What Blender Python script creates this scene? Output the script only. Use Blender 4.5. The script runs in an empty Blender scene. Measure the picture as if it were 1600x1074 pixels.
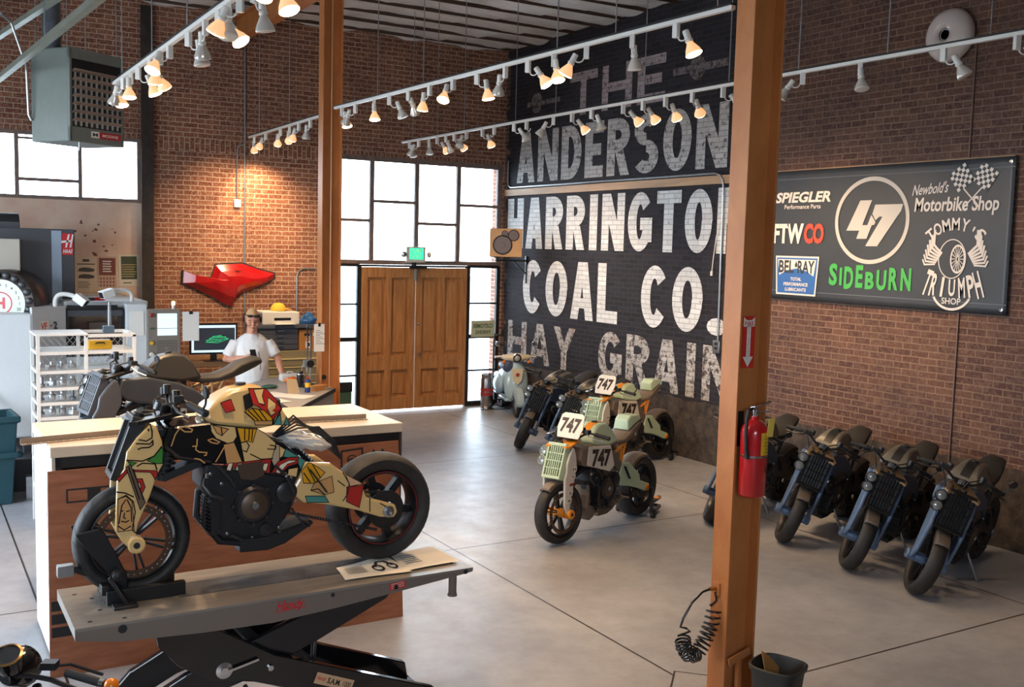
import bpy, bmesh, math, random
from math import sin, cos, pi, radians
from mathutils import Vector, Matrix

# ------------------------------------------------------------------ camera, sky, light, exposure
scn = bpy.context.scene
COL = scn.collection
CAM_H = 2.8
_y, _p, _r = radians(30.93), radians(5.347), radians(1.492)
_f = Vector((sin(_y) * cos(_p), cos(_y) * cos(_p), -sin(_p)))
_rt = Vector((cos(_y), -sin(_y), 0))
_up = _rt.cross(_f)
_r2 = _rt * cos(_r) + _up * sin(_r)
_u2 = _up * cos(_r) - _rt * sin(_r)
cam_data = bpy.data.cameras.new('camera')
cam = bpy.data.objects.new('camera', cam_data)
COL.objects.link(cam)
cam.matrix_world = Matrix(((_r2.x, _u2.x, -_f.x, 0), (_r2.y, _u2.y, -_f.y, 0), (_r2.z, _u2.z, -_f.z, CAM_H), (0, 0, 0, 1)))
cam_data.sensor_width = 36.0
cam_data.lens = 1603.0 * 36.0 / 1600.0
cam_data.clip_end = 300
scn.camera = cam

world = bpy.data.worlds.new('world')
scn.world = world
world.use_nodes = True
_bg = world.node_tree.nodes['Background']
_bg.inputs[0].default_value = (0.76, 0.88, 1.0, 1)
_bg.inputs[1].default_value = 9.5

def portal(name, loc, rot, sx, sy):
    d = bpy.data.lights.new(name, 'AREA')
    d.shape = 'RECTANGLE'; d.size = sx; d.size_y = sy
    d.cycles.is_portal = True
    o = bpy.data.objects.new(name, d)
    o.location = loc; o.rotation_euler = rot
    COL.objects.link(o)
# openings: the two back windows, their sidelights, the big bay door and an added fill-light opening behind the camera
portal('portal_back_window', (7.2, 15.95, 3.2), (-pi / 2, 0, 0), 3.9, 1.8)
portal('portal_side_window', (1.0, 15.95, 3.8), (-pi / 2, 0, 0), 4.4, 1.0)
portal('portal_bay_door', (-3.75, 9.25, 2.0), (0, -pi / 2, 0), 4.0, 6.5)
portal('portal_front_fill', (-1.3, -3.3, 3.5), (pi / 2, 0, 0), 3.4, 1.8)  # belongs to the opening added for fill light from behind

vs = scn.view_settings
scn.display_settings.display_device = 'sRGB'
vs.view_transform = 'Standard'
vs.look = 'None'
vs.exposure = 0.68
vs.gamma = 1.0
vs.use_curve_mapping = False
scn.cycles.max_bounces = 6
scn.cycles.diffuse_bounces = 4
scn.cycles.glossy_bounces = 3
scn.cycles.transmission_bounces = 4
scn.cycles.transparent_max_bounces = 8
scn.cycles.sample_clamp_indirect = 6.0
scn.cycles.caustics_reflective = False
scn.cycles.caustics_refractive = False
scn.cycles.use_denoising = True

# ------------------------------------------------------------------ helpers
rnd = random.Random(47)
XR, YB, ZC = 9.17, 15.69, 6.1          # right wall, back wall, ceiling

def C(h, a=1.0):
    h = h.lstrip('#')
    c = [int(h[i:i + 2], 16) / 255 for i in (0, 2, 4)]
    return tuple(x / 12.92 if x <= .04045 else ((x + .055) / 1.055) ** 2.4 for x in c) + (a,)

MATS = {}
def mat(name, col, rough=.5, metal=0.0, vary=0.0, vscale=8.0, bump=0.0, bscale=60.0, coat=0.0, emit=None, estr=0.0, stretch=None, spec=None, dark=None):
    """Principled material with optional noise variation of colour and bump."""
    if name in MATS: return MATS[name]
    m = bpy.data.materials.new(name); m.use_nodes = True
    nt = m.node_tree; N = nt.nodes; L = nt.links
    b = N['Principled BSDF']
    col = C(col) if isinstance(col, str) else col
    b.inputs['Base Color'].default_value = col
    b.inputs['Roughness'].default_value = rough
    b.inputs['Metallic'].default_value = metal
    if spec is not None: b.inputs['Specular IOR Level'].default_value = spec
    if coat:
        b.inputs['Coat Weight'].default_value = coat; b.inputs['Coat Roughness'].default_value = .06
    if emit:
        b.inputs['Emission Color'].default_value = C(emit) if isinstance(emit, str) else emit
        b.inputs['Emission Strength'].default_value = estr
    if vary or bump:
        tc = N.new('ShaderNodeTexCoord'); mp = N.new('ShaderNodeMapping')
        L.new(tc.outputs['Object'], mp.inputs['Vector'])
        if stretch: mp.inputs['Scale'].default_value = stretch
    if vary:
        no = N.new('ShaderNodeTexNoise'); no.inputs['Scale'].default_value = vscale; no.inputs['Detail'].default_value = 6
        no.inputs['Roughness'].default_value = .65
        L.new(mp.outputs[0], no.inputs['Vector'])
        mx = N.new('ShaderNodeMix'); mx.data_type = 'RGBA'
        rmp = N.new('ShaderNodeValToRGB'); rmp.color_ramp.elements[0].position = .35; rmp.color_ramp.elements[1].position = .68
        L.new(no.outputs['Fac'], rmp.inputs[0]); L.new(rmp.outputs[0], mx.inputs['Factor'])
        d = C(dark) if dark else tuple(max(0, c * (1 - vary)) for c in col[:3]) + (1,)
        mx.inputs['A'].default_value = d
        mx.inputs['B'].default_value = tuple(min(1, c * (1 + vary * .35)) for c in col[:3]) + (1,)
        L.new(mx.outputs['Result'], b.inputs['Base Color'])
    if bump:
        n2 = N.new('ShaderNodeTexNoise'); n2.inputs['Scale'].default_value = bscale; n2.inputs['Detail'].default_value = 4
        L.new(mp.outputs[0], n2.inputs['Vector'])
        bp = N.new('ShaderNodeBump'); bp.inputs['Strength'].default_value = bump; bp.inputs['Distance'].default_value = .01
        L.new(n2.outputs['Fac'], bp.inputs['Height']); L.new(bp.outputs[0], b.inputs['Normal'])
    MATS[name] = m
    return m

class MB:
    """Collects shapes into one mesh."""
    def __init__(s): s.v = []; s.f = []; s.mi = []; s.mats = []; s.cur = 0
    def use(s, m):
        if m not in s.mats: s.mats.append(m)
        s.cur = s.mats.index(m); return s
    def add(s, vs, fs):
        n = len(s.v); s.v += [tuple(p) for p in vs]
        for f in fs: s.f.append([n + i for i in f]); s.mi.append(s.cur)
        return s
    def box(s, c, d, R=None):
        x, y, z = d[0] / 2, d[1] / 2, d[2] / 2
        vs = [Vector((a * x, b * y, e * z)) for a in (-1, 1) for b in (-1, 1) for e in (-1, 1)]
        if R is not None: vs = [R @ v for v in vs]
        return s.add([v + Vector(c) for v in vs], [(0, 1, 3, 2), (4, 6, 7, 5), (0, 4, 5, 1), (2, 3, 7, 6), (0, 2, 6, 4), (1, 5, 7, 3)])
    def box2(s, a, b):
        return s.box([(a[i] + b[i]) / 2 for i in range(3)], [abs(b[i] - a[i]) for i in range(3)])
    def bar(s, p, q, w, h, up=(0, 0, 1)):
        p, q = Vector(p), Vector(q); d = (q - p); l = d.length; d.normalize()
        u = Vector(up)
        if abs(d.dot(u)) > .98: u = Vector((1, 0, 0)) if abs(d.x) < .9 else Vector((0, 1, 0))
        sd = d.cross(u).normalized(); u = sd.cross(d)
        R = Matrix((sd, d, u)).transposed()
        return s.box((p + q) / 2, (w, l, h), R)
    def tube(s, pts, r, n=10, cap=True):
        pts = [Vector(p) for p in pts]; rs = r if isinstance(r, (list, tuple)) else [r] * len(pts)
        t0 = (pts[1] - pts[0]).normalized(); u = t0.orthogonal().normalized(); vs = []
        for i, p in enumerate(pts):
            a = pts[max(0, i - 1)]; b = pts[min(len(pts) - 1, i + 1)]; t = (b - a).normalized()
            u = (u - t * u.dot(t)); u = u.normalized() if u.length > 1e-6 else t.orthogonal().normalized()
            w = t.cross(u)
            vs += [p + (u * cos(2 * pi * k / n) + w * sin(2 * pi * k / n)) * rs[i] for k in range(n)]
        fs = [(i * n + k, i * n + (k + 1) % n, (i + 1) * n + (k + 1) % n, (i + 1) * n + k) for i in range(len(pts) - 1) for k in range(n)]
        if cap: fs += [tuple(range(n - 1, -1, -1)), tuple((len(pts) - 1) * n + k for k in range(n))]
        return s.add(vs, fs)
    def lathe(s, prof, n=24, c=(0, 0, 0), axis=(0, 0, 1), closed=False):
        """prof: (radius, height) pairs along axis through c."""
        ax = Vector(axis).normalized(); u = ax.orthogonal().normalized(); w = ax.cross(u); c = Vector(c); vs = []
        for r, h in prof: vs += [c + ax * h + (u * cos(2 * pi * k / n) + w * sin(2 * pi * k / n)) * r for k in range(n)]
        m = len(prof); fs = []
        for i in range(m if closed else m - 1):
            j = (i + 1) % m
            fs += [(i * n + k, i * n + (k + 1) % n, j * n + (k + 1) % n, j * n + k) for k in range(n)]
        if not closed:
            if prof[0][0] > 1e-5: fs.append(tuple(range(n - 1, -1, -1)))
            if prof[-1][0] > 1e-5: fs.append(tuple((m - 1) * n + k for k in range(n)))
        return s.add(vs, fs)
    def prism(s, poly, a, b, fn):
        """polygon (p, q) extruded from a to b; fn(p, q, c) gives the point."""
        n = len(poly)
        return s.add([fn(p, q, a) for p, q in poly] + [fn(p, q, b) for p, q in poly],
                     [tuple(range(n)), tuple(range(2 * n - 1, n - 1, -1))] + [(i, (i + 1) % n, n + (i + 1) % n, n + i) for i in range(n)])
    def face(s, poly, fn):
        return s.add([fn(p, q) for p, q in poly], [tuple(range(len(poly)))])
    def ball(s, c, r, n=16, m=10, sc=(1, 1, 1)):
        c = Vector(c); vs = []
        for i in range(1, m):
            t = pi * i / m
            vs += [c + Vector((sc[0] * r * sin(t) * cos(2 * pi * k / n), sc[1] * r * sin(t) * sin(2 * pi * k / n), sc[2] * r * cos(t))) for k in range(n)]
        top = len(vs); vs += [c + Vector((0, 0, r * sc[2])), c - Vector((0, 0, r * sc[2]))]
        fs = [(i * n + k, (i + 1) * n + k, (i + 1) * n + (k + 1) % n, i * n + (k + 1) % n) for i in range(m - 2) for k in range(n)]
        fs += [(top, k, (k + 1) % n) for k in range(n)] + [(top + 1, (m - 2) * n + (k + 1) % n, (m - 2) * n + k) for k in range(n)]
        return s.add(vs, fs)
    def build(s, name, m=None, parent=None, smooth=35, bevel=0.0, seg=2, subsurf=0):
        me = bpy.data.meshes.new(name)
        me.from_pydata(s.v, [], s.f)
        mats = s.mats if s.mats else [m]
        for x in mats: me.materials.append(x)
        if s.mats: me.polygons.foreach_set('material_index', s.mi)
        bm = bmesh.new(); bm.from_mesh(me)
        bmesh.ops.recalc_face_normals(bm, faces=bm.faces)
        bm.to_mesh(me); bm.free()
        if smooth:
            me.shade_smooth(); me.set_sharp_from_angle(angle=radians(smooth))
        o = bpy.data.objects.new(name, me)
        COL.objects.link(o)
        if parent is not None: o.parent = parent
        if bevel:
            md = o.modifiers.new('edge', 'BEVEL'); md.width = bevel; md.segments = seg; md.limit_method = 'ANGLE'; md.angle_limit = radians(40)
        if subsurf:
            md = o.modifiers.new('soft', 'SUBSURF'); md.levels = subsurf; md.render_levels = subsurf
        return o

def tag(o, label=None, cat=None, group=None, kind=None):
    if label: o['label'] = label
    if cat: o['category'] = cat
    if group: o['group'] = group
    if kind: o['kind'] = kind
    return o

def thing(name, label, cat, loc=(0, 0, 0), rz=0.0, group=None):
    o = bpy.data.objects.new(name, None)
    o.empty_display_size = .1
    COL.objects.link(o); o.location = loc; o.rotation_euler = (0, 0, rz)
    return tag(o, label, cat, group)

def kids(o):
    return KIDS.get(o.name, [])
KIDS = {}
def copy_tree(o, parent=None):
    c = o.copy(); COL.objects.link(c)
    if parent is not None: c.parent = parent
    for ch in list(o.children):
        copy_tree(ch, c)
    return c

def text2d(s, h=None, w=None, bold=0.0, shear=0.0, space=1.0, align='C'):
    """The default font as flat vertices and faces, scaled to height h and width w."""
    cu = bpy.data.curves.new('lettering', 'FONT')
    cu.body = s; cu.offset = bold; cu.shear = shear; cu.space_character = space; cu.resolution_u = 3
    o = bpy.data.objects.new('lettering', cu)
    me = o.to_mesh()
    vs = [(v.co.x, v.co.y) for v in me.vertices]; fs = [tuple(p.vertices) for p in me.polygons]
    o.to_mesh_clear(); bpy.data.objects.remove(o); bpy.data.curves.remove(cu)
    x0, x1 = min(v[0] for v in vs), max(v[0] for v in vs); y0, y1 = min(v[1] for v in vs), max(v[1] for v in vs)
    sy = h / (y1 - y0) if h else None
    sx = w / (x1 - x0) if w else sy
    if sy is None: sy = sx
    ox = {'C': (x0 + x1) / 2, 'L': x0, 'R': x1}[align]
    return [((x - ox) * sx, (y - (y0 + y1) / 2) * sy) for x, y in vs], fs

def put_text(mb, s, fn, h=None, w=None, **k):
    vs, fs = text2d(s, h, w, **k)
    mb.add([fn(x, y) for x, y in vs], fs)
    return mb

def plane_fn(o, u, v, n=None, off=0.0):
    o = Vector(o); u = Vector(u).normalized(); v = Vector(v).normalized()
    nn = (Vector(n).normalized() if n is not None else u.cross(v)) * off
    return lambda a, b, c=0.0: o + u * a + v * b + nn + (u.cross(v) * c)

def arc(cx, cy, r, a0, a1, n=12, ry=None):
    ry = r if ry is None else ry
    return [(cx + r * cos(radians(a0 + (a1 - a0) * i / n)), cy + ry * sin(radians(a0 + (a1 - a0) * i / n))) for i in range(n + 1)]

def ring_strip(mb, outer, inner, fn):
    n = len(outer)
    mb.add([fn(*p) for p in outer] + [fn(*p) for p in inner], [(i, i + 1, n + i + 1, n + i) for i in range(n - 1)])

def stroke(pts, t, closed=False):
    """2-D polyline as a list of quads of width t with mitred joints."""
    P = [Vector((p[0], p[1])) for p in pts]; n = len(P); L = []; R = []
    for i in range(n):
        a = P[i - 1] if (i > 0 or closed) else None; b = P[(i + 1) % n] if (i < n - 1 or closed) else None
        d1 = (P[i] - a).normalized() if a is not None else None; d2 = (b - P[i]).normalized() if b is not None else None
        if d1 is None: d1 = d2
        if d2 is None: d2 = d1
        n1 = Vector((-d1.y, d1.x)); n2 = Vector((-d2.y, d2.x)); m = (n1 + n2)
        m = m.normalized() if m.length > 1e-4 else n1
        k = t / 2 / max(.35, m.dot(n1))
        L.append(P[i] + m * k); R.append(P[i] - m * k)
    q = []
    for i in range(n if closed else n - 1):
        j = (i + 1) % n
        q.append([tuple(L[i]), tuple(L[j]), tuple(R[j]), tuple(R[i])])
    return q

def stroke3(mb, pts, t, fn, closed=False):
    for q in stroke(pts, t, closed): mb.face(q, fn)
    return mb
# ------------------------------------------------------------------ setting: materials
def nodes(m):
    m.use_nodes = True
    nt = m.node_tree
    return nt, nt.nodes, nt.links, nt.nodes['Principled BSDF']

def math_node(N, L, op, a, b=None, c=None):
    n = N.new('ShaderNodeMath'); n.operation = op
    for i, x in enumerate((a, b, c)):
        if x is None: continue
        if isinstance(x, (int, float)): n.inputs[i].default_value = x
        else: L.new(x, n.inputs[i])
    return n.outputs[0]

def mixc(N, L, fac, a, b):
    n = N.new('ShaderNodeMix'); n.data_type = 'RGBA'
    for k, x in (('Factor', fac), ('A', a), ('B', b)):
        if isinstance(x, (int, float, tuple)): n.inputs[k].default_value = x
        else: L.new(x, n.inputs[k])
    return n.outputs['Result']

def noise(N, L, vec, scale, detail=5, rough=.6):
    n = N.new('ShaderNodeTexNoise'); n.inputs['Scale'].default_value = scale; n.inputs['Detail'].default_value = detail
    n.inputs['Roughness'].default_value = rough
    L.new(vec, n.inputs['Vector']); return n.outputs['Fac']

def ramp(N, L, fac, p0, p1, c0=(0, 0, 0, 1), c1=(1, 1, 1, 1)):
    r = N.new('ShaderNodeValToRGB'); e = r.color_ramp.elements
    e[0].position, e[1].position, e[0].color, e[1].color = p0, p1, c0, c1
    L.new(fac, r.inputs[0]); return r.outputs[0]

def brick_mat(name, along, c1, c2, c3, mortar, paint=None, dado=None, soldier=False, mort_paint=None):
    """Bricks laid in the plane of the wall; along = 'X' or 'Y'. paint: (y0, y1, colour) black painted field, dado: (z, colour)."""
    m = bpy.data.materials.new(name); nt, N, L, b = nodes(m)
    g = N.new('ShaderNodeNewGeometry'); sp = N.new('ShaderNodeSeparateXYZ'); L.new(g.outputs['Position'], sp.inputs[0])
    pos = g.outputs['Position']
    u, z = sp.outputs['XY'.index(along)], sp.outputs['Z']
    wob = math_node(N, L, 'MULTIPLY', math_node(N, L, 'SUBTRACT', noise(N, L, pos, 3.0, 3), .5), .014)
    zz = math_node(N, L, 'ADD', z, wob)
    cv = N.new('ShaderNodeCombineXYZ'); L.new(u, cv.inputs[0]); L.new(zz, cv.inputs[1])
    def bt(vec, w, h):
        t = N.new('ShaderNodeTexBrick'); L.new(vec, t.inputs['Vector'])
        t.offset = .5; t.squash = 1.0
        t.inputs['Color1'].default_value = (0, 0, 0, 1); t.inputs['Color2'].default_value = (1, 1, 1, 1); t.inputs['Mortar'].default_value = (.5, .5, .5, 1)
        t.inputs['Scale'].default_value = 1; t.inputs['Mortar Size'].default_value = .0065; t.inputs['Mortar Smooth'].default_value = .25
        t.inputs['Brick Width'].default_value = w; t.inputs['Row Height'].default_value = h; t.inputs['Bias'].default_value = 0
        return t.outputs['Color'], t.outputs['Fac']
    rc, rf = bt(cv.outputs[0], .215, .0705)
    if soldier:
        cs = N.new('ShaderNodeCombineXYZ'); L.new(math_node(N, L, 'ADD', z, .011), cs.inputs[0]); L.new(u, cs.inputs[1])
        sc_, sf = bt(cs.outputs[0], .2115, .075)
        band = math_node(N, L, 'MULTIPLY', math_node(N, L, 'GREATER_THAN', z, 4.09), math_node(N, L, 'LESS_THAN', z, 4.29))
        rc = mixc(N, L, band, rc, sc_); rf = math_node(N, L, 'ADD', math_node(N, L, 'MULTIPLY', rf, math_node(N, L, 'SUBTRACT', 1, band)), math_node(N, L, 'MULTIPLY', sf, band))
    n1 = ramp(N, L, noise(N, L, pos, 1.3, 6, .7), .38, .66)
    n2 = noise(N, L, pos, 26, 4, .7)
    base = mixc(N, L, rc, C(c1), C(c2))
    base = mixc(N, L, math_node(N, L, 'MULTIPLY', n1, .6), base, C(c3))
    base = mixc(N, L, math_node(N, L, 'MULTIPLY', ramp(N, L, n2, .45, .75), .6), base, C(mortar))
    mc = mixc(N, L, n1, C(mortar), tuple(x * .6 for x in C(mortar)[:3]) + (1,))
    if paint:
        y0, y1, pc = paint
        e = math_node(N, L, 'MULTIPLY', math_node(N, L, 'SUBTRACT', noise(N, L, pos, 5, 5), .5), .5)
        ue = math_node(N, L, 'ADD', u, e)
        pm = math_node(N, L, 'MULTIPLY', math_node(N, L, 'GREATER_THAN', ue, y0), math_node(N, L, 'LESS_THAN', ue, y1))
        wear = ramp(N, L, noise(N, L, pos, 9, 8, .75), .30, .42)
        pk = math_node(N, L, 'MULTIPLY', pm, math_node(N, L, 'ADD', math_node(N, L, 'MULTIPLY', wear, .25), .75))
        pcol = mixc(N, L, rc, C(pc), tuple(x * 1.7 for x in C(pc)[:3]) + (1,))
        base = mixc(N, L, pk, base, pcol)
        mc = mixc(N, L, math_node(N, L, 'MULTIPLY', pm, .9), mc, C(mort_paint))
    col = mixc(N, L, rf, base, mc)
    rough = .85
    if dado:
        dz, dc, dc2 = dado
        e2 = math_node(N, L, 'MULTIPLY', math_node(N, L, 'SUBTRACT', noise(N, L, pos, 2.5, 4), .5), .12)
        dm = math_node(N, L, 'LESS_THAN', math_node(N, L, 'ADD', z, e2), dz)
        dcol = mixc(N, L, ramp(N, L, noise(N, L, pos, 7, 8, .75), .35, .7), C(dc), C(dc2))
        col = mixc(N, L, dm, col, dcol)
        rf = math_node(N, L, 'MULTIPLY', rf, math_node(N, L, 'SUBTRACT', 1, dm))
    L.new(col, b.inputs['Base Color']); b.inputs['Roughness'].default_value = rough
    b.inputs['Specular IOR Level'].default_value = .3
    hgt = math_node(N, L, 'ADD', math_node(N, L, 'MULTIPLY', math_node(N, L, 'SUBTRACT', 1, rf), 1.0), math_node(N, L, 'MULTIPLY', n2, .35))
    bp = N.new('ShaderNodeBump'); bp.inputs['Strength'].default_value = .75; bp.inputs['Distance'].default_value = .012
    L.new(hgt, bp.inputs['Height']); L.new(bp.outputs[0], b.inputs['Normal'])
    return m

M_BACK = brick_mat('red_brick', 'X', '#6e3b2c', '#8e5a43', '#5c3528', '#c2a994', soldier=True)
M_RIGHT = brick_mat('dark_brick', 'Y', '#4b322d', '#66483d', '#443638', '#887060', paint=(9.45, 15.6, '#201f25'), dado=(.80, '#2e2a29', '#5d5148'), mort_paint='#2b292e')
M_PLAIN = mat('limewash', '#8f857c', .9, vary=.25, vscale=2)

def letter_mat(name, c, wear, stain=0.0):
    """Old sign paint on brick: brick joints and worn spots show through."""
    m = bpy.data.materials.new(name); nt, N, L, b = nodes(m)
    g = N.new('ShaderNodeNewGeometry'); sp = N.new('ShaderNodeSeparateXYZ'); L.new(g.outputs['Position'], sp.inputs[0]); pos = g.outputs['Position']
    wob = math_node(N, L, 'MULTIPLY', math_node(N, L, 'SUBTRACT', noise(N, L, pos, 3.0, 3), .5), .014)
    cv = N.new('ShaderNodeCombineXYZ'); L.new(sp.outputs['Y'], cv.inputs[0]); L.new(math_node(N, L, 'ADD', sp.outputs['Z'], wob), cv.inputs[1])
    t = N.new('ShaderNodeTexBrick'); L.new(cv.outputs[0], t.inputs['Vector']); t.offset = .5
    for k, v in (('Scale', 1), ('Mortar Size', .0065), ('Mortar Smooth', .25), ('Brick Width', .215), ('Row Height', .0705), ('Bias', 0)): t.inputs[k].default_value = v
    t.inputs['Color1'].default_value = C(c); t.inputs['Color2'].default_value = tuple(x * .8 for x in C(c)[:3]) + (1,)
    t.inputs['Mortar'].default_value = tuple(x * .55 for x in C(c)[:3]) + (1,)
    w = ramp(N, L, noise(N, L, pos, 11, 9, .8), .5 - wear, .56 - wear)
    col = mixc(N, L, w, C('#3a2f2e'), t.outputs['Color'])
    if stain:
        s = ramp(N, L, noise(N, L, pos, 2.2, 7, .75), .56, .66)
        col = mixc(N, L, math_node(N, L, 'MULTIPLY', s, stain), col, C('#7a3a22'))
    L.new(col, b.inputs['Base Color']); b.inputs['Roughness'].default_value = .8
    bp = N.new('ShaderNodeBump'); bp.inputs['Strength'].default_value = .6; bp.inputs['Distance'].default_value = .012
    L.new(math_node(N, L, 'SUBTRACT', 1, t.outputs['Fac']), bp.inputs['Height']); L.new(bp.outputs[0], b.inputs['Normal'])
    return m

def floor_mat():
    m = bpy.data.materials.new('polished_concrete'); nt, N, L, b = nodes(m)
    g = N.new('ShaderNodeNewGeometry'); pos = g.outputs['Position']; sp = N.new('ShaderNodeSeparateXYZ'); L.new(pos, sp.inputs[0])
    X, Y = sp.outputs['X'], sp.outputs['Y']
    def joint(c, o, s):
        d = math_node(N, L, 'PINGPONG', math_node(N, L, 'SUBTRACT', c, o), s / 2)
        return math_node(N, L, 'LESS_THAN', d, .008)
    j = math_node(N, L, 'MAXIMUM', joint(X, 4.35, 3.5), joint(Y, 4.69, 3.525))
    dsum = math_node(N, L, 'ADD', math_node(N, L, 'ABSOLUTE', math_node(N, L, 'SUBTRACT', X, 4.40)), math_node(N, L, 'ABSOLUTE', math_node(N, L, 'SUBTRACT', Y, 4.69)))
    inside = math_node(N, L, 'LESS_THAN', dsum, .42)
    j = math_node(N, L, 'MULTIPLY', j, math_node(N, L, 'SUBTRACT', 1, inside))
    j = math_node(N, L, 'MAXIMUM', j, math_node(N, L, 'LESS_THAN', math_node(N, L, 'ABSOLUTE', math_node(N, L, 'SUBTRACT', dsum, .42)), .009))
    n1 = noise(N, L, pos, .9, 7, .62); n2 = noise(N, L, pos, 5, 8, .7); n3 = noise(N, L, pos, 60, 3)
    col = mixc(N, L, ramp(N, L, n1, .36, .66), C('#8b8c92'), C('#a1a2a8'))
    col = mixc(N, L, math_node(N, L, 'MULTIPLY', ramp(N, L, n2, .42, .72), .35), col, C('#737378'))
    col = mixc(N, L, math_node(N, L, 'MULTIPLY', ramp(N, L, n3, .6, .8), .15), col, C('#5e5850'))
    col = mixc(N, L, math_node(N, L, 'MULTIPLY', ramp(N, L, noise(N, L, pos, 2.1, 9, .78), .66, .74), .5), col, C('#5c564f'))
    col = mixc(N, L, j, col, C('#2b241f'))
    L.new(col, b.inputs['Base Color'])
    L.new(math_node(N, L, 'ADD', math_node(N, L, 'MULTIPLY', n2, .3), .26), b.inputs['Roughness'])
    b.inputs['Specular IOR Level'].default_value = .5
    bp = N.new('ShaderNodeBump'); bp.inputs['Strength'].default_value = .08; bp.inputs['Distance'].default_value = .01
    L.new(n2, bp.inputs['Height']); L.new(bp.outputs[0], b.inputs['Normal'])
    return m

def ceiling_mat():
    m = bpy.data.materials.new('foil_insulation'); nt, N, L, b = nodes(m)
    g = N.new('ShaderNodeNewGeometry'); pos = g.outputs['Position']
    mp = N.new('ShaderNodeMapping'); mp.inputs['Scale'].default_value = (.5, 2.0, 1); L.new(pos, mp.inputs['Vector'])
    n1 = noise(N, L, mp.outputs[0], 2.2, 8, .7); n2 = noise(N, L, mp.outputs[0], .55, 4, .6)
    col = mixc(N, L, ramp(N, L, n1, .35, .7), C('#d0cdcb'), C('#f6f4f2'))
    col = mixc(N, L, ramp(N, L, n2, .66, .69), col, C('#6b3527'))
    L.new(col, b.inputs['Base Color']); b.inputs['Roughness'].default_value = .42; b.inputs['Metallic'].default_value = .0
    bp = N.new('ShaderNodeBump'); bp.inputs['Strength'].default_value = .7; bp.inputs['Distance'].default_value = .05
    L.new(n1, bp.inputs['Height']); L.new(bp.outputs[0], b.inputs['Normal'])
    return m

def glass_mat():
    m = bpy.data.materials.new('window_glass'); m.use_nodes = True; nt = m.node_tree; N = nt.nodes; L = nt.links
    N.clear(); o = N.new('ShaderNodeOutputMaterial'); t = N.new('ShaderNodeBsdfTransparent'); gl = N.new('ShaderNodeBsdfGlossy')
    t.inputs[0].default_value = (.95, .98, 1, 1); gl.inputs['Roughness'].default_value = .03
    fr = N.new('ShaderNodeFresnel'); fr.inputs[0].default_value = 1.45; mx = N.new('ShaderNodeMixShader')
    L.new(fr.outputs[0], mx.inputs[0]); L.new(t.outputs[0], mx.inputs[1]); L.new(gl.outputs[0], mx.inputs[2]); L.new(mx.outputs[0], o.inputs[0])
    return m

M_FLOOR, M_CEIL, M_GLASS = floor_mat(), ceiling_mat(), glass_mat()
M_ORANGE = mat('orange_primer', '#c07c45', .45, vary=.2, vscale=4, bump=.12, bscale=30, stretch=(1, 1, .6), dark='#b06c3a')
M_STEELDK = mat('dark_steel', '#2c2b2c', .5, .4, vary=.3, vscale=6)
M_WINFRAME = mat('frame_paint_glare', '#85695a', .55, vary=.3, vscale=10, dark='#66605f')  # frame paint lightened in colour to stand for window glare
M_BLACK = mat('black_paint', '#1a1a1d', .36)
M_BLACKG = mat('gloss_black', '#0e0e11', .12, coat=.6)
M_BLACKM = mat('matte_black', '#1c1c20', .6)
M_RUBBER = mat('tyre_rubber', '#2d2b2b', .6, vary=.3, vscale=14, dark='#1f1d1d')
M_WHITE = mat('white_paint', '#dcdad6', .4)
M_CHROME = mat('chrome', '#d8d8da', .12, 1.0)
M_ALU = mat('aluminium', '#a9abad', .3, .9, vary=.2, vscale=12)
M_GREY = mat('grey_paint', '#7d8082', .45)
M_DOORWOOD = mat('door_wood', '#b98350', .42, vary=.22, vscale=3, stretch=(7, 7, .7), bump=.12, bscale=20, dark='#9a6638')
M_PLY = mat('plywood', '#a4694a', .6, vary=.22, vscale=3, stretch=(1, 1, 6), dark='#8c5539')
M_PAPER = mat('paper', '#e6e2da', .8)

# ------------------------------------------------------------------ setting: shell
def struct(o, label=None, cat=None):
    tag(o, label, cat, kind='structure'); return o

mb = MB(); mb.box2((-3.75, -3.35, -.2), (9.5, 16.0, 0)); struct(mb.build('floor', M_FLOOR, smooth=0), 'smooth concrete floor with straight cut joints', 'floor')
mb = MB(); mb.box2((-60, -60, -.35), (80, 90, -.21)); struct(mb.build('ground', mat('pavement', '#a9aaa8', .9, vary=.2, vscale=.6), smooth=0), 'pale pavement outside the windows', 'ground')

# ceiling: draped foil insulation sagging between battens that run across the room
bpitch = .62
nx, ny = 70, 240
x0, x1, y0, y1 = -3.75, 9.5, -3.35, 16.0
vs_, fs_ = [], []
for j in range(ny + 1):
    for i in range(nx + 1):
        x = x0 + (x1 - x0) * i / nx; y = y0 + (y1 - y0) * j / ny
        t = (y / bpitch) % 1.0
        sag = .055 * sin(pi * t) ** .8 * (.6 + .5 * sin(x * 1.1 + 3.1 * math.floor(y / bpitch)) ** 2) + .03 * sin(x * 5 + y * 3) * sin(pi * t) + .02 * sin(11 * x + 7 * y) * sin(pi * t)
        vs_.append((x, y, 6.20 - sag))
for j in range(ny):
    for i in range(nx):
        a = j * (nx + 1) + i; fs_.append((a, a + 1, a + nx + 2, a + nx + 1))
mb = MB(); mb.add(vs_, fs_); ceil = struct(mb.build('ceiling', M_CEIL, smooth=60), 'ceiling of wrinkled silver insulation between battens', 'ceiling')
mb = MB(); mb.box2((x0, y0, 6.32), (x1, y1, 6.4)); mb.build('roof_deck', M_PLAIN, ceil)
mb = MB()
k = math.floor(y0 / bpitch)
while k * bpitch < y1:
    if k * bpitch > y0: mb.box2((x0, k * bpitch - .007, 6.145), (x1, k * bpitch + .007, 6.215))
    k += 1
tag(mb.build('batten', mat('old_batten', '#4c3a30', .8), ceil), 'thin dark wooden battens')

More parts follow.
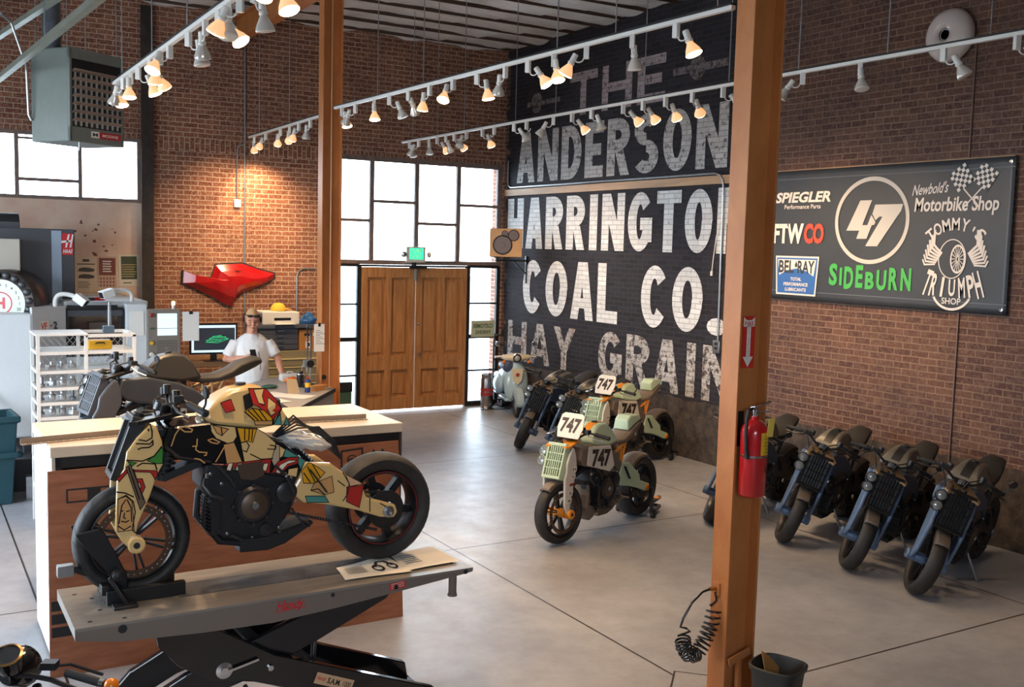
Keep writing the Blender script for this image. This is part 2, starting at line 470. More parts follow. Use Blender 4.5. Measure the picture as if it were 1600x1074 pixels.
# back wall with its two openings, right wall, the two walls out of view with their openings
T = .35
def wall_holes(name, m, lab, along, at, out, lo, hi, holes):
    """wall in plane along/Z; holes: (a0, a1, z0, z1), not overlapping in a."""
    mb = MB()
    def bx(a0, a1, z0, z1):
        if a1 - a0 < 1e-4 or z1 - z0 < 1e-4: return
        if along == 'X': mb.box2((a0, at, z0), (a1, at + out, z1))
        else: mb.box2((at, a0, z0), (at + out, a1, z1))
    a = lo
    for (h0, h1, z0, z1) in sorted(holes):
        bx(a, h0, 0, 6.35); bx(h0, h1, 0, z0); bx(h0, h1, z1, 6.35); a = h1
    bx(a, hi, 0, 6.35)
    return struct(mb.build(name, m, smooth=0), lab, 'wall')
WB = wall_holes('wall_back', M_BACK, 'red brick wall with the wooden double door and tall windows', 'X', YB, T, -3.75, 9.5, [(-1.3, 3.09, 0, 4.23), (5.98, 9.13, 0, 4.23)])
WR = wall_holes('wall_right', M_RIGHT, 'dark brick wall carrying the old painted company lettering', 'Y', XR, T, -3.35, YB, [])
wall_holes('wall_left', M_PLAIN, 'plain side wall with the open bay doorway', 'Y', -3.6, -T, -3.35, YB, [(6.0, 12.5, 0, 4.0)])
wall_holes('wall_front', M_PLAIN, 'plain wall behind the viewer with an added high fill-light opening', 'X', -3.0, -T, -3.6, XR, [(-3.0, 0.4, 2.6, 4.4)])  # unseen opening added to brighten surfaces that face the camera
mb = MB(); mb.box2((3.07, YB - .06, 0), (3.20, YB + .0, 6.1)); mb.box2((3.05, YB - .075, 0), (3.22, YB - .06, 6.1))
struct(mb.build('trim_1', mat('rusty_steel', '#3b3431', .6, .3, vary=.4, vscale=9), smooth=0, bevel=.003), 'dark steel upright beside the left window', 'trim')

# ---- windows
def window(name, lab, bars, panes):
    """bars: (x0, z0, x1, z1, w) frame members on the back wall plane; panes: (x0, z0, x1, z1)."""
    f = MB()
    for (xa, za, xb, zb, w) in bars:
        d = .07
        if abs(xa - xb) < .02: f.box2((xa - w / 2, YB + .02, min(za, zb)), (xa + w / 2, YB + .02 + d, max(za, zb)))
        else: f.box2((min(xa, xb), YB + .025, za - w / 2), (max(xa, xb), YB + .02 + d - .006, za + w / 2))
    o = struct(f.build(name, M_WINFRAME, smooth=0, bevel=.004), lab, 'window')
    for (xa, za, xb, zb) in panes:
        g = MB(); g.box2((xa, YB + .05, za), (xb, YB + .056, zb)); g.build('window_pane', M_GLASS, o, smooth=0)
    return o
window('window_1', 'wide bright window above the poster board on the left', [(-1.3, 4.21, 3.09, 4.21, .07), (-1.3, 3.33, 3.09, 3.33, .05), (3.05, 3.3, 3.05, 4.23, .08), (1.43, 3.33, 1.43, 4.2, .055), (2.24, 3.33, 2.24, 4.2, .05), (1.43, 3.57, 2.24, 3.57, .045), (.6, 3.33, .6, 4.2, .05), (-.3, 3.33, -.3, 4.2, .05), (1.43, 4.13, 2.24, 4.13, .03)],
       [(-1.28, 3.35, -.32, 4.18), (-.28, 3.35, .58, 4.18), (.62, 3.35, 1.41, 4.18), (1.45, 3.59, 2.22, 4.12), (1.45, 3.35, 2.22, 3.55), (2.26, 3.35, 3.02, 4.18)])
window('window_2', 'tall gridded window above the wooden double door',
       [(5.98, 4.19, 9.13, 4.19, .09), (5.98, 2.50, 9.13, 2.50, .075), (6.01, 2.5, 6.01, 4.2, .07), (9.09, 2.5, 9.09, 4.2, .09), (6.68, 2.5, 6.68, 4.2, .075), (7.49, 2.5, 7.49, 4.2, .075), (8.28, 2.5, 8.28, 4.2, .075),
        (6.0, 3.18, 6.68, 3.18, .05), (6.68, 3.5, 7.49, 3.5, .05), (7.49, 3.16, 8.28, 3.16, .05), (8.28, 3.5, 9.09, 3.5, .05)],
       [(6.04, 2.54, 6.65, 3.15), (6.04, 3.21, 6.65, 4.15), (6.71, 2.54, 7.46, 3.47), (6.71, 3.53, 7.46, 4.15), (7.52, 2.54, 8.25, 3.13), (7.52, 3.19, 8.25, 4.15), (8.31, 2.54, 9.05, 3.47), (8.31, 3.53, 9.05, 4.15)])
for nm, xa, xb, lab in (('window_3', 6.02, 6.47, 'narrow sidelight window left of the double door'), ('window_4', 8.50, 9.10, 'narrow sidelight window right of the double door')):
    f = MB(); f.use(M_STEELDK)
    for x in (xa, xb): f.box2((x - .035, YB + .015, .02), (x + .035, YB + .085, 2.46))
    for z, w in ((.04, .1), (.63, .03), (1.23, .07), (1.81, .03), (2.45, .05)): f.box2((xa, YB + .02, z - w / 2), (xb, YB + .08, z + w / 2))
    o = struct(f.build(nm, smooth=0, bevel=.003), lab, 'window')
    for za, zb in ((.09, .615), (.645, 1.195), (1.265, 1.795), (1.825, 2.425)):
        g = MB(); g.box2((xa + .035, YB + .047, za), (xb - .035, YB + .053, zb)); g.build('window_pane', M_GLASS, o, smooth=0)

# ---- double door
dr = thing('door_1', 'pair of old panelled wooden doors in the back wall', 'door', (0, YB, 0)); tag(dr, kind='structure')
def leaf(xa, xb):
    w = xb - xa; m_ = MB()
    m_.box2((xa, .05, .03), (xb, .065, 2.42))
    st = .115
    vx = [xa, xa + st, (xa + xb) / 2 - .055, (xa + xb) / 2 + .055, xb - st, xb]
    rows = [(.03, .24), (.70, .94), (2.25, 2.42)]
    for i in (0, 2, 4): m_.box2((vx[i], .005, .03), (vx[i + 1], .08, 2.42))
    for za, zb in rows:
        for i in (1, 3): m_.box2((vx[i], .006, za), (vx[i + 1], .08, zb))
    o = m_.build('door_leaf', M_DOORWOOD, dr, smooth=0, bevel=.004)
    for za, zb in ((.24, .70), (.94, 2.25)):
        for i in (1, 3):
            p = MB(); p.box2((vx[i] + .05, .032, za + .05), (vx[i + 1] - .045, .06, zb - .05)); p.build('raised_panel', M_DOORWOOD, o, smooth=0, bevel=.012)
    return o
l1 = leaf(6.505, 7.475); l2 = leaf(7.49, 8.465)
k_ = MB(); k_.use(M_STEELDK).box2((7.41, .012, .86), (7.455, .03, 1.02)); k_.build('latch_plate', None, l1, bevel=.003)
k_ = MB(); k_.use(M_STEELDK).box2((7.51, .012, .86), (7.575, .03, 1.03)); k_.use(M_CHROME).lathe([(.012, 0), (.012, .04), (.028, .05), (.032, .065), (.022, .08), (0, .083)], 16, (7.545, .012, .96), (0, -1, 0)); k_.build('door_knob', None, l2)
k_ = MB(); k_.use(M_CHROME).lathe([(.034, 0), (.034, .014), (.02, .022), (0, .022)], 18, (7.545, .025, 1.46), (0, -1, 0)); k_.build('deadbolt', None, l2)
for lf, x in ((l1, 6.5), (l2, 8.47)):
    k_ = MB(); k_.use(M_STEELDK)
    for z in (.35, 1.24, 2.1): k_.tube([(x, .02, z - .05), (x, .02, z + .05)], .012, 8)
    k_.build('hinge', None, lf)
k_ = MB(); k_.use(M_STEELDK); k_.box2((6.47, .01, .0), (6.503, .09, 2.44)); k_.box2((8.468, .01, .0), (8.50, .09, 2.44)); k_.box2((6.47, .01, 2.425), (8.5, .085, 2.46)); k_.build('door_frame', None, dr, smooth=0)
k_ = MB(); k_.use(M_STEELDK); k_.box2((7.36, -.06, 2.40), (7.66, .02, 2.46)); k_.use(M_GREY).tube([(7.46, -.03, 2.4), (7.46, -.03, 2.2)], .03, 10); k_.build('door_closer', None, dr, bevel=.004)

# ---- painted company sign on the right wall
G = {}
def glyph(ch, w, t=.2):
    """Bold grotesque capitals in a unit-height cell of width w: a list of 2-D polygons."""
    hv = lambda x0, y0, x1, y1: [(x0, y0), (x1, y0), (x1, y1), (x0, y1)]
    dg = lambda x0, y0, x1, y1, tt=t: [(x0 - tt / 2, y0), (x0 + tt / 2, y0), (x1 + tt / 2, y1), (x1 - tt / 2, y1)]
    def band(a0, a1, cx, cy, rx, ry, tx, ty, n=14):
        o = arc(cx, cy, rx, a0, a1, n, ry); i = arc(cx, cy, rx - tx, a0, a1, n, ry - ty)
        return [[o[k], o[k + 1], i[k + 1], i[k]] for k in range(n)]
    tv = t * .86
    if ch == 'T': return [hv(0, 1 - tv, w, 1), hv(w / 2 - t / 2, 0, w / 2 + t / 2, 1 - tv)]
    if ch == 'H': return [hv(0, 0, t, 1), hv(w - t, 0, w, 1), hv(t, .5 - tv / 2, w - t, .5 + tv / 2)]
    if ch == 'E': return [hv(0, 0, t, 1), hv(t, 0, w, tv), hv(t, 1 - tv, w, 1), hv(t, .5 - tv / 2, w * .88, .5 + tv / 2)]
    if ch == 'L': return [hv(0, 0, t, 1), hv(t, 0, w, tv)]
    if ch == 'I': return [hv(w / 2 - t / 2, 0, w / 2 + t / 2, 1)]
    if ch == 'A': return [dg(t * .45, 0, w / 2 - t * .12, 1, t * .95), dg(w - t * .45, 0, w / 2 + t * .12, 1, t * .95), hv(w * .24, .2, w * .76, .2 + tv * .85)]
    if ch == 'N': return [hv(0, 0, t * .9, 1), hv(w - t * .9, 0, w, 1), [(0, 1), (t * 1.05, 1), (w, 0), (w - t * 1.05, 0)]]
    if ch == 'Y': return [[(0, 1), (t * 1.1, 1), (w / 2 + t / 2, .42), (w / 2 - t / 2, .42)], [(w - t * 1.1, 1), (w, 1), (w / 2 + t / 2, .42), (w / 2 - t / 2, .42)], hv(w / 2 - t / 2, 0, w / 2 + t / 2, .42)]
    if ch == 'O': return band(0, 360, w / 2, .5, w / 2, .5, t, tv, 28)
    if ch == 'C': return band(38, 322, w / 2, .5, w / 2, .5, t, tv, 22)
    if ch == 'G': return band(40, 330, w / 2, .5, w / 2, .5, t, tv, 22) + [hv(w * .52, .36, w, .36 + tv), hv(w - t, .16, w, .36)]
    if ch == 'D': return [hv(0, 0, t, 1)] + band(-90, 90, w * .42, .5, w * .58, .5, t, tv, 16) + [hv(t, 0, w * .42, tv), hv(t, 1 - tv, w * .42, 1)]
    if ch == 'R': return [hv(0, 0, t, 1)] + band(-90, 90, w * .45, .71, w * .53, .29, t, tv, 14) + [hv(t, .42, w * .45, .42 + tv), hv(t, 1 - tv, w * .45, 1)] + [[(w * .36, .44), (w * .36 + t, .44), (w, 0), (w - t * 1.05, 0)]]
    if ch == 'S': return band(35, 270, w / 2, .735, w / 2 - .0, .265, t, tv, 16) + band(90, -145, w / 2, .28, w / 2, .28, t, tv, 16)
    if ch == '.': return band(0, 360, t * .7, .13, t * .7, .13, t * .69, .128, 12)
    return []
def sign_line(txt, ya, yb, z0, h, mname, t=.24, widths=None):
    """txt painted from Y = ya (left) to yb (right) at height z0."""
    u = ya - yb; rel = {'I': .5, ' ': .55, '.': .42, 'L': .85, 'E': .85, 'N': 1.08, 'O': 1.05, 'G': 1.08}
    ws = [rel.get(c, 1.0) for c in txt]; gap = .17
    unit = u / (sum(ws) + gap * (len(txt) - 1)); m_ = MB(); x = 0
    for c, w in zip(txt, ws):
        ww = w * unit / h
        for k_, poly in enumerate(glyph(c, ww, t if c != '.' else .3)):
            m_.add([(XR - .003 - k_ * .00025, ya - (x + px * h), z0 + py * h) for px, py in poly], [tuple(range(len(poly)))])
        x += (w + gap) * unit
    o = m_.build('painted_lettering', mname, WR, smooth=0)
    return o
tag(sign_line('THE', 13.72, 11.36, 4.88, .66, letter_mat('lettering_plum', '#a89a9e', .1)), 'faded plum coloured lettering at the top')
sign_line('ANDERSON', 15.28, 10.05, 3.90, .84, letter_mat('lettering_grey', '#c6c2c0', .10))
sign_line('HARRINGTON', 15.55, 9.62, 2.79, .85, letter_mat('lettering_white', '#e2e3e4', .16))
sign_line('COAL', 14.98, 12.28, 1.70, .90, MB and bpy.data.materials['lettering_white'])
sign_line('CO.', 11.72, 10.05, 1.72, .88, bpy.data.materials['lettering_white'])
mh = letter_mat('lettering_worn', '#bfbab6', .06, .8)
sign_line('HAY', 15.45, 13.36, .86, .68, mh); sign_line('GRAIN', 12.72, 9.75, .84, .74, mh)
m_ = MB(); f_ = plane_fn((XR - .003, 11.2, 5.24), (0, -1, 0), (0, 0, 1))
m_.face([(0, -.05), (1.1, -.05), (1.1, .05), (0, .05)], f_)
m_.face(arc(.5, 0, .16, 0, 340, 16), lambda a, b: f_(a, b) + Vector((-.001, 0, 0)))
f2 = plane_fn((XR - .003, 15.0, 5.2), (0, -1, 0), (0, 0, 1)); m_.face([(0, -.05), (1.0, -.05), (1.0, .03), (0, .03)], f2); m_.face(arc(.3, 0, .17, 0, 340, 16), lambda a, b: f2(a, b) + Vector((-.001, 0, 0)))
m_.face([(0, 0), (.3, .1), (.3, -.1)], plane_fn((XR - .003, 9.98, 4.32), (0, -1, 0), (0, 0, 1)))
m_.build('painted_ornament', letter_mat('lettering_ghost', '#7b7275', .05), WR, smooth=0)
# ------------------------------------------------------------------ steel posts, beam, track lighting, wall fixtures
def h_post(name, label, x, y, z1=6.12):
    t = thing(name, label, 'post', (x, y, 0))
    m = MB()
    for sx in (-1, 1): m.box2((sx * .115 - .008, -.0765, .0), (sx * .115 + .008, .0765, z1))
    m.build('flange', M_ORANGE, t, smooth=0, bevel=.003)
    m = MB(); m.box2((-.107, -.005, 0), (.107, .005, z1)); m.build('web', M_ORANGE, t, smooth=0)
    m = MB(); m.box2((-.19, -.15, 0), (.19, .15, .02)); 
    for sx in (-1, 1):
        for sy in (-1, 1): m.lathe([(.016, .02), (.016, .04), (0, .042)], 6, (sx * .16, sy * .11, 0))
    m.build('base_plate', M_ORANGE, t, smooth=0)
    return t
post_front = h_post('steel_post', 'orange steel post in front, carrying the fire extinguisher', 4.45, 4.64)
post_back = h_post('steel_post', 'orange steel post standing behind the white crate near the door', 4.45, 11.75, 5.758)
m = MB(); m.tube([(.005, -.02, .9), (.005, -.02, 5.75)], .011, 8); m.tube([(.005, -.03, 1.02), (.005, -.03, 1.06)], .02, 8); m.build('conduit', mat('copper_paint', '#d8a878', .35, .3), post_back)
m = MB(); m.lathe([(.028, 0), (.028, .025), (0, .03)], 14, (-.06, -.005, 1.18), (0, -1, 0)); m.build('rubber_stop', M_BLACKM, post_back)
m = MB(); m.bar((-.11, -.10, .28), (.06, -.10, .33), .012, .05); m.bar((-.03, -.1, .02), (-.03, -.1, .3), .03, .03); m.build('foot_bracket', M_ORANGE, post_front, smooth=0, bevel=.002)
b = thing('steel_beam', 'orange steel ceiling beam running from the rear post to the brick wall', 'beam', (4.45, 13.8, 5.95))
m = MB(); m.box2((-.075, -2.2, -.19), (.075, 1.88, -.175)); m.box2((-.075, -2.2, .135), (.075, 1.88, .15)); m.box2((-.006, -2.2, -.18), (.006, 1.88, .14)); m.build('girder', M_ORANGE, b, smooth=0)

# --- fire extinguisher and its sign
M_RED = mat('extinguisher_red', '#b3131a', .22, coat=.5)
s = thing('wall_sign', 'red and white arrow sign fixed to the orange post', 'sign', (4.462, 4.632, 2.26))
m = MB(); m.use(mat('sign_red', '#cf3326', .45)); m.box2((-.052, -.003, -.16), (.052, .0, .16)); m.build('sign_plate', None, s, smooth=0)
m = MB(); m.use(M_PAPER); f = lambda a, b: Vector((a, -.0036, b))
m.face([(-.016, .10), (-.016, -.09), (-.042, -.09), (0, -.155), (.042, -.09), (.016, -.09), (.016, .10)], f)
m.face([(-.046, .095), (-.046, .155), (-.02, .135), (.02, .135), (.046, .155), (.046, .095)], f)
m.use(mat('sign_red', '#cf3326'))
put_text(m, 'FIRE', lambda a, b: Vector((a, -.0044, b + .115)), h=.026, w=.072, bold=.02)
for i, ch in enumerate('EXTINGUISHER'):
    put_text(m, ch, lambda a, b, i=i: Vector((a, -.0044, b + .08 - i * .0152)), h=.0105, bold=.01)
m.build('sign_lettering', None, s, smooth=0)

e = thing('fire_extinguisher', 'red fire extinguisher hanging on the orange post', 'fire extinguisher', (4.422, 4.50, 1.335))
m = MB(); m.lathe([(0, 0), (.07, 0), (.082, .012), (.083, .39), (.076, .425), (.05, .455), (.026, .468), (.026, .49), (0, .49)], 28); m.build('cylinder', M_RED, e, smooth=50)
m = MB(); m.lathe([(.0845, .245), (.0845, .257)], 28); m.build('strap', M_CHROME, e)
def cyl_patch(mb, r, a0, a1, z0, z1, n=8):
    mb.add([(r * sin(radians(a0 + (a1 - a0) * i / n)), -r * cos(radians(a0 + (a1 - a0) * i / n)), z) for z in (z0, z1) for i in range(n + 1)], [(i, i + 1, n + 2 + i, n + 1 + i) for i in range(n)])
def cyl_text(mb, s_, r, a0, z0, h, w, **k): put_text(mb, s_, lambda a, b: Vector((r * sin(a / r + radians(a0)), -r * cos(a / r + radians(a0)), z0 + b)), h=h, w=w, **k)
m = MB(); m.use(mat('label_yellow', '#e0b52c', .5)); cyl_patch(m, .0837, -14, 50, .262, .398); m.use(M_BLACK)
for i, w in enumerate((.04, .055, .05, .058, .035, .05)): cyl_text(m, ('ABC', 'PULL PIN', 'AIM AT BASE', 'SQUEEZE', 'SWEEP', 'DRY CHEMICAL')[i], (.0843), 18, .382 - i * .021, .008, w, bold=.01)
m.build('instruction_label', None, e, smooth=0)
m = MB(); m.use(M_BLACK)
ring = [(r * cos(t), r * sin(t)) for r in (.02, .013) for t in [2 * pi * k / 20 for k in range(21)]]
ring_strip(m, ring[:21], ring[21:], lambda a, b: Vector((.0843 * sin(a / .0843 + radians(28)), -.0843 * cos(a / .0843 + radians(28)), .17 + b))); m.build('round_mark', None, e, smooth=0)
m = MB(); m.use(M_CHROME); m.lathe([(.02, .49), (.022, .52), (.014, .53), (.014, .55)], 14); m.bar((-.03, 0, .535), (.10, -.02, .575), .022, .008); m.bar((0, 0, .52), (.09, -.02, .515), .018, .008); m.tube([(0, 0, .53), (-.04, -.01, .54)], .012, 8); m.build('valve_handle', None, e)
m = MB(); m.tube([(-.03, -.01, .54), (-.075, -.02, .53), (-.095, -.03, .48), (-.098, -.03, .40), (-.092, -.03, .30), (-.085, -.035, .24)], [.010, .011, .011, .011, .011, .014], 10); m.build('hose', M_BLACKM, e)
m = MB(); R = Matrix.Rotation(radians(8), 3, 'Y'); m.box((.040, -.094, .43), (.05, .002, .11), R); m.build('inspection_tag', mat('tag_yellow', '#e6c458', .6), e, smooth=0)
m = MB(); m.box2((-.02, .083, .3), (.02, .134, .36)); m.box2((-.03, .128, .28), (.03, .134, .5)); m.build('wall_bracket', M_STEELDK, e)

# --- coiled air hose on the front post
h = thing('coiled_air_hose', 'black coiled air hose hanging from the left side of the orange post', 'hose', (4.327, 4.66, 0))
m = MB(); m.tube([(0, 0, .72), (-.06, 0, .725)], .013, 8); m.build('brass_fitting', mat('brass', '#b98e4a', .3, .9), h)
pts = [(-.05, 0, .725), (-.12, 0, .715), (-.20, 0, .66), (-.265, 0, .57), (-.285, 0, .52), (-.24, 0, .505), (-.205, 0, .48)]
cen = [Vector(p) for p in [(-.265, .0, .445), (-.25, 0, .38), (-.20, 0, .325), (-.14, 0, .33), (-.085, 0, .40), (-.04, 0, .49), (-.01, 0, .60)]]
turns, npt = 18, 14
for i in range(turns * npt + 1):
    t = i / (turns * npt) * (len(cen) - 1); k = min(int(t), len(cen) - 2); u = t - k
    c = cen[k].lerp(cen[k + 1], u); d = (cen[k + 1] - cen[k]).normalized()
    n1 = Vector((0, 1, 0)); n2 = d.cross(n1); a = 2 * pi * i / npt
    pts.append(c + n1 * .046 * cos(a) + n2 * .046 * sin(a))
pts += [(0, 0, .64), (-.015, 0, .70)]
m.tube(pts[:1] + pts[1:], .0075, 6) if False else None
m = MB(); m.tube(pts, .0075, 6); m.build('coil', M_BLACKG, h, smooth=80)
m = MB(); m.box2((-.012, -.03, .68), (.004, .03, .76)); m.build('hose_bracket', M_ORANGE, h, smooth=0)

# --- bucket with cardboard scrap
M_BUCKET = mat('charcoal_plastic', '#2a2c2c', .55, vary=.2, vscale=10)
k = thing('trash_bucket', 'charcoal plastic bucket on the floor beside the orange post', 'bucket', (4.41, 4.20, 0), radians(20))
m = MB(); sq = lambda r, z: [(r * (abs(cos(a)) ** .6) * (1 if cos(a) >= 0 else -1), r * (abs(sin(a)) ** .6) * (1 if sin(a) >= 0 else -1), z) for a in [2 * pi * i / 32 for i in range(32)]]
prof = [(.105, .0), (.14, .36), (.152, .362), (.155, .385), (.142, .39), (.132, .37), (.098, .012)]
vs_ = []
for r, z in prof: vs_ += sq(r, z)
m.add(vs_, [(i * 32 + j, i * 32 + (j + 1) % 32, (i + 1) * 32 + (j + 1) % 32, (i + 1) * 32 + j) for i in range(len(prof) - 1) for j in range(32)] + [tuple(range(31, -1, -1)), tuple(range(192, 224))])
m.build('tub', M_BUCKET, k)
c = thing('cardboard_scrap', 'torn brown cardboard scrap sticking out of the bucket', 'cardboard', (4.38, 4.215, .02), radians(15))
m = MB(); m.add([(-.07, 0, .32), (.04, -.01, .02), (.075, 0, .33), (-.02, .015, .42), (-.10, .02, .47)], [(0, 1, 2, 3, 4)]); o = m.build('cardboard_sheet', mat('cardboard', '#b07a43', .8), c, smooth=0)
md = o.modifiers.new('thick', 'SOLIDIFY'); md.thickness = .005

# --- track lighting
M_TRACK = mat('track_white', '#e4e2de', .4); M_SOCK = mat('socket_white', '#dedcd6', .45)
M_REFL = mat('bulb_glass', '#cfcac2', .2, .3)
M_REFLIT = mat('bulb_glass_lit', '#c9b49c', .25, emit=(1.0, .50, .20, 1), estr=.55)
M_LIT = mat('bulb_lit', '#fff1da', .4, emit=(1.0, .74, .42, 1), estr=12.0)
M_DIM = mat('bulb_face', '#d8d4cc', .25)
ORD = ['first', 'second', 'third', 'fourth', 'fifth', 'sixth', 'seventh', 'eighth', 'ninth', 'tenth', 'eleventh', 'twelfth', 'thirteenth', 'fourteenth', 'fifteenth', 'sixteenth', 'seventeenth', 'eighteenth', 'nineteenth', 'twentieth', 'twenty-first', 'twenty-second', 'twenty-third']
def spot_proto(tilt, side, lit, bulb=True, loc=(0, 0, 0)):
    """A track head; its bulb leans by tilt towards +Y * side."""
    t = thing('track_spotlight', '', 'spotlight', loc)
    m = MB(); m.box2((-.017, -.02, -.105), (.017, .02, -.012)); m.build('track_adapter', M_TRACK, t, smooth=0, bevel=.003)
    m = MB(); m.tube([(0, side * .02 + side * .035 * (1 - cos(a)), -.10 - .03 * sin(a)) for a in [pi * i / 10 for i in range(11)]], .005, 6); m.build('swivel_arm', M_TRACK, t)
    if bulb:
        ax = Vector((.15 * sin(tilt * 3), side * sin(tilt), -cos(tilt))); c0 = Vector((0, side * .09, -.095)) - ax * .02
        m = MB(); m.lathe([(0, -.01), (.02, -.008), (.022, .0), (.022, .055), (.027, .06), (.024, .075)], 14, c0, ax); m.build('lamp_socket', M_SOCK, t)
        m = MB(); m.use(M_REFLIT if lit else M_REFL).lathe([(.02, .07), (.024, .085), (.046, .125), (.055, .15), (.0555, .158)], 20, c0, ax); m.use(M_LIT if lit else M_DIM).lathe([(.0555, .158), (.05, .164), (.03, .168), (0, .170)], 20, c0, ax); m.build('lamp_bulb', None, t)
        if lit:
            d = bpy.data.lights.new('spotlight_beam', 'SPOT'); d.energy = SPOT_W[0]; d.color = (1, .66, .36); d.spot_size = radians(95); d.spot_blend = .8; d.shadow_soft_size = .04
            l = bpy.data.objects.new('spotlight_beam', d); COL.objects.link(l); l.parent = t; l.location = c0 + ax * .19
            l.rotation_euler = ax.to_track_quat('-Z', 'Y').to_euler()
    return t
SPOT_W = [80.0]
PROTO = {}
def rail(name, label, p0, p1, rods, dz):
    t = thing(name, label, 'lighting track', p0)
    d = Vector(p1) - Vector(p0)
    m = MB(); m.bar((0, 0, 0), d, .036, .028); m.build('rail', M_TRACK, t, smooth=0, bevel=.002)
    m = MB(); m.bar((0, 0, .018), d + Vector((0, 0, .018)), .05, .012); m.build('rail_top', M_STEELDK, t, smooth=0)
    for y in rods:
        u = (y - p0[1]) / d.y; q = d * u; MB().tube([q + Vector((0, 0, .02)), q + Vector((0, 0, dz - p0[2]))], .005, 6).build('hanging_rod', M_ALU, t)
    return t
def heads(p0, p1, ys, lits, tname, watt=80.0, aim=None):
    SPOT_W[0] = watt
    d = Vector(p1) - Vector(p0)
    for i, (y, s) in enumerate(zip(ys, lits)):
        q = Vector(p0) + d * ((y - p0[1]) / d.y)
        tl = (.25, .5, .15, .38, .62)[i % 5]; side = (-1, 1, -1, -1, 1, 1, -1)[i % 7]; az = (0, .5, -.4, .9, -.8, .2, -1.2, .6)[i % 8]
        if s == 'L' and aim == 'wall': tl = (.72, .6, .8)[i % 3]; az = -side * pi / 2 + (0, .35, -.3, .15)[i % 4]
        if s == 'L' and aim == 'back': tl = (.6, .75)[i % 2]; side = 1; az = (-.2, .3, 0)[i % 3]
        key = (tl, side, s, watt)
        if key not in PROTO: o = PROTO[key] = spot_proto(tl, side, s == 'L', s != 'E')
        else: o = copy_tree(PROTO[key])
        o.location = q; o.rotation_euler = (0, 0, az if s != 'E' else 0)
        what = {'L': 'white lit track spotlight', 'U': 'white unlit track spotlight', 'E': 'empty white track adapter'}[s]
        tag(o, '%s, %s from far end of %s' % (what, ORD[i], tname), 'spotlight', 'track spotlights on ' + tname)
TA = ((1.74, 10.1, 4.2), (1.70, 4.3, 4.2)); TD = ((4.5, 15.2, 4.32), (4.42, 12.0, 4.32)); TB = ((4.24, 11.05, 4.3), (4.43, 4.86, 4.3)); TC = ((6.42, 14.0, 4.3), (6.42, 3.0, 4.3))
rail('lighting_track', 'white ceiling lighting track ending in front of the grey heater', *TA, (9.7, 8.42, 7.26, 5.6), 6.12)
rail('lighting_track', 'short white lighting track over the workman, ending behind the rear post', *TD, (14.68, 13.26), 6.12)
rail('lighting_track', 'long white lighting track running from the rear post over the lettering', *TB, (9.95, 8.94, 6.74, 6.02, 5.0), 6.12)
rail('lighting_track', 'long white lighting track nearest the dark right brick wall', *TC, (13.65, 12.87, 12.08, 10.77, 9.89, 8.28, 7.06, 6.23, 5.34, 4.49), 6.12)
heads(*TA, [y * .933 for y in (10.64, 10.34, 9.95, 9.62, 9.1, 8.7, 8.36, 7.74, 7.25, 6.9, 6.65, 6.4, 6.1, 5.75, 5.5)], 'LULLLLLUULULULL', 'the track before the heater', 80)
heads(*TD, [14.95, 14.35, 13.66, 13.25, 12.85, 12.39], 'LLLLLU', 'the track over the workman', 85, 'back')
heads(*TB, [10.86, 10.5, 10.03, 9.67, 9.25, 8.81, 8.36, 7.94, 7.48, 7.14, 6.78, 6.36, 5.83, 5.38], 'LULUULLLULLLUL', 'the track by the rear post', 75)
heads(*TC, [13.76, 13.45, 13.12, 12.86, 12.6, 12.35, 12.01, 11.58, 11.28, 10.8, 10.51, 9.93, 9.55, 9.18, 8.62, 8.29, 7.94, 7.55, 7.13, 6.18, 5.59, 4.85, 4.29], 'UUULULULEUEULULLLLLUUUL', 'the track nearest the right wall', 85, 'wall')

# --- unit heater, flue, overhead galvanised channels
M_HEAT = mat('heater_grey', '#6e7570', .5, vary=.1, vscale=5)
w = thing('unit_heater', 'grey gas unit heater hanging above the left window', 'heater', (1.40, 10.40, 3.68), radians(33))
m = MB(); m.box2((0, 0.02, 0), (.64, .52, .86)); m.build('cabinet', M_HEAT, w, smooth=0, bevel=.015)
m = MB(); m.box2((0, 0, 0), (.03, .03, .86)); m.box2((.61, 0, 0), (.64, .03, .86)); m.box2((0, 0, 0), (.64, .03, .14)); m.box2((0, 0, .76), (.64, .03, .86)); m.build('front_frame', M_HEAT, w, smooth=0, bevel=.006)
m = MB(); m.box2((.03, .012, .14), (.61, .022, .76)); m.build('dark_cavity', M_BLACK, w, smooth=0)
m = MB(); m.use(mat('heater_louver', '#8d7d74', .5))
for i in range(7): m.box((.32, .0, .20 + i * .075), (.57, .06, .006), Matrix.Rotation(radians(-35), 3, 'X'))
m.build('louvre', None, w, smooth=0)
m = MB(); m.use(mat('heat_tube', '#b9bab8', .35, .4))
for i in range(9): m.box2((.06 + i * .062, .0, .15), (.078 + i * .062, .012, .64))
m.build('heat_tube', None, w, smooth=0)
m = MB(); m.use(M_PAPER).box2((.24, -.004, .055), (.335, .0, .115)); m.use(mat('badge_red', '#a5222c', .5)).box2((.335, -.004, .055), (.60, .0, .115)); f = lambda x0: (lambda a, b: Vector((a + x0, -.0052, b + .085)))
m.use(M_PAPER); put_text(m, 'MODINE', f(.467), h=.026, w=.19, bold=.015); m.use(M_BLACK); put_text(m, 'M', f(.287), h=.032, w=.06, bold=.03); m.build('badge', None, w, smooth=0)
m = MB(); m.tube([(.1, .35, .86), (.1, .35, 2.45)], .085, 18); 
for z in (.95, 1.35, 1.9): m.lathe([(.088, z), (.09, z + .02), (.088, z + .04)], 18, (.1, .35, 0))
m.build('flue_pipe', mat('galvanised', '#5d626c', .45, .6, vary=.3, vscale=8), w)
m = MB()
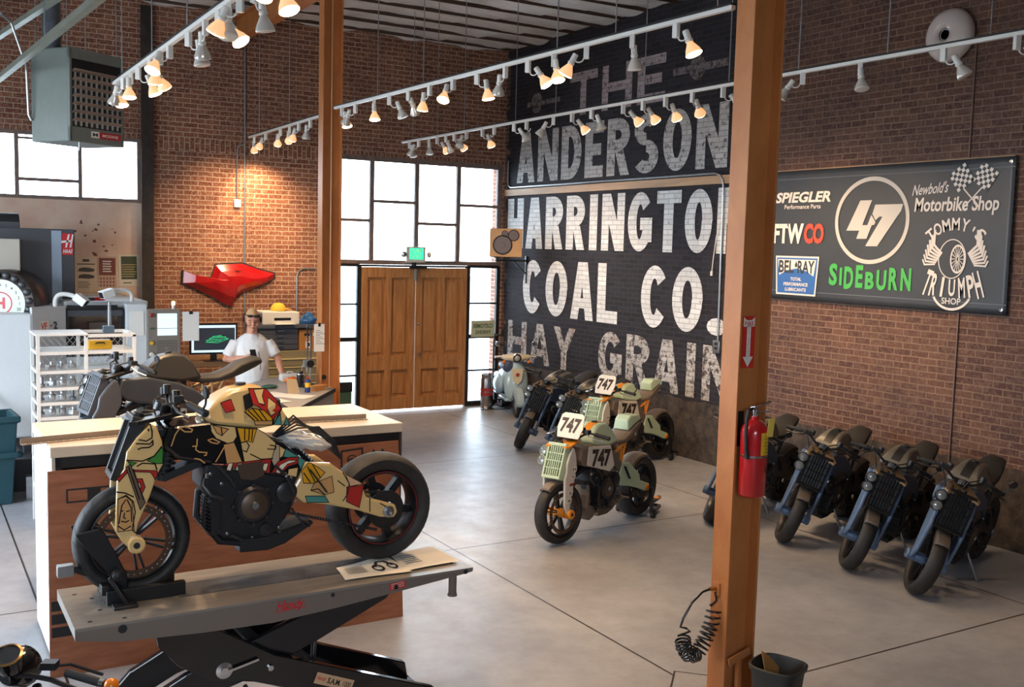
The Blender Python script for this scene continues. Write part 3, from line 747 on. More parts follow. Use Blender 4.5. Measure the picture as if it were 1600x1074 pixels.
for x, y in ((.03, .06), (.61, .06), (.03, .48), (.61, .48)): m.tube([(x, y, .85), (x, y, 2.5)], .006, 6)
m.tube([(-.01, .5, .2), (-.04, .5, .25), (-.06, .5, .7), (-.25, .45, 1.05), (-.4, .4, 1.1)], .012, 8); m.tube([(.1, .0, 0), (.1, 0, -.08)], .006, 6); m.build('gas_line', M_ALU, w)
for (p, q), lab in ((((.80, 13.0, 4.3), (1.27, 5.0, 4.3)), 'galvanised strut channel overhead, crossing in front of the heater'), (((.80, 12.6, 4.75), (1.5, 7.0, 4.75)), 'galvanised strut channel overhead in the upper left corner')):
    t = thing('strut_channel', lab, 'channel', p); d = Vector(q) - Vector(p)
    m = MB(); m.bar((0, 0, 0), d, .055, .012); m.bar(Vector((-.026, 0, .02)), d + Vector((-.026, 0, .02)), .004, .045); m.bar(Vector((.026, 0, .02)), d + Vector((.026, 0, .02)), .004, .045); m.build('channel', mat('zinc', '#8f9488', .4, .6, vary=.2, vscale=6), t, smooth=0)
    for u in (.15, .5, .85): MB().tube([d * u, d * u + Vector((0, 0, 6.1 - p[2]))], .006, 6).build('hanging_rod', M_ALU, t)

# --- back wall conduits, box, exit sign
t = thing('wall_conduit', 'thin steel conduit running straight down the brick wall behind the red fairing', 'conduit', (4.57, YB - .015, 0))
m = MB(); m.tube([(0, 0, .9), (0, 0, 6.0)], .014, 8); m.build('pipe', M_ALU, t)
for z in (2.1, 3.6, 5.0):
    m = MB(); m.box2((-.03, -.016, z), (.03, .014, z + .02)); m.build('pipe_strap', M_ALU, t)
t = thing('switch_box', 'small grey junction box with bent conduit on the brick wall', 'junction box', (4.45, YB - .03, 3.36))
m = MB(); m.box2((-.05, -.02, -.06), (.05, .028, .06)); m.build('box_body', mat('box_grey', '#c8c6c0', .5), t, bevel=.006)
m = MB(); m.tube([(0, .005, .05), (0, .005, .80), (.02, .005, .86), (.06, .005, .88), (.12, .005, .88)], .011, 8); m.build('pipe', M_ALU, t)
t = thing('wall_conduit', 'bent steel conduit on the brick wall beside the rear post', 'conduit', (5.40, YB - .015, 0))
m = MB(); m.tube([(0, 0, 1.62), (0, 0, 2.26), (.03, 0, 2.34), (.1, 0, 2.38), (.3, 0, 2.38)], .014, 8); m.build('pipe', M_ALU, t)

t = thing('exit_sign', 'small lit green EXIT sign above the double door', 'exit sign', (7.42, YB - .09, 2.64), radians(-3))
m = MB(); m.box2((-.17, -.05, -.13), (.17, .03, .13)); m.build('housing', mat('ivory', '#d5cfc4', .5), t, bevel=.012)
m = MB(); m.use(mat('exit_green', '#22e59a', .5, emit='#18e088', estr=1.6)); m.box2((-.12, -.054, -.075), (.12, -.05, .105)); m.use(mat('exit_letters', '#d8ffe9', .5, emit='#0b7d4c', estr=.35)); put_text(m, 'EXIT', lambda a, b: Vector((a, -.056, b + .015)), h=.15, w=.21, bold=.03); m.build('lettering', None, t, smooth=0)
for sx in (-1, 1):
    m = MB(); m.use(M_CHROME).lathe([(.02, 0), (.045, .05), (.05, .06), (0, .065)], 14, (sx * .21, .0, .0), (sx * .3, -1, 0)); m.build('emergency_lamp', None, t)
m = MB(); m.tube([(.05, 0, .13), (.06, 0, .19), (.11, 0, .215), (.15, 0, .19), (.16, 0, .12)], .006, 6); m.build('cable', M_WHITE, t)
m = MB(); m.box2((-.02, .0, -.2), (.02, .1, -.13)); m.build('mount', M_STEELDK, t)

# --- loudspeaker on its wall bracket
M_SPKW = mat('speaker_wood', '#c99b6b', .5, vary=.15, vscale=6)
t = thing('loudspeaker', 'tan square loudspeaker with three cones in the corner', 'loudspeaker', (8.67, 14.75, 2.64), radians(-31))
m = MB(); m.box2((-.27, 0, 0), (.27, .30, .47)); m.build('cabinet', M_SPKW, t, bevel=.008)
M_CONE = mat('cone_grey', '#6a6062', .55)
for cx, cz, r, nm in ((-.055, .20, .165, 'woofer'), (.125, .36, .095, 'midrange'), (-.02, .385, .055, 'tweeter')):
    m = MB(); m.use(M_BLACKM).lathe([(r, 0), (r, .008), (r * .9, .012), (r * .86, .006), (r * .86, .0)], 28, (cx, 0, cz), (0, -1, 0), closed=True); m.use(M_CONE).lathe([(r * .86, .006), (r * .55, .001), (r * .3, .001), (r * .27, .010), (0, .014)], 28, (cx, 0, cz), (0, -1, 0)); m.build(nm, None, t)
t = thing('speaker_bracket', 'black steel wall bracket holding up the loudspeaker', 'bracket', (XR, 14.88, 2.58))
m = MB(); m.box2((-.03, -.02, -.38), (0, .02, .08)); m.bar((-.02, 0, .0), (-.62, 0, .0), .03, .03); m.bar((-.02, 0, -.22), (-.27, 0, -.01), .02, .02); m.bar((-.6, 0, -.0), (-.6, 0, .06), .04, .03); m.box2((-.7, -.1, .045), (-.4, .1, .058)); m.build('bracket_frame', M_BLACK, t, smooth=0)

# --- ledger board, conduit run and outlet on the right wall
t = thing('ledger_board', 'long pale wooden board screwed across the painted brick wall', 'board', (XR, 10.8, 3.745))
m = MB(); m.box2((-.03, -4.75, -.055), (0, 4.85, .055)); m.build('plank', mat('raw_pine', '#c49c75', .6, vary=.2, vscale=3, stretch=(1, .4, 5)), t, smooth=0, bevel=.003)
t = thing('wall_conduit', 'steel conduit above the pale board, bending down to a wall outlet', 'conduit', (XR, 0, 0))
m = MB(); m.tube([(-.02, 15.55, 4.3), (-.02, 15.55, 3.95), (-.02, 15.52, 3.87), (-.02, 15.45, 3.83), (-.02, 10.25, 3.83), (-.03, 10.13, 3.80), (-.04, 10.06, 3.72), (-.04, 10.05, 3.6), (-.02, 10.05, 1.66)], .015, 8); m.build('pipe', M_ALU, t)
m = MB(); m.box2((-.05, 9.99, 1.5), (0, 10.12, 1.66)); m.build('outlet_box', M_ALU, t, bevel=.005)
m = MB(); m.use(M_BLACK)
for z in (1.545, 1.605): m.box2((-.053, 10.03, z), (-.05, 10.08, z + .03))
m.build('socket', None, t, smooth=0)
m = MB(); m.tube([(-.045, 10.2, 2.55), (-.035, 10.19, 2.75), (-.03, 10.16, 3.0), (-.03, 10.09, 3.2)], .007, 6); m.lathe([(.018, 0), (.018, .06)], 8, (-.045, 10.2, 2.5)); m.build('pull_cord', M_WHITE, t)
t = thing('wall_conduit', 'thin dark conduit running down the brick wall behind the banner', 'conduit', (XR, 6.55, 0))
m = MB(); m.tube([(-.012, 0, .5), (-.012, 0, 4.95)], .009, 6); m.build('pipe', mat('brown_pipe', '#6b5248', .5, .3), t)
t = thing('lamp_reflector', 'round white enamel dish with a dark centre high on the brick wall', 'reflector', (XR, 6.83, 5.03))
m = MB(); m.lathe([(.26, .02), (.27, .05), (.25, .10), (.2, .15), (.13, .175), (.075, .165), (.06, .13)], 40, (0, 0, 0), (-1, 0, 0)); m.build('dish', mat('enamel', '#c9c0bc', .22, coat=.4), t, smooth=60)
m = MB(); m.use(M_BLACKM).lathe([(.075, .12), (.06, .14), (.055, .10), (.03, .10), (.028, .13), (0, .13)], 24, (0, 0, 0), (-1, 0, 0)); m.lathe([(.05, 0), (.05, .13)], 16, (0, 0, 0), (-1, 0, 0)); m.build('socket', None, t)

# --- vinyl banner
t = thing('vinyl_banner', 'black vinyl banner with motorcycle shop logos on the brick wall', 'banner', (XR - .045, 7.62, 3.03))
nu, nv = 60, 24; W2, H2 = 1.60, .76
def bz(u, v):
    x = (u / W2); z = v / H2
    return .014 * sin(3 * x + 2 * z) * sin(2.2 * z + .6) + .010 * sin(9 * x + 4 * z) * max(0, -z - .1) + .012 * math.exp(-((x + 1 - (z - .4) * .6) ** 2) * 12)
def bfn(a, b, off=0.0):      # a to the right as seen from the room
    return Vector((-(bz(a, b) * .15 if off < .005 else -off + .0065 + (off - .0055) * 2) - off, -a, b))
m = MB(); m.add([bfn(-W2 + 2 * W2 * i / nu, -H2 + 2 * H2 * j / nv) for j in range(nv + 1) for i in range(nu + 1)], [(j * (nu + 1) + i, j * (nu + 1) + i + 1, (j + 1) * (nu + 1) + i + 1, (j + 1) * (nu + 1) + i) for j in range(nv) for i in range(nu)])
ban = m.build('banner_sheet', mat('vinyl_black', '#33383f', .42, vary=.12, vscale=3), t, smooth=80)
md = ban.modifiers.new('thick', 'SOLIDIFY'); md.thickness = .003
for v in (-.66, .66):
    m = MB(); m.add([bfn(-W2 + 2 * W2 * i / nu, v + dv, .0035) for dv in (-.006, .006) for i in range(nu + 1)], [(i, i + 1, nu + 2 + i, nu + 1 + i) for i in range(nu)]); m.build('hem', mat('hem_grey', '#525963', .5), t, smooth=0)
m = MB(); m.use(M_CHROME)
for a in (-1.55, 1.55):
    for b_ in (-.71, .71): m.lathe([(.018, 0), (.018, .005), (.009, .006)], 14, bfn(a, b_, .003), (-1, 0, 0))
m.build('grommet', None, t)
M_INK = mat('ink_white', '#d9d2cb', .5); M_INKR = mat('ink_red', '#d8432a', .5); M_INKG = mat('ink_green', '#3da24a', .5); M_INKB = mat('ink_blue', '#2c5fa3', .5); M_INKS = mat('ink_silver', '#bdb9b4', .45); M_INKK = mat('ink_dark', '#2c3138', .5)
def logo(name): return MB(), (lambda cx, cy, off=.006, rot=0.0, sh=0.0: (lambda a, b: bfn(cx + (a + sh * b) * cos(rot) - b * sin(rot), cy + (a + sh * b) * sin(rot) + b * cos(rot), off)))
Y0 = 7.62; ZZ = 3.03
m, F_ = logo('47'); fo = F_(-.055, .165)
m.use(M_INKS); ring_strip(m, arc(0, 0, .50, 0, 360, 56, .475), arc(0, 0, .455, 0, 360, 56, .43), fo)
# a bold slanted 47
m.face([(-.20, .25), (-.02, .25), (-.13, -.06), (-.02, -.06), (.06, .16), (.0, .03), (-.09, -.23), (-.26, -.23), (-.20, -.06), (-.36, -.06)], fo) if False else None
m.face([(-.18, .22), (.0, .22), (-.09, -.03), (-.20, -.03), (-.18, .0)], fo) if False else None
f4 = F_(-.055, .165, .006, 0, .28)
m.face([(-.22, .22), (-.06, .22), (-.10, -.05), (-.03, -.05), (-.015, .06), (.07, -.02), (.06, -.05), (.03, -.05), (.01, -.20), (-.13, -.20), (-.12, -.11), (-.30, -.11)], f4)
m.face([(.0, .17), (.36, .17), (.36, .10), (.18, -.28), (.02, -.28), (.14, .04), (.10, .04), (.06, .0), (-.005, .07)], f4)
m.build('round_logo', None, t, smooth=0)
m, F_ = logo('s'); m.use(M_INK); put_text(m, 'SPIEGLER', F_(-1.05, .445, .006, 0, .25), h=.125, w=.86, bold=.035); put_text(m, 'Performance Parts', F_(-1.06, .335), h=.05, w=.56, bold=.01); m.build('lettering_parts', None, t, smooth=0)
m, F_ = logo('f'); m.use(M_INK); put_text(m, 'FTW', F_(-1.26, .02), h=.235, w=.48, bold=.045); m.use(M_INKR); put_text(m, 'CO', F_(-.86, .02), h=.235, w=.30, bold=.045); m.build('lettering_red_white', None, t, smooth=0)
m, F_ = logo('b'); fb = F_(-1.10, -.475); m.use(M_INK); m.face([(-.34, .23), (.34, .23), (.31, -.23), (-.31, -.23)], fb); m.use(M_INKB); m.face([(-.32, .21), (.32, .21), (.29, -.21), (-.29, -.21)], F_(-1.10, -.475, .0068)); m.use(M_INK); m.face([(-.3, .19), (.3, .19), (.27, -.0), (.15, .06), (0, .085), (-.15, .06), (-.27, -.0)], F_(-1.10, -.475, .0074)); m.use(M_INKK); put_text(m, 'BEL', F_(-1.26, -.37, .008), h=.15, w=.24, bold=.03); put_text(m, 'RAY', F_(-.95, -.37, .008), h=.15, w=.26, bold=.03); m.face([(0, .05), (.022, .0), (.014, -.025), (-.014, -.025), (-.022, 0)], F_(-1.105, -.35, .008)); m.use(M_INK)
for i, s_ in enumerate(('TOTAL', 'PERFORMANCE', 'LUBRICANTS')): put_text(m, s_, F_(-1.10, -.475 - .04 - i * .062, .008), h=.04, w=(.17, .38, .33)[i], bold=.025)
m.build('badge_blue', None, t, smooth=0)
m, F_ = logo('sb'); m.use(M_INKG); xs = 0
for i, (c_, w_, h_, dy) in enumerate((('S', .12, .25, .02), ('I', .035, .2, .0), ('D', .13, .25, -.01), ('E', .10, .25, .01), ('B', .12, .19, -.03), ('U', .13, .22, -.02), ('R', .12, .24, .0), ('N', .13, .24, .0))):
    put_text(m, c_, F_(-.60 + xs + w_ / 2, -.46 + dy), h=h_, w=w_, bold=.04); xs += w_ + .032
m.build('lettering_green', None, t, smooth=0)
m, F_ = logo('n'); m.use(M_INK); put_text(m, "Newbold's", F_(.68, .485, .006, .06, .3), h=.115, w=.42, bold=.015); put_text(m, 'Motorbike Shop', F_(.98, .30, .006, 0, .08), h=.19, w=.96, bold=.022)
for sx in (-1, 1):
    r = radians(-34 * sx); fl = F_(1.16 + sx * .13, .58, .0062, r)
    for i in range(6):
        for j in range(6):
            m.use(M_INK if (i + j) % 2 == 0 else M_INKK); a0, b0 = -.105 + i * .035, -.105 + j * .035; m.face([(a0, b0), (a0 + .035, b0), (a0 + .035, b0 + .035), (a0, b0 + .035)], fl)
    m.use(M_INK)
    for q in stroke([(sx * .10, .02), (-sx * .22, -.30)], .014): m.face(q, F_(1.16 + sx * .13, .58 - .0, .0058))
m.build('flag_logo', None, t, smooth=0)
m, F_ = logo('t'); m.use(M_INK); cx, cy = 1.0, -.20
for i, c_ in enumerate("TOMMY'S"):
    a = radians(54 - i * 108 / 6); put_text(m, c_, F_(cx - .35 * sin(a), cy + .05 + .27 * cos(a), .006, a * .7), h=.125 if c_ != "'" else .05, w=.09 if c_ != "'" else .02, bold=.02)
for i, c_ in enumerate('TRIUMPH'):
    a = radians(-54 + i * 108 / 6); k_ = abs(i - 3) / 3; put_text(m, c_, F_(cx + .36 * sin(a) * 1.0, cy - .22 - .10 * cos(a), .006, a * .35), h=.17 + .10 * k_, w=.075 if c_ != 'I' else .03, bold=.025)
put_text(m, 'SHOP', F_(cx, cy - .455), h=.065, w=.22, bold=.015)
ring_strip(m, arc(0, 0, .24, 200, 340, 20, .22), arc(0, 0, .215, 205, 335, 20, .195), F_(cx, cy - .33))
ring_strip(m, arc(0, 0, .16, 0, 360, 36, .20), arc(0, 0, .15, 0, 360, 36, .19), F_(cx - .02, cy - .03)); m.use(M_INKK); m.face(arc(0, 0, .15, 0, 350, 36, .19), F_(cx - .02, cy - .03, .0058)); m.use(M_INK)
ring_strip(m, arc(0, 0, .085, 0, 360, 32, .145), arc(0, 0, .07, 0, 360, 32, .125), F_(cx + .045, cy - .03, .0064))
for i in range(8): a = pi * i / 8; m.face(stroke([(-.07 * cos(a), -.125 * sin(a)), (.07 * cos(a), .125 * sin(a))], .007)[0], F_(cx + .045, cy - .03, .0066))
for sx in (-1, 1):
    for i in range(7):
        a0 = (.17 + .035 * i) * 1.0; b0 = -.02 + .012 * i * i * .5; L_ = .24 - .018 * i
        ang = radians(78 - i * 10); p0 = (sx * (.15 + i * .012), .02 - i * .018); tip = (sx * (.17 + .22 * sin(radians(20 + i * 8)) + .0), .26 - i * .05)
        for q in stroke([p0, ((p0[0] + tip[0]) / 2 + sx * .05, (p0[1] + tip[1]) / 2 - .03), tip], .026 - i * .0015): m.face(q, F_(cx + .01, cy + .0, .0062 + i * .0001))
m.build('winged_tyre_logo', None, t, smooth=0)
ART = [('frame','p','cream',[(0.332,0.91),(0.198,0.888),(0.189,0.835),(0.209,0.805),(0.24,0.801),(0.302,0.833),(0.327,0.871)]),('frame','p','tan',[(0.32,0.906),(0.235,0.879),(0.271,0.845),(0.299,0.864)]),('frame','p','tan',[(0.263,0.797),(0.204,0.804),(0.156,0.681),(0.243,0.675)]),('frame','p','cream',[(0.187,0.883),(0.084,0.874),(0.029,0.837),(-0.027,0.783),(-0.02,0.718),(-0.002,0.689),(0.148,0.687),(0.169,0.803)]),('frame','p','yellow',[(0.189,0.883),(0.081,0.868),(0.102,0.796),(0.133,0.808),(0.167,0.797)]),('frame','p','red',[(0.274,0.688),(-0.002,0.697),(0.008,0.615),(0.177,0.655)]),('frame','p','white',[(0.236,0.69),(0.21,0.692),(0.224,0.647),(0.247,0.655)]),('frame','p','white',[(0.187,0.686),(0.161,0.687),(0.175,0.643),(0.199,0.651)]),('frame','p','white',[(0.138,0.681),(0.112,0.683),(0.126,0.638),(0.15,0.647)]),('frame','p','white',[(0.083,0.676),(0.057,0.678),(0.071,0.633),(0.095,0.642)]),('frame','p','white',[(0.04,0.673),(0.014,0.674),(0.028,0.629),(0.052,0.638)]),('frame','p','greyc',[(-0.002,0.689),(-0.027,0.778),(-0.053,0.766),(-0.048,0.685),(-0.023,0.637)]),('frame','p','teal',[(-0.083,0.748),(-0.198,0.67),(-0.169,0.62),(-0.146,0.682),(-0.068,0.702)]),('frame','p','cream',[(-0.048,0.766),(-0.081,0.743),(-0.065,0.704),(-0.048,0.695)]),('frame','p','red',[(-0.002,0.619),(-0.038,0.676),(-0.099,0.696),(-0.158,0.694),(-0.151,0.656),(-0.099,0.645),(-0.053,0.604)]),('frame','p','white',[(-0.023,0.619),(-0.053,0.66),(-0.099,0.679),(-0.144,0.677),(-0.135,0.668),(-0.094,0.659),(-0.048,0.609)]),('frame','p','cream',[(-0.099,0.63),(-0.156,0.635),(-0.146,0.58),(-0.095,0.595)]),('frame','s','black',[(0.177,0.798),(0.138,0.805),(0.123,0.779),(0.138,0.746),(0.158,0.757)],0.006),('frame','s','black',[(0.008,0.775),(-0.027,0.766),(-0.024,0.748),(0.023,0.754)],0.006),('frame','s','black',[(0.118,0.734),(0.058,0.699),(-0.012,0.698)],0.006),('frame','s','black',[(0.148,0.875),(0.148,0.811)],0.006),('frame','s','black',[(0.123,0.873),(0.126,0.811)],0.006),('frame','s','black',[(0.104,0.869),(0.11,0.806)],0.006),('frame','s','black',[(0.276,0.894),(0.27,0.846)],0.006),('frame','s','tan',[(0.493,0.903),(0.468,0.912),(0.428,0.891),(0.433,0.879),(0.468,0.882),(0.493,0.903)],0.007),('frame','s','tan',[(0.348,0.828),(0.322,0.834),(0.286,0.813),(0.297,0.805),(0.327,0.813),(0.348,0.828)],0.007),('frame','s','tan',[(0.403,0.84),(0.406,0.798)],0.007),('frame','s','tan',[(0.429,0.801),(0.409,0.8),(0.411,0.781),(0.394,0.767),(0.353,0.761),(0.356,0.748),(0.368,0.746)],0.007),('frame','s','tan',[(0.488,0.913),(0.518,0.869),(0.538,0.809)],0.007),('frame','s','tan',[(0.261,0.782),(0.284,0.742),(0.307,0.705)],0.007),('frame','s','tan',[(0.419,0.735),(0.389,0.727),(0.363,0.704)],0.007),('frame','p','pink',[(0.328,0.701),(0.261,0.693),(0.263,0.682),(0.323,0.692)]),('tank','p','red',[(0.27,1.02),(0.212,1.036),(0.198,0.978),(0.249,0.967)]),('tank','p','black',[(0.144,1.049),(0.106,1.064),(0.096,0.994),(0.142,0.973)]),('tank','p','red',[(0.108,1.086),(0.013,1.083),(-0.054,1.003),(-0.061,0.973),(-0.013,0.911),(0.03,0.958),(0.072,0.993),(0.096,1.004)]),('tank','p','cream',[(0.081,1.08),(0.021,1.081),(0.038,1.043),(0.03,0.998),(0.064,1.008)]),('tank','p','cream',[(0.007,1.037),(-0.033,1.0),(-0.026,0.95),(-0.0,0.936),(0.02,0.978)]),('tank','p','yellow',[(0.147,0.967),(0.102,0.984),(0.037,0.969),(-0.006,0.924),(-0.01,0.908),(0.092,0.914)]),('tank','p','tan',[(0.092,0.914),(-0.01,0.908),(-0.008,0.884),(0.087,0.89)]),('tank','p','teal',[(-0.008,0.886),(-0.054,0.945),(-0.061,0.88)]),('tank','p','teal',[(-0.075,0.879),(-0.088,0.926),(-0.109,0.877)]),('tank','s','black',[(0.142,0.965),(0.092,0.916)],0.006),('tank','s','black',[(0.127,0.974),(0.07,0.915)],0.006),('tank','s','black',[(0.102,0.982),(0.047,0.912)],0.006),('tank','s','black',[(0.067,0.975),(0.022,0.911)],0.006),('tank','s','black',[(-0.053,1.008),(-0.008,0.886)],0.006),('tank','s','black',[(-0.038,1.014),(-0.061,0.973),(-0.013,0.885)],0.006),('fork','p','green',[(0.651,0.738),(0.617,0.76),(0.578,0.808),(0.571,0.792),(0.573,0.718),(0.602,0.718)]),('fork','p','green',[(0.746,0.741),(0.703,0.732),(0.727,0.713)]),('fork','p','red',[(0.803,0.653),(0.756,0.699),(0.603,0.682),(0.598,0.661),(0.613,0.637),(0.627,0.664),(0.637,0.676),(0.718,0.686),(0.751,0.681),(0.789,0.639)]),('fork','p','red',[(0.715,0.647),(0.676,0.646),(0.662,0.599),(0.685,0.553),(0.707,0.582)]),('fork','p','white',[(0.705,0.625),(0.689,0.627),(0.683,0.601),(0.695,0.581)]),('fork','p','brown',[(0.756,0.713),(0.734,0.726),(0.662,0.518),(0.688,0.483),(0.717,0.583)]),('fork','p','tan',[(0.797,0.549),(0.758,0.56),(0.728,0.531),(0.719,0.379),(0.799,0.378)]),('fork','s','black',[(0.635,0.931),(0.625,0.893),(0.626,0.857),(0.655,0.842),(0.693,0.852)],0.007),('fork','s','black',[(0.707,0.832),(0.636,0.825),(0.623,0.842),(0.621,0.821),(0.64,0.808),(0.679,0.808),(0.698,0.8)],0.007),('fork','s','black',[(0.755,0.749),(0.675,0.738),(0.617,0.76),(0.578,0.808)],0.007),('fork','s','black',[(0.703,0.712),(0.675,0.727),(0.612,0.719),(0.603,0.687)],0.007),('fork','s','black',[(0.804,0.587),(0.761,0.578),(0.719,0.553)],0.007),('fork','s','black',[(0.797,0.549),(0.757,0.566),(0.723,0.53),(0.713,0.475),(0.729,0.38),(0.704,0.356)],0.006),('fork','s','black',[(0.758,0.544),(0.778,0.515),(0.794,0.42)],0.006),('fork','s','black',[(0.753,0.544),(0.733,0.499),(0.731,0.424)],0.006),('fork','s','black',[(0.786,0.483),(0.77,0.487)],0.006),('fork','s','black',[(0.758,0.48),(0.74,0.484)],0.006),('fork','s','black',[(0.766,0.476),(0.77,0.45),(0.759,0.443)],0.006),('fork','s','black',[(0.784,0.432),(0.759,0.425),(0.744,0.434)],0.006),('fork','s','black',[(0.799,0.41),(0.769,0.385),(0.734,0.402)],0.006),('fork','s','black',[(0.721,0.701),(0.672,0.535)],0.006),('fork','s','black',[(0.744,0.714),(0.692,0.538)],0.006),('fork','p','black',[(0.649,0.907),(0.64,0.906),(0.64,0.894),(0.647,0.894)]),('swing','p','yellow',[(-0.176,0.614),(-0.218,0.659),(-0.271,0.626),(-0.314,0.591),(-0.256,0.534),(-0.187,0.541)]),('swing','p','tan',[(-0.251,0.535),(-0.357,0.566),(-0.369,0.471),(-0.315,0.461),(-0.23,0.495)]),('swing','p','red',[(-0.447,0.494),(-0.552,0.495),(-0.526,0.363),(-0.446,0.408)]),('swing','p','teal',[(-0.198,0.466),(-0.315,0.455),(-0.339,0.415),(-0.209,0.427)]),('swing','p','pinkc',[(-0.439,0.569),(-0.547,0.504),(-0.467,0.495)]),('swing','s','black',[(-0.187,0.602),(-0.23,0.537)],0.006),('swing','s','black',[(-0.208,0.636),(-0.256,0.539)],0.006),('swing','s','black',[(-0.239,0.644),(-0.288,0.562)],0.006),('swing','s','black',[(-0.23,0.495),(-0.272,0.501),(-0.315,0.461)],0.006),('swing','s','black',[(-0.422,0.581),(-0.461,0.514),(-0.451,0.452),(-0.424,0.413)],0.006),('swing','s','black',[(-0.39,0.537),(-0.434,0.501)],0.006),('swing','s','black',[(-0.591,0.416),(-0.592,0.331)],0.006),('swing','s','black',[(-0.654,0.377),(-0.717,0.338)],0.006)]
# ------------------------------------------------------------------ motorcycles
PAL = {'cream': '#e0bd80', 'tan': '#cf9c62', 'yellow': '#e3a21c', 'red': '#b32a22', 'white': '#e9dcc0', 'greyc': '#b9a68c', 'teal': '#4f8f86', 'green': '#3f8a34', 'pink': '#c8846c', 'pinkc': '#dcae88', 'brown': '#6f5a48', 'black': '#0c0b0c'}
MART = {k: mat('artwork_' + k, v, .2, coat=.5) for k, v in PAL.items()}
FRAME = [(.55, .91), (.33, .92), (.08, .86), (-.06, .79), (-.21, .66), (-.16, .56), (.05, .61), (.29, .68), (.50, .73), (.58, .80)]
TANK = [(.36, .93), (.33, .99), (.27, 1.045), (.2, 1.085), (.11, 1.10), (.02, 1.09), (-.04, 1.02), (-.12, .89), (.06, .865), (.30, .90)]
FORK = [(.63, .93), (.60, .91), (.575, .84), (.565, .77), (.57, .71), (.60, .66), (.64, .54), (.675, .46), (.70, .40), (.71, .345), (.67, .30), (.69, .265), (.73, .265), (.78, .32), (.812, .38), (.80, .64), (.765, .70), (.75, .79), (.70, .86)]
SWING = [(-.13, .52), (-.16, .57), (-.19, .66), (-.27, .65), (-.35, .64), (-.44, .57), (-.55, .49), (-.57, .42), (-.76, .355), (-.775, .31), (-.75, .275), (-.66, .29), (-.52, .345), (-.33, .40), (-.19, .425), (-.14, .47)]
ENGINE = [(.36, .69), (.10, .70), (-.16, .62), (-.17, .50), (-.12, .38), (-.02, .25), (.10, .235), (.26, .27), (.31, .33), (.30, .46), (.37, .56)]

def tyre(m, c, R, w, rr, grooves=22, ax=(0, 1, 0)):
    h = w / 2
    prof = [(rr, -h * .62), (rr + .012, -h * .80), (R - .055, -h * .98), (R - .032, -h), (R - .014, -h * .78), (R - .003, -h * .38), (R, 0), (R - .003, h * .38), (R - .014, h * .78), (R - .032, h), (R - .055, h * .98), (rr + .012, h * .80), (rr, h * .62)]
    m.use(M_RUBBER).lathe(prof, 48, c, ax, closed=True)
    m.use(M_BLACKM)
    out = [(R + .0008, 0), (R - .0022, h * .38), (R - .013, h * .78), (R - .026, h * .94)]
    a = Vector(ax); u = a.orthogonal().normalized(); v = a.cross(u); c = Vector(c)
    for k in range(grooves):
        for s in (-1, 1):
            t0 = 2 * pi * (k + (.5 if s > 0 else 0)) / grooves; pv = []
            for i, (r, hh) in enumerate(out[0 if k % 2 else 1:]):
                t = t0 + i * .07
                for dt in (-.008, .008): pv.append(c + a * hh * s + (u * cos(t + dt) + v * sin(t + dt)) * (r + .0006))
            m.add(pv, [(2 * i, 2 * i + 1, 2 * i + 3, 2 * i + 2) for i in range(len(pv) // 2 - 1)])

def front_rim(m, c, col, disc):
    c = Vector(c); Y = Vector((0, 1, 0))
    m.use(col).lathe([(.222, -.045), (.222, .045), (.214, .048), (.205, .030), (.203, 0), (.205, -.030), (.214, -.048)], 48, c, Y, closed=True)
    m.lathe([(.0, -.05), (.028, -.05), (.032, -.03), (.032, .03), (.028, .05), (0, .05)], 20, c, Y)
    for k in range(6):
        for d in (-.10, .10):
            a = 2 * pi * k / 6 + .3; p = c + Vector((cos(a + d * 2.2) * .03, 0, sin(a + d * 2.2) * .03)); q = c + Vector((cos(a + d) * .208, 0, sin(a + d) * .208))
            m.bar(p, q, .012, .034, up=(0, 1, 0))
def disc(m, c, y, col):
    c = Vector(c) + Vector((0, y, 0)); Y = Vector((0, 1, 0))
    m.use(col).lathe([(.160, -.002), (.198, -.002), (.198, .002), (.160, .002)], 48, c, Y, closed=True)
    m.use(M_CHROME)
    for k in range(36):
        a = 2 * pi * k / 36; m.lathe([(.004, -.0026), (.004, .0026), (0, .0027)], 6, c + Vector((cos(a) * .181, 0, sin(a) * .181)), Y)
def rear_rim(m, c, col, stripe):
    c = Vector(c); Y = Vector((0, 1, 0))
    m.use(col).lathe([(.222, -.075), (.222, .075), (.212, .078), (.200, .05), (.196, 0), (.200, -.05), (.212, -.078)], 48, c, Y, closed=True)
    m.lathe([(0, -.06), (.05, -.06), (.055, -.03), (.055, .03), (.05, .06), (0, .06)], 20, c, Y)
    for k in range(6):
        a = 2 * pi * k / 6 + .2; m.bar(c + Vector((cos(a) * .05, 0, sin(a) * .05)), c + Vector((cos(a) * .202, 0, sin(a) * .202)), .045, .05, up=(0, 1, 0))
    if stripe:
        for s in (-1, 1): m.use(stripe).lathe([(.217, s * .0785), (.221, s * .0785), (.221, s * .0795), (.217, s * .0795)], 48, c, Y, closed=True)

def quad_text(m, s, o, u, v, h, w, off=.001, **k):
    put_text(m, s, plane_fn(o, u, v, None, off), h=h, w=w, **k)

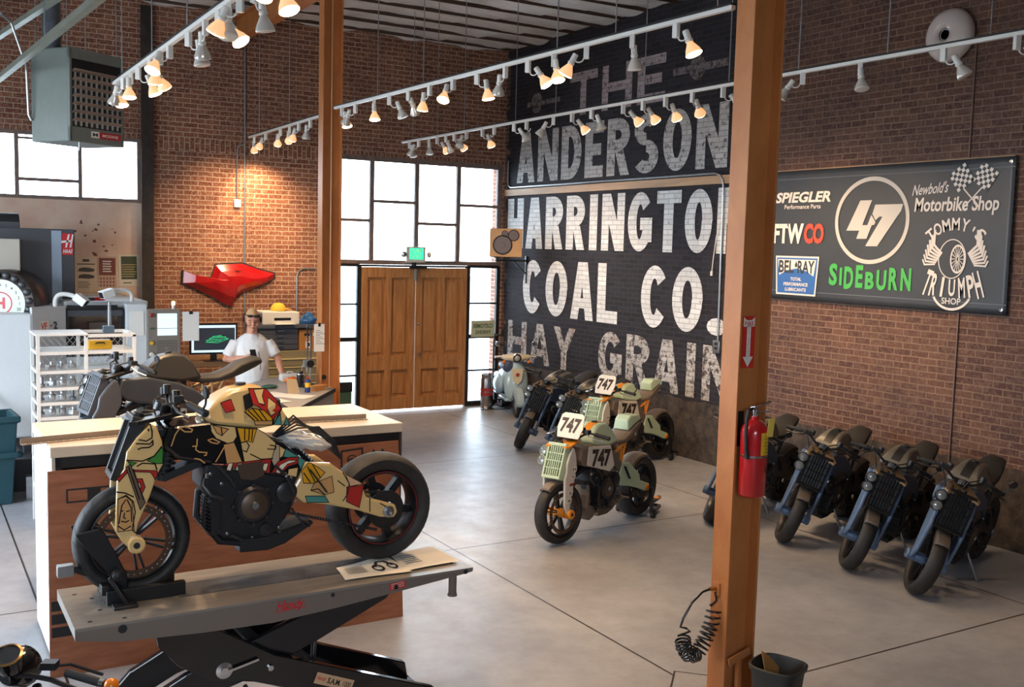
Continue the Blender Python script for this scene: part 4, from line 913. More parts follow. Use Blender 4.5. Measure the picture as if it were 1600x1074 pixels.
def ronin(name, label, loc, heading, lean=0.0, steer=0.0, sc=None, seat=True, group=None, stand=None, plate=False, art=None, fender=True, number=None, mirror=False, loose=False):
    """Custom street bike: slab radiator between two girder fork blades, wide side frame, cast swingarm. x forward, y to the rider's left."""
    t = thing(name, label, 'motorcycle', loc, 0, group)
    R0 = Matrix.Rotation(heading, 4, 'Z') @ Matrix.Rotation(-lean, 4, 'X')
    t.rotation_euler = R0.to_euler()
    A0 = Vector((.70, 0, .29)); AX = Vector((-.36, 0, .93)).normalized()
    SR = Matrix.Translation(A0) @ Matrix.Rotation(steer, 4, AX) @ Matrix.Translation(-A0)
    def st(m): m.v = [tuple(SR @ Vector(p)) for p in m.v]; return m
    fw = (.71, 0, .30); rw = (-.71, 0, .325)
    side = lambda p, q, c: Vector((p, c, q))
    body, frame, fork, radf, rimc, swing, yoke, seatm = (sc[k] for k in ('body', 'frame', 'fork', 'rad', 'rim', 'swing', 'yoke', 'seat'))
    # --- wheels
    m = MB(); tyre(m, fw, .30, .125, .222); w = st(m).build('front_wheel', None, t, smooth=50)
    m = MB(); front_rim(m, fw, rimc, None); st(m).build('rim', None, w, bevel=0)
    m = MB(); disc(m, fw, .066, sc.get('disc', mat('disc_brown', '#5b4638', .35, .7))); st(m).build('brake_disc', None, w)
    m = MB(); tyre(m, rw, .325, .19, .222); w2 = m.build('rear_wheel', None, t, smooth=50)
    m = MB(); rear_rim(m, rw, rimc, sc.get('stripe')); m.build('rim', None, w2)
    m = MB(); m.use(M_STEELDK).lathe([(.05, .105), (.115, .105), (.115, .112), (.05, .112)], 40, rw, (0, 1, 0), closed=True); m.build('sprocket', None, w2); m = MB(); m.use(M_STEELDK).lathe([(.085, -.105), (.12, -.105), (.12, -.11), (.085, -.11)], 40, rw, (0, 1, 0), closed=True); m.build('brake_disc', None, w2)
    # --- fork blades, axle, fork tube links
    m = MB(); m.use(fork)
    fp = FORK if not plate else [(.705 + (p - .705) * .72, q) for p, q in FORK]
    for s in (-1, 1): m.prism(fp, s * .117, s * .147, side)
    fk = st(m).build('fork_blade', None, t, smooth=0, bevel=.012)
    m = MB(); m.use(sc.get('foot', fork)).lathe([(.04, -.128), (.045, -.11), (.045, .11), (.04, .128)], 20, fw, (0, 1, 0)) if art is None else m.use(sc.get('foot', fork)); 
    for s in (-1, 1): m.lathe([(.045, .10), (.045, .165), (.036, .173), (.016, .173), (.016, .155), (0, .155)], 20, fw, (0, s, 0))
    m.use(M_BLACK)
    for s in (-1, 1): m.lathe([(.018, .1732), (0, .1736)], 8, fw, (0, s, 0))
    m.use(M_STEELDK).lathe([(.014, -.1), (.014, .1)], 10, fw, (0, 1, 0)); st(m).build('axle_clamp', None, fk)
    m = MB(); m.use(M_BLACKM)
    m.bar((.56, -.0, .62), (.33, 0, .70), .12, .04); m.bar((.60, 0, .86), (.42, 0, .90), .14, .035); m.tube([(.56, 0, .60), (.50, 0, .88)], .035, 12); 
    for i in range(9): m.lathe([(.05, 0), (.05, .012)], 14, (.545 - i * .006, 0, .64 + i * .026), (-.2, 0, .97))
    m.build('girder_link', None, t)
    # --- radiator slab with its louvred guard
    m = MB(); u = Vector((-.095, 0, .265)).normalized(); n = Vector((.265, 0, .095)).normalized(); o = Vector((.800, 0, .665)); hw, hh = .114, .285
    P = lambda y, z, d: o + Vector((0, y, 0)) + u * z + n * d
    pr = lambda y0, y1, z0, z1, d0, d1: m.add([P(a, b, c) for a in (y0, y1) for b in (z0, z1) for c in (d0, d1)], [(0, 1, 3, 2), (4, 6, 7, 5), (0, 4, 5, 1), (2, 3, 7, 6), (0, 2, 6, 4), (1, 5, 7, 3)])
    m.use(M_BLACK); pr(-hw + .01, hw - .01, .0, hh, -.045, .0)
    rd = st(m).build('radiator', None, t, smooth=0, bevel=.004)
    m = MB(); m.use(radf)
    pr(-hw, -hw + .022, -.015, hh + .015, -.05, .022); pr(hw - .022, hw, -.015, hh + .015, -.05, .022); pr(-hw, hw, -.03, .0, -.05, .022); pr(-hw, hw, hh, hh + .03, -.05, .022)
    if art is None:
        for i in range(1, 7): pr(-hw + .022 + i * (2 * hw - .044) / 7 - .0065, -hw + .022 + i * (2 * hw - .044) / 7 + .0065, 0, hh, .004, .02)
        for i in range(1, 4): pr(-hw + .02, hw - .02, i * hh / 4 - .006, i * hh / 4 + .006, .002, .018)
    st(m).build('radiator_guard', None, rd, smooth=0, bevel=.005)
    m = MB(); m.use(sc.get('cap', M_BLACKM)).lathe([(.028, 0), (.028, .02), (0, .024)], 16, P(.0, hh + .03, -.02), u); m.tube([P(-.09, hh + .02, -.03), P(-.09, hh + .05, -.06), (.55, -.09, .95), (.42, -.07, .86)], .015, 8); st(m).build('coolant_hose', None, rd)
    if art is None:
        m = MB()
        for z in (.225, .135):
            m.use(sc.get('lampshell', M_BLACK)).lathe([(.034, -.06), (.046, -.02), (.048, .02), (.044, .026), (.041, .018), (.041, -.02)], 20, P(-hw - .045, z, .0), n); m.use(mat('lamp_lens', '#8b8f90', .08, .4)).lathe([(.042, .018), (.03, .024), (0, .027)], 20, P(-hw - .045, z, 0), n)
        m.use(M_BLACK); m.bar(P(-hw, .18, -.03), P(-hw - .05, .18, -.03), .02, .12); st(m).build('headlamp', None, t)
    # --- top yoke and controls
    m = MB(); m.use(yoke); m.prism([(.71, -.05), (.74, -.13), (.70, -.15), (.56, -.11), (.44, -.06), (.42, 0), (.44, .06), (.56, .11), (.70, .15), (.74, .13), (.71, .05), (.60, .03), (.60, -.03)], 0, .022, lambda p, q, c: Vector((p, q, .955 + c - (p - .45) * .12))); st(m).build('top_yoke', None, t, smooth=0, bevel=.004)
    m = MB(); m.use(sc.get('bar', M_BLACK))
    hb = lambda s: [(.50, 0, .99), (.505, s * .08, .995), (.50, s * .14, 1.03), (.48, s * .20, 1.05), (.40, s * .36, 1.005)]
    for s in (-1, 1): m.tube(hb(s), .0115, 10)
    m.box((.49, 0, .985), (.05, .12, .03)); bar_ = st(m).build('handlebar', None, t)
    for s in (-1, 1):
        m = MB(); m.tube([(.457, s * .245, 1.037), (.40, s * .36, 1.005)], .018, 12); m.lathe([(.021, 0), (.021, .012), (.012, .02)], 12, (.40, s * .36, 1.005), (-.45, s * .86, -.24)); st(m).build('grip', mat('grip_rubber', '#1d1d1f', .7), bar_)
        m = MB(); m.use(sc.get('lever', M_CHROME)).tube([(.49, s * .20, 1.045), (.53, s * .225, 1.03), (.52, s * .29, 1.005), (.475, s * .375, .985)], [.009, .008, .007, .006], 8); m.use(M_BLACK).box((.50, s * .185, 1.06), (.05, .06, .035)); m.lathe([(.022, 0), (.022, .05), (0, .054)], 12, (.50, s * .14, 1.05)); st(m).build('brake_lever' if s < 0 else 'clutch_lever', None, bar_)
    m = MB(); m.use(M_BLACK).lathe([(.042, 0), (.045, .04), (.04, .048)], 20, (.56, .0, .975), (-.4, 0, .9)); m.use(mat('gauge_face', '#23262a', .1)).lathe([(.04, .046), (0, .05)], 20, (.56, 0, .975), (-.4, 0, .9)); st(m).build('gauge', None, t)
    if mirror:
        m = MB(); m.use(M_BLACK).tube([(.41, .34, 1.01), (.40, .385, 1.05), (.40, .40, 1.09)], .007, 6); m.lathe([(.03, -.008), (.036, 0), (.03, .008), (0, .008)], 20, (.40, .40, 1.115), (-.9, -.1, .1)); st(m).build('bar_mirror', None, bar_)
    # cables
    m = MB(); m.use(M_BLACKM)
    for s in (-1, 1): m.tube([(.49, s * .16, 1.05), (.57, s * .10, 1.02), (.58, s * .06, .93), (.50, s * .05, .80), (.44, s * .06, .72)], .006, 6)
    m.build('control_cable', None, t)
    # --- body
    m = MB(); m.use(frame); m.prism(FRAME, -.142, .142, side); fr = m.build('frame', None, t, smooth=0, bevel=.022, seg=3)
    m = MB(); m.use(body)
    for i in range(1):
        n_ = len(TANK); hwf = lambda q: .135 - max(0, q - .98) * .55
        vs_ = [Vector((p, -hwf(q), q)) for p, q in TANK] + [Vector((p, hwf(q), q)) for p, q in TANK]
        m.add(vs_, [tuple(range(n_)), tuple(range(2 * n_ - 1, n_ - 1, -1))] + [(k, (k + 1) % n_, n_ + (k + 1) % n_, n_ + k) for k in range(n_)])
    tk = m.build('tank_cover', None, t, smooth=30, bevel=.024, seg=3)
    if sc.get('tankstripe'):
        m = MB(); m.use(sc['tankstripe'])
        top = [(.33, .99), (.27, 1.045), (.2, 1.085), (.11, 1.10), (.02, 1.09), (-.03, 1.03)]
        m.add([(p + .0, y, q + .004) for y in (-.04, .04) for p, q in top], [(i, i + 1, 7 + i, 6 + i) for i in range(5)]); m.build('tank_stripe', None, tk, smooth=60)
    m = MB(); m.use(M_BLACKM).lathe([(.03, 0), (.03, .012), (0, .014)], 16, (.13, 0, 1.098)); m.build('filler_cap', None, tk)
    # --- engine
    m = MB(); m.use(sc.get('engine', mat('engine_black', '#2a2a2d', .42, .35, vary=.2, vscale=14))); m.prism(ENGINE, -.13, .13, side); en = m.build('engine', None, t, smooth=0, bevel=.02)
    m = MB(); EB = mat('case_black', '#38363a', .33, .5); m.use(EB)
    m.lathe([(.105, .0), (.105, .035), (.09, .05), (.05, .055), (.045, .062), (0, .064)], 26, (.10, .12, .45), (0, 1, 0)); m.lathe([(.06, 0), (.06, .03), (.05, .036), (0, .036)], 18, (-.09, .12, .50), (0, 1, 0)); m.lathe([(.035, 0), (.035, .03), (0, .034)], 16, (.03, .12, .30), (0, 1, 0)); m.lathe([(.10, 0), (.10, .04), (.08, .05), (0, .05)], 26, (.06, -.12, .43), (0, -1, 0))
    for k in range(8): a = 2 * pi * k / 8; m.lathe([(.011, 0), (.011, .04), (0, .042)], 8, (.10 + cos(a) * .11, .12, .45 + sin(a) * .11), (0, 1, 0))
    for k in range(6): a = k * .18 - .2; m.bar((.10 + .03 * cos(a * 2 + 1), .172, .45 + .03 * sin(a * 2 + 1)), (.10 + .085 * cos(a * 2 + 1), .168, .45 + .085 * sin(a * 2 + 1)), .006, .008)
    m.use(M_ALU).lathe([(.022, .062), (.018, .07), (0, .07)], 14, (.10, .12, .45), (0, 1, 0))
    m.use(mat('cylinder_fin', '#3c3a3b', .45, .5))
    for i in range(7): m.box((.22 - i * .012, 0, .50 + i * .026), (.17, .22, .012), Matrix.Rotation(radians(-25), 3, 'Y')); m.box((-.03 - i * .008, 0, .52 + i * .022), (.15, .22, .012), Matrix.Rotation(radians(20), 3, 'Y'))
    m.use(mat('bolt_steel', '#8d8a88', .3, .9))
    for p_, q_ in ((.33, .64), (.27, .58), (.20, .66), (.02, .64), (-.12, .58), (-.15, .44), (-.05, .30), (.10, .26), (.24, .30), (.29, .40), (.27, .50)): m.lathe([(.010, 0), (.010, .010), (.005, .012), (0, .012)], 6, (p_, .130, q_), (0, 1, 0))
    m.use(mat('bronze_case', '#5d4d42', .4, .6)); m.lathe([(.075, .0), (.075, .02), (.06, .028), (0, .03)], 26, (.10, .155, .45), (0, 1, 0)); m.prism([(.17, .60), (.19, .68), (.05, .69), (.04, .61), (.10, .585)], .13, .15, side)
    m.use(M_ALU).lathe([(.024, .030), (.02, .038), (.008, .038), (0, .036)], 14, (.10, .155, .45), (0, 1, 0))
    m.use(mat('hose_dark', '#2b2b2e', .35)); m.tube([(.34, .10, .66), (.37, .13, .58), (.33, .15, .52), (.27, .15, .50)], .014, 8); m.tube([(.30, .14, .69), (.24, .16, .62), (.20, .155, .56)], .010, 8); m.tube([(-.02, .145, .66), (-.08, .16, .60), (-.13, .15, .50), (-.12, .14, .42)], .008, 8); m.tube([(.22, .14, .29), (.15, .15, .255), (.02, .15, .25)], .010, 8)
    m.use(M_CHROME); m.tube([(.345, .12, .64), (.35, .125, .615)], .018, 10); m.tube([(-.075, .15, .61), (-.085, .16, .59)], .012, 8)
    m.build('engine_case', None, en)
    m = MB(); m.use(M_BLACK); m.box((.32, .10, .415), (.045, .20, .19)); m.use(mat('fin_dark', '#2a2b2d', .4, .5))
    for i in range(9): m.box((.348, .10, .335 + i * .02), (.014, .18, .006))
    m.use(M_BLACK); m.bar((.30, .1, .34), (.10, .08, .33), .03, .03); m.build('oil_cooler', None, t)
    exm = sc.get('exhaust', M_BLACKM)
    m = MB(); m.use(exm)
    for s in (-1, 1): m.tube([(.25, s * .05, .56), (.34, s * .09, .50), (.35, s * .1, .36), (.27, s * .09, .25), (.12, s * .07, .215), (0, s * .06, .21)], .021, 10)
    m.prism([(.16, .17), (.16, .25), (-.04, .26), (-.25, .31), (-.27, .29), (-.10, .19), (0, .165)], -.10, .10, side); m.build('exhaust', None, t, bevel=.008)
    if sc.get('chin'):
        m = MB(); m.use(sc['chin']); m.prism([(.40, .30), (.38, .42), (.33, .50), (.27, .50), (.24, .30), (.25, .19), (.34, .16)], -.11, .11, side); m.build('chin_fairing', None, t, smooth=0, bevel=.015)
    for s in (-1, 1):
        m = MB(); m.use(sc.get('peg', M_BLACK))
        m.bar((-.12, s * .145, .40), (-.19, s * .16, .30), .03, .012); m.tube([(-.19, s * .15, .32), (-.19, s * .235, .32)], .011, 8); m.tube([(-.18, s * .165, .31), (-.07, s * .175, .29), (-.03, s * .18, .285)], .007, 6); m.tube([(-.03, s * .17, .285), (-.03, s * .21, .285)], .009, 8)
        m.build('foot_peg', None, t)
    # --- rear end
    m = MB(); m.use(swing)
    for s in (-1, 1): m.prism(SWING, s * .108, s * .146, side)
    m.bar((-.22, -.12, .52), (-.22, .12, .52), .10, .12); sw = m.build('swingarm', None, t, smooth=0, bevel=.014)
    for s in (-1, 1):
        m = MB(); m.use(sc.get('axle', M_ALU)).lathe([(.035, .14), (.035, .155), (.02, .16), (.02, .15), (0, .15)], 18, (-.71, 0, .32), (0, s, 0)); m.build('axle_block', None, sw)
    m = MB(); m.use(M_BLACKM); m.bar((-.22, .150, .62), (-.32, .150, .48), .006, .05, up=(0, 1, 0)); m.build('swingarm_slot', None, sw)
    def chain(a, b, n_):
        m = MB(); m.use(M_BLACKM)
        a, b = Vector(a), Vector(b); d = (b - a)
        for k in range(n_):
            p = a + d * (k / n_); q = a + d * ((k + .72) / n_); m.bar(p, q, .007, .017)
        m.build('drive_chain', None, t)
    chain((-.10, .108, .375), (-.66, .108, .205), 34); chain((-.10, .108, .47), (-.68, .108, .435), 34)
    m = MB(); m.use(M_BLACK); m.tube([(-.28, -.03, .60), (-.16, -.03, .72)], .03, 12)
    for i in range(8): m.lathe([(.042, 0), (.042, .008)], 14, Vector((-.275, -.03, .605)).lerp(Vector((-.165, -.03, .715)), i / 7), (.11, 0, .11))
    m.build('rear_shock', None, t)
    if fender:
        m = MB(); m.use(sc.get('hugger', M_BLACKM)); R_ = .345
        pts = [(rw[0] + R_ * cos(a), rw[2] + R_ * sin(a)) for a in [radians(40 + 75 * i / 12) for i in range(13)]]
        nV = len(pts); ys = (-.10, -.085, -.05, 0, .05, .085, .10); dz = (-.035, -.008, .006, .01, .006, -.008, -.035)
        m.add([(rw[0] + (R_ + d) * cos(a), y, rw[2] + (R_ + d) * sin(a)) for y, d in zip(ys, dz) for a in [radians(35 + 75 * i / 12) for i in range(13)]], [(j * 13 + i, j * 13 + i + 1, (j + 1) * 13 + i + 1, (j + 1) * 13 + i) for j in range(6) for i in range(12)])
        o = m.build('rear_fender', None, t); md = o.modifiers.new('thick', 'SOLIDIFY'); md.thickness = .006
        m = MB(); m.use(sc.get('mud', M_BLACKM)); ys = (-.066, -.05, 0, .05, .066); dz = (-.03, .0, .008, .0, -.03)
        m.add([(fw[0] + (.315 + d) * cos(a), y, fw[2] + (.315 + d) * sin(a)) for y, d in zip(ys, dz) for a in [radians(50 + 62 * i / 10) for i in range(11)]], [(j * 11 + i, j * 11 + i + 1, (j + 1) * 11 + i + 1, (j + 1) * 11 + i) for j in range(4) for i in range(10)])
        o = st(m).build('front_fender', None, t); md = o.modifiers.new('thick', 'SOLIDIFY'); md.thickness = .005
    if seat:
        m = MB(); m.use(seatm)
        prof = [(-.02, .93, .86, .07), (-.12, .90, .84, .09), (-.26, .905, .845, .125), (-.38, .95, .875, .125), (-.46, 1.0, .90, .115), (-.60, 1.04, .955, .09), (-.66, 1.03, .985, .075)]
        vs_ = []
        for x, zt, zb, hw_ in prof: vs_ += [(x, -hw_, zb), (x, -hw_, zt - .02), (x, -hw_ * .6, zt), (x, hw_ * .6, zt), (x, hw_, zt - .02), (x, hw_, zb)]
        m.add(vs_, [(i * 6 + j, i * 6 + (j + 1) % 6, (i + 1) * 6 + (j + 1) % 6, (i + 1) * 6 + j) for i in range(len(prof) - 1) for j in range(6)] + [(5, 4, 3, 2, 1, 0), tuple(36 + j for j in range(6))])
        m.build('seat', None, t, smooth=40, bevel=.01)
        if sc.get('hump'):
            m = MB(); m.use(sc['hump'])
            vs_ = []
            for x, zt, zb, hw_ in [(-.38, 1.06, .955, .095), (-.44, 1.105, .99, .10), (-.60, 1.10, 1.035, .085), (-.665, 1.08, 1.04, .07)]: vs_ += [(x, -hw_, zb), (x, -hw_ * .8, zt), (x, hw_ * .8, zt), (x, hw_, zb)]
            m.add(vs_, [(i * 4 + j, i * 4 + (j + 1) % 4, (i + 1) * 4 + (j + 1) % 4, (i + 1) * 4 + j) for i in range(3) for j in range(4)] + [(3, 2, 1, 0), (12, 13, 14, 15)]); m.build('seat_hump', None, t, smooth=30, bevel=.012)
        m = MB(); m.use(sc.get('sub', M_BLACK))
        for s in (-1, 1):
            m.tube([(-.10, s * .11, .78), (-.30, s * .11, .86), (-.56, s * .07, .96)], .013, 8); m.tube([(-.20, s * .12, .66), (-.30, s * .11, .86)], .013, 8); m.tube([(-.20, s * .12, .66), (-.20, s * .115, .84)], .012, 8)
        m.build('subframe', None, t)
    if stand:
        m = MB(); m.use(stand); m.tube([(.02, .13, .30), (-.02, .30, .03 + .3 * math.tan(lean) * 0 + max(0, -.30 * math.tan(lean)) - 0), (.03, .33, .018)], .012, 8); m.box((.03, .335, .012), (.07, .04, .012)); sd = m.build('side_stand', None, t)
        k_ = -lean; sd.rotation_euler = (0, 0, 0)
    if plate:
        m = MB(); WP = mat('plate_white', '#e4ddd0', .35); m.use(WP)
        o = Vector((.60, 0, 1.0)); uu = Vector((0, 1, 0)); vv = Vector((-.42, 0, .9)).normalized(); Pn = plane_fn(o, uu, vv)
        sh = [(-.12, 0), (.12, 0), (.145, .10), (.13, .225), (.10, .25), (-.10, .25), (-.13, .225), (-.145, .10)]
        m.prism(sh, -.006, .006, Pn); pl = m.build('number_plate', None, t, smooth=0, bevel=.004)
        st_pl = MB(); st_pl.use(mat('number_brown', '#3a2a20', .5)); put_text(st_pl, number, plane_fn(o + vv * .125, uu, vv, None, .0075), h=.15, w=.22, bold=.04); st_pl.build('race_number', None, pl, smooth=0)
        for s in (-1, 1):
            m = MB(); m.use(WP); m.prism([(.47, .735), (.45, .915), (.05, .875), (-.03, .66), (.06, .615)], s * .143, s * .152, side); sb = m.build('side_panel', None, t, smooth=0, bevel=.006)
            m = MB(); m.use(mat('number_brown', '#3a2a20')); put_text(m, number, plane_fn((.225, s * .155, .775), (-s, 0, -s * .12), (-.06, 0, 1)), h=.175, w=.34, bold=.05); m.build('race_number', None, sb, smooth=0)
        # sponsor stickers down the fork blade
        for s in (-1, 1):
            m = MB(); fo_ = lambda a, b, s=s: SR @ Vector((.70 - s * a * .95 - b * .28, s * .1482, .52 + b))
            for i, (z, h_, cm) in enumerate(((.20, .045, 'plate_white'), (.13, .035, 'plate_white'), (.06, .025, 'sticker_red'), (-.02, .05, 'plate_white'), (-.09, .045, 'plate_white'))):
                m.use(mat(cm, '#8f2f2a' if 'red' in cm else '#e4ddd0', .4)); m.face([(-.035, z - h_ / 2), (.035, z - h_ / 2), (.035, z + h_ / 2), (-.035, z + h_ / 2)], fo_)
                m.use(M_BLACK); f3 = lambda a, b, z=z: fo_(a, b + z) + Vector((0, s * .0006, 0)); 
                if i in (0, 1, 3, 4): put_text(m, ('H', 'SPYKE', 'XL', '98')[(0, 1, 0, 2, 3)[i]], f3, h=h_ * .6, w=.045, bold=.03)
            m.build('sticker', None, fk, smooth=0)
    if art:
        offs = {'frame': .1428, 'tank': None, 'fork': .1478, 'swing': .1468}; par = {'frame': fr, 'tank': tk, 'fork': fk, 'swing': sw}
        for part in offs:
            for s in (1, -1):
                m = MB(); k = 0
                for it in art:
                    if it[0] != part: continue
                    k += 1; m.use(MART[it[2]])
                    if part == 'tank': fn = lambda p, q, k=k, s=s: Vector((p, s * (.1362 - max(0, q - .98) * .55 + k * .00028), q))
                    else: fn = lambda p, q, k=k, s=s, part=part: Vector((p, s * (offs[part] + k * .00028), q))
                    if it[1] == 'p':
                        if part == 'tank': # split long polygons so they follow the leaning side
                            m.face(it[3], fn)
                        else: m.face(it[3], fn)
                        if it[2] != 'black': stroke3(m.use(MART['black']), it[3], .004, lambda p, q: fn(p, q) + Vector((0, s * .00012, 0)), True)
                    else: stroke3(m, it[3], it[4], fn)
                if part == 'fork': st(m)
                m.build('artwork', None, par[part], smooth=0)
    return t

M_CREAM = MART['cream']
DKB = mat('satin_gunmetal', '#474b52', .38, .3); DKF = mat('satin_black_frame', '#1c1d20', .5); DKSKY = mat('sky_tint_satin', '#5f7390', .36, .25); OLIVE = mat('olive_grey', '#615e58', .36, .2)  # gunmetal fork grey with the blue sky reflection mixed into its colour
SC_ART = dict(body=M_CREAM, frame=M_BLACKG, fork=M_CREAM, rad=M_BLACK, rim=M_BLACK, swing=M_CREAM, yoke=M_BLACK, seat=M_BLACK, stripe=mat('pin_red', '#8f1f22', .4), lever=M_BLACK)
SC_DARK = dict(body=OLIVE, frame=mat('sky_tint_frame', '#46546d', .4, .25), fork=DKSKY, rad=M_BLACKG, rim=M_BLACK, swing=DKF, yoke=mat('bronze_yoke', '#8a7358', .4, .5), seat=mat('seat_dark', '#1f1e1f', .7), tankstripe=M_BLACK, hump=None, lever=M_BLACK, mud=mat('dusty_fender', '#5a5149', .5))  # frame grey tinted blue too, standing for reflected sky
MINT = mat('mint_paint', '#b9cdb0', .35, coat=.3); ORG = mat('orange_paint', '#e08a1e', .35, coat=.3); TAUPE = mat('taupe_paint', '#6f6258', .5)
SC_RACE = dict(body=MINT, frame=TAUPE, fork=mat('raw_fork', '#d0ccc2', .38, .15), rad=MINT, rim=M_BLACK, swing=MINT, yoke=ORG, seat=TAUPE, tankstripe=ORG, hump=MINT, sub=ORG, chin=TAUPE, foot=ORG, lampshell=MINT, hugger=TAUPE, mud=TAUPE, exhaust=mat('pipe_brown', '#6d5d50', .35, .7), peg=mat('peg_steel', '#a39a8c', .35, .8), axle=ORG)
SC_LIFT = dict(body=mat('lift_bike_tank', '#262626', .42), frame=mat('lift_bike_frame', '#3f454d', .4, .2), fork=mat('lift_bike_fork', '#60656c', .42, .2), rad=mat('lift_bike_guard', '#565b63', .45, .2), rim=M_BLACK, swing=DKF, yoke=M_BLACK, seat=mat('seat_brown', '#211f1e', .6), lever=M_ALU, sub=mat('bronze_tube', '#a58c66', .4, .5), mud=DKB)

def head(fx, fy, rx, ry): return math.atan2(fy - ry, fx - rx)
LZ = .9
ronin('motorcycle', 'cream motorcycle with cartoon faces painted on it, standing on the grey lift', (1.745, 5.62, LZ + .004), pi, 0, radians(-3), SC_ART, seat=False, art=ART, fender=False, mirror=True)
ronin('motorcycle', 'dark grey motorcycle raised up behind the white crate', (2.05, 8.80, .752), pi + radians(4), 0, radians(10), SC_LIFT, mirror=True)
def by_front(f, h, **k):
    d = Vector((cos(h), sin(h), 0)); return (f[0] - d.x * .71, f[1] - d.y * .71, 0), h
h1 = radians(202); h2 = radians(199)
p, h_ = by_front((5.33, 7.95), h1); ronin('motorcycle', 'mint and orange race motorcycle number 747 standing alone in front', (p[0], p[1], .006), h_, 0, radians(-8), SC_RACE, plate=True, number='747', mirror=False)
p, h_ = by_front((7.42, 10.28), h2); ronin('motorcycle', 'mint and orange race motorcycle number 747 parked by the painted lettering', (p[0], p[1], .006), h_, 0, radians(-6), SC_RACE, plate=True, number='747', mirror=True)
hd = radians(180 + 19)
LEAN = radians(13)
rows = [((7.43, 12.07), 'dark motorcycle with an upright grille, parked next to the pale blue scooter'), ((7.33, 11.12), 'dark motorcycle half hidden behind the two mint race motorcycles'),
        ((7.24, 7.93), 'dark motorcycle mostly hidden behind the orange post'), ((7.39, 7.05), 'dark motorcycle in the right row, first one right of the orange post'),
        ((7.29, 6.16), 'dark motorcycle in the right row, between its two dark neighbours'), ((7.27, 5.44), 'dark motorcycle at the right end of the row, side stand showing')]
first = None
for f, lab in rows:
    p, h_ = by_front(f, hd)
    if first is None:
        first = o = ronin('motorcycle', lab, p, h_, LEAN, radians(29), SC_DARK, stand=M_ALU, mirror=True)
    else: o = copy_tree(first); o.location = p
    tag(o, lab, 'motorcycle', 'dark motorcycles along the brick wall')
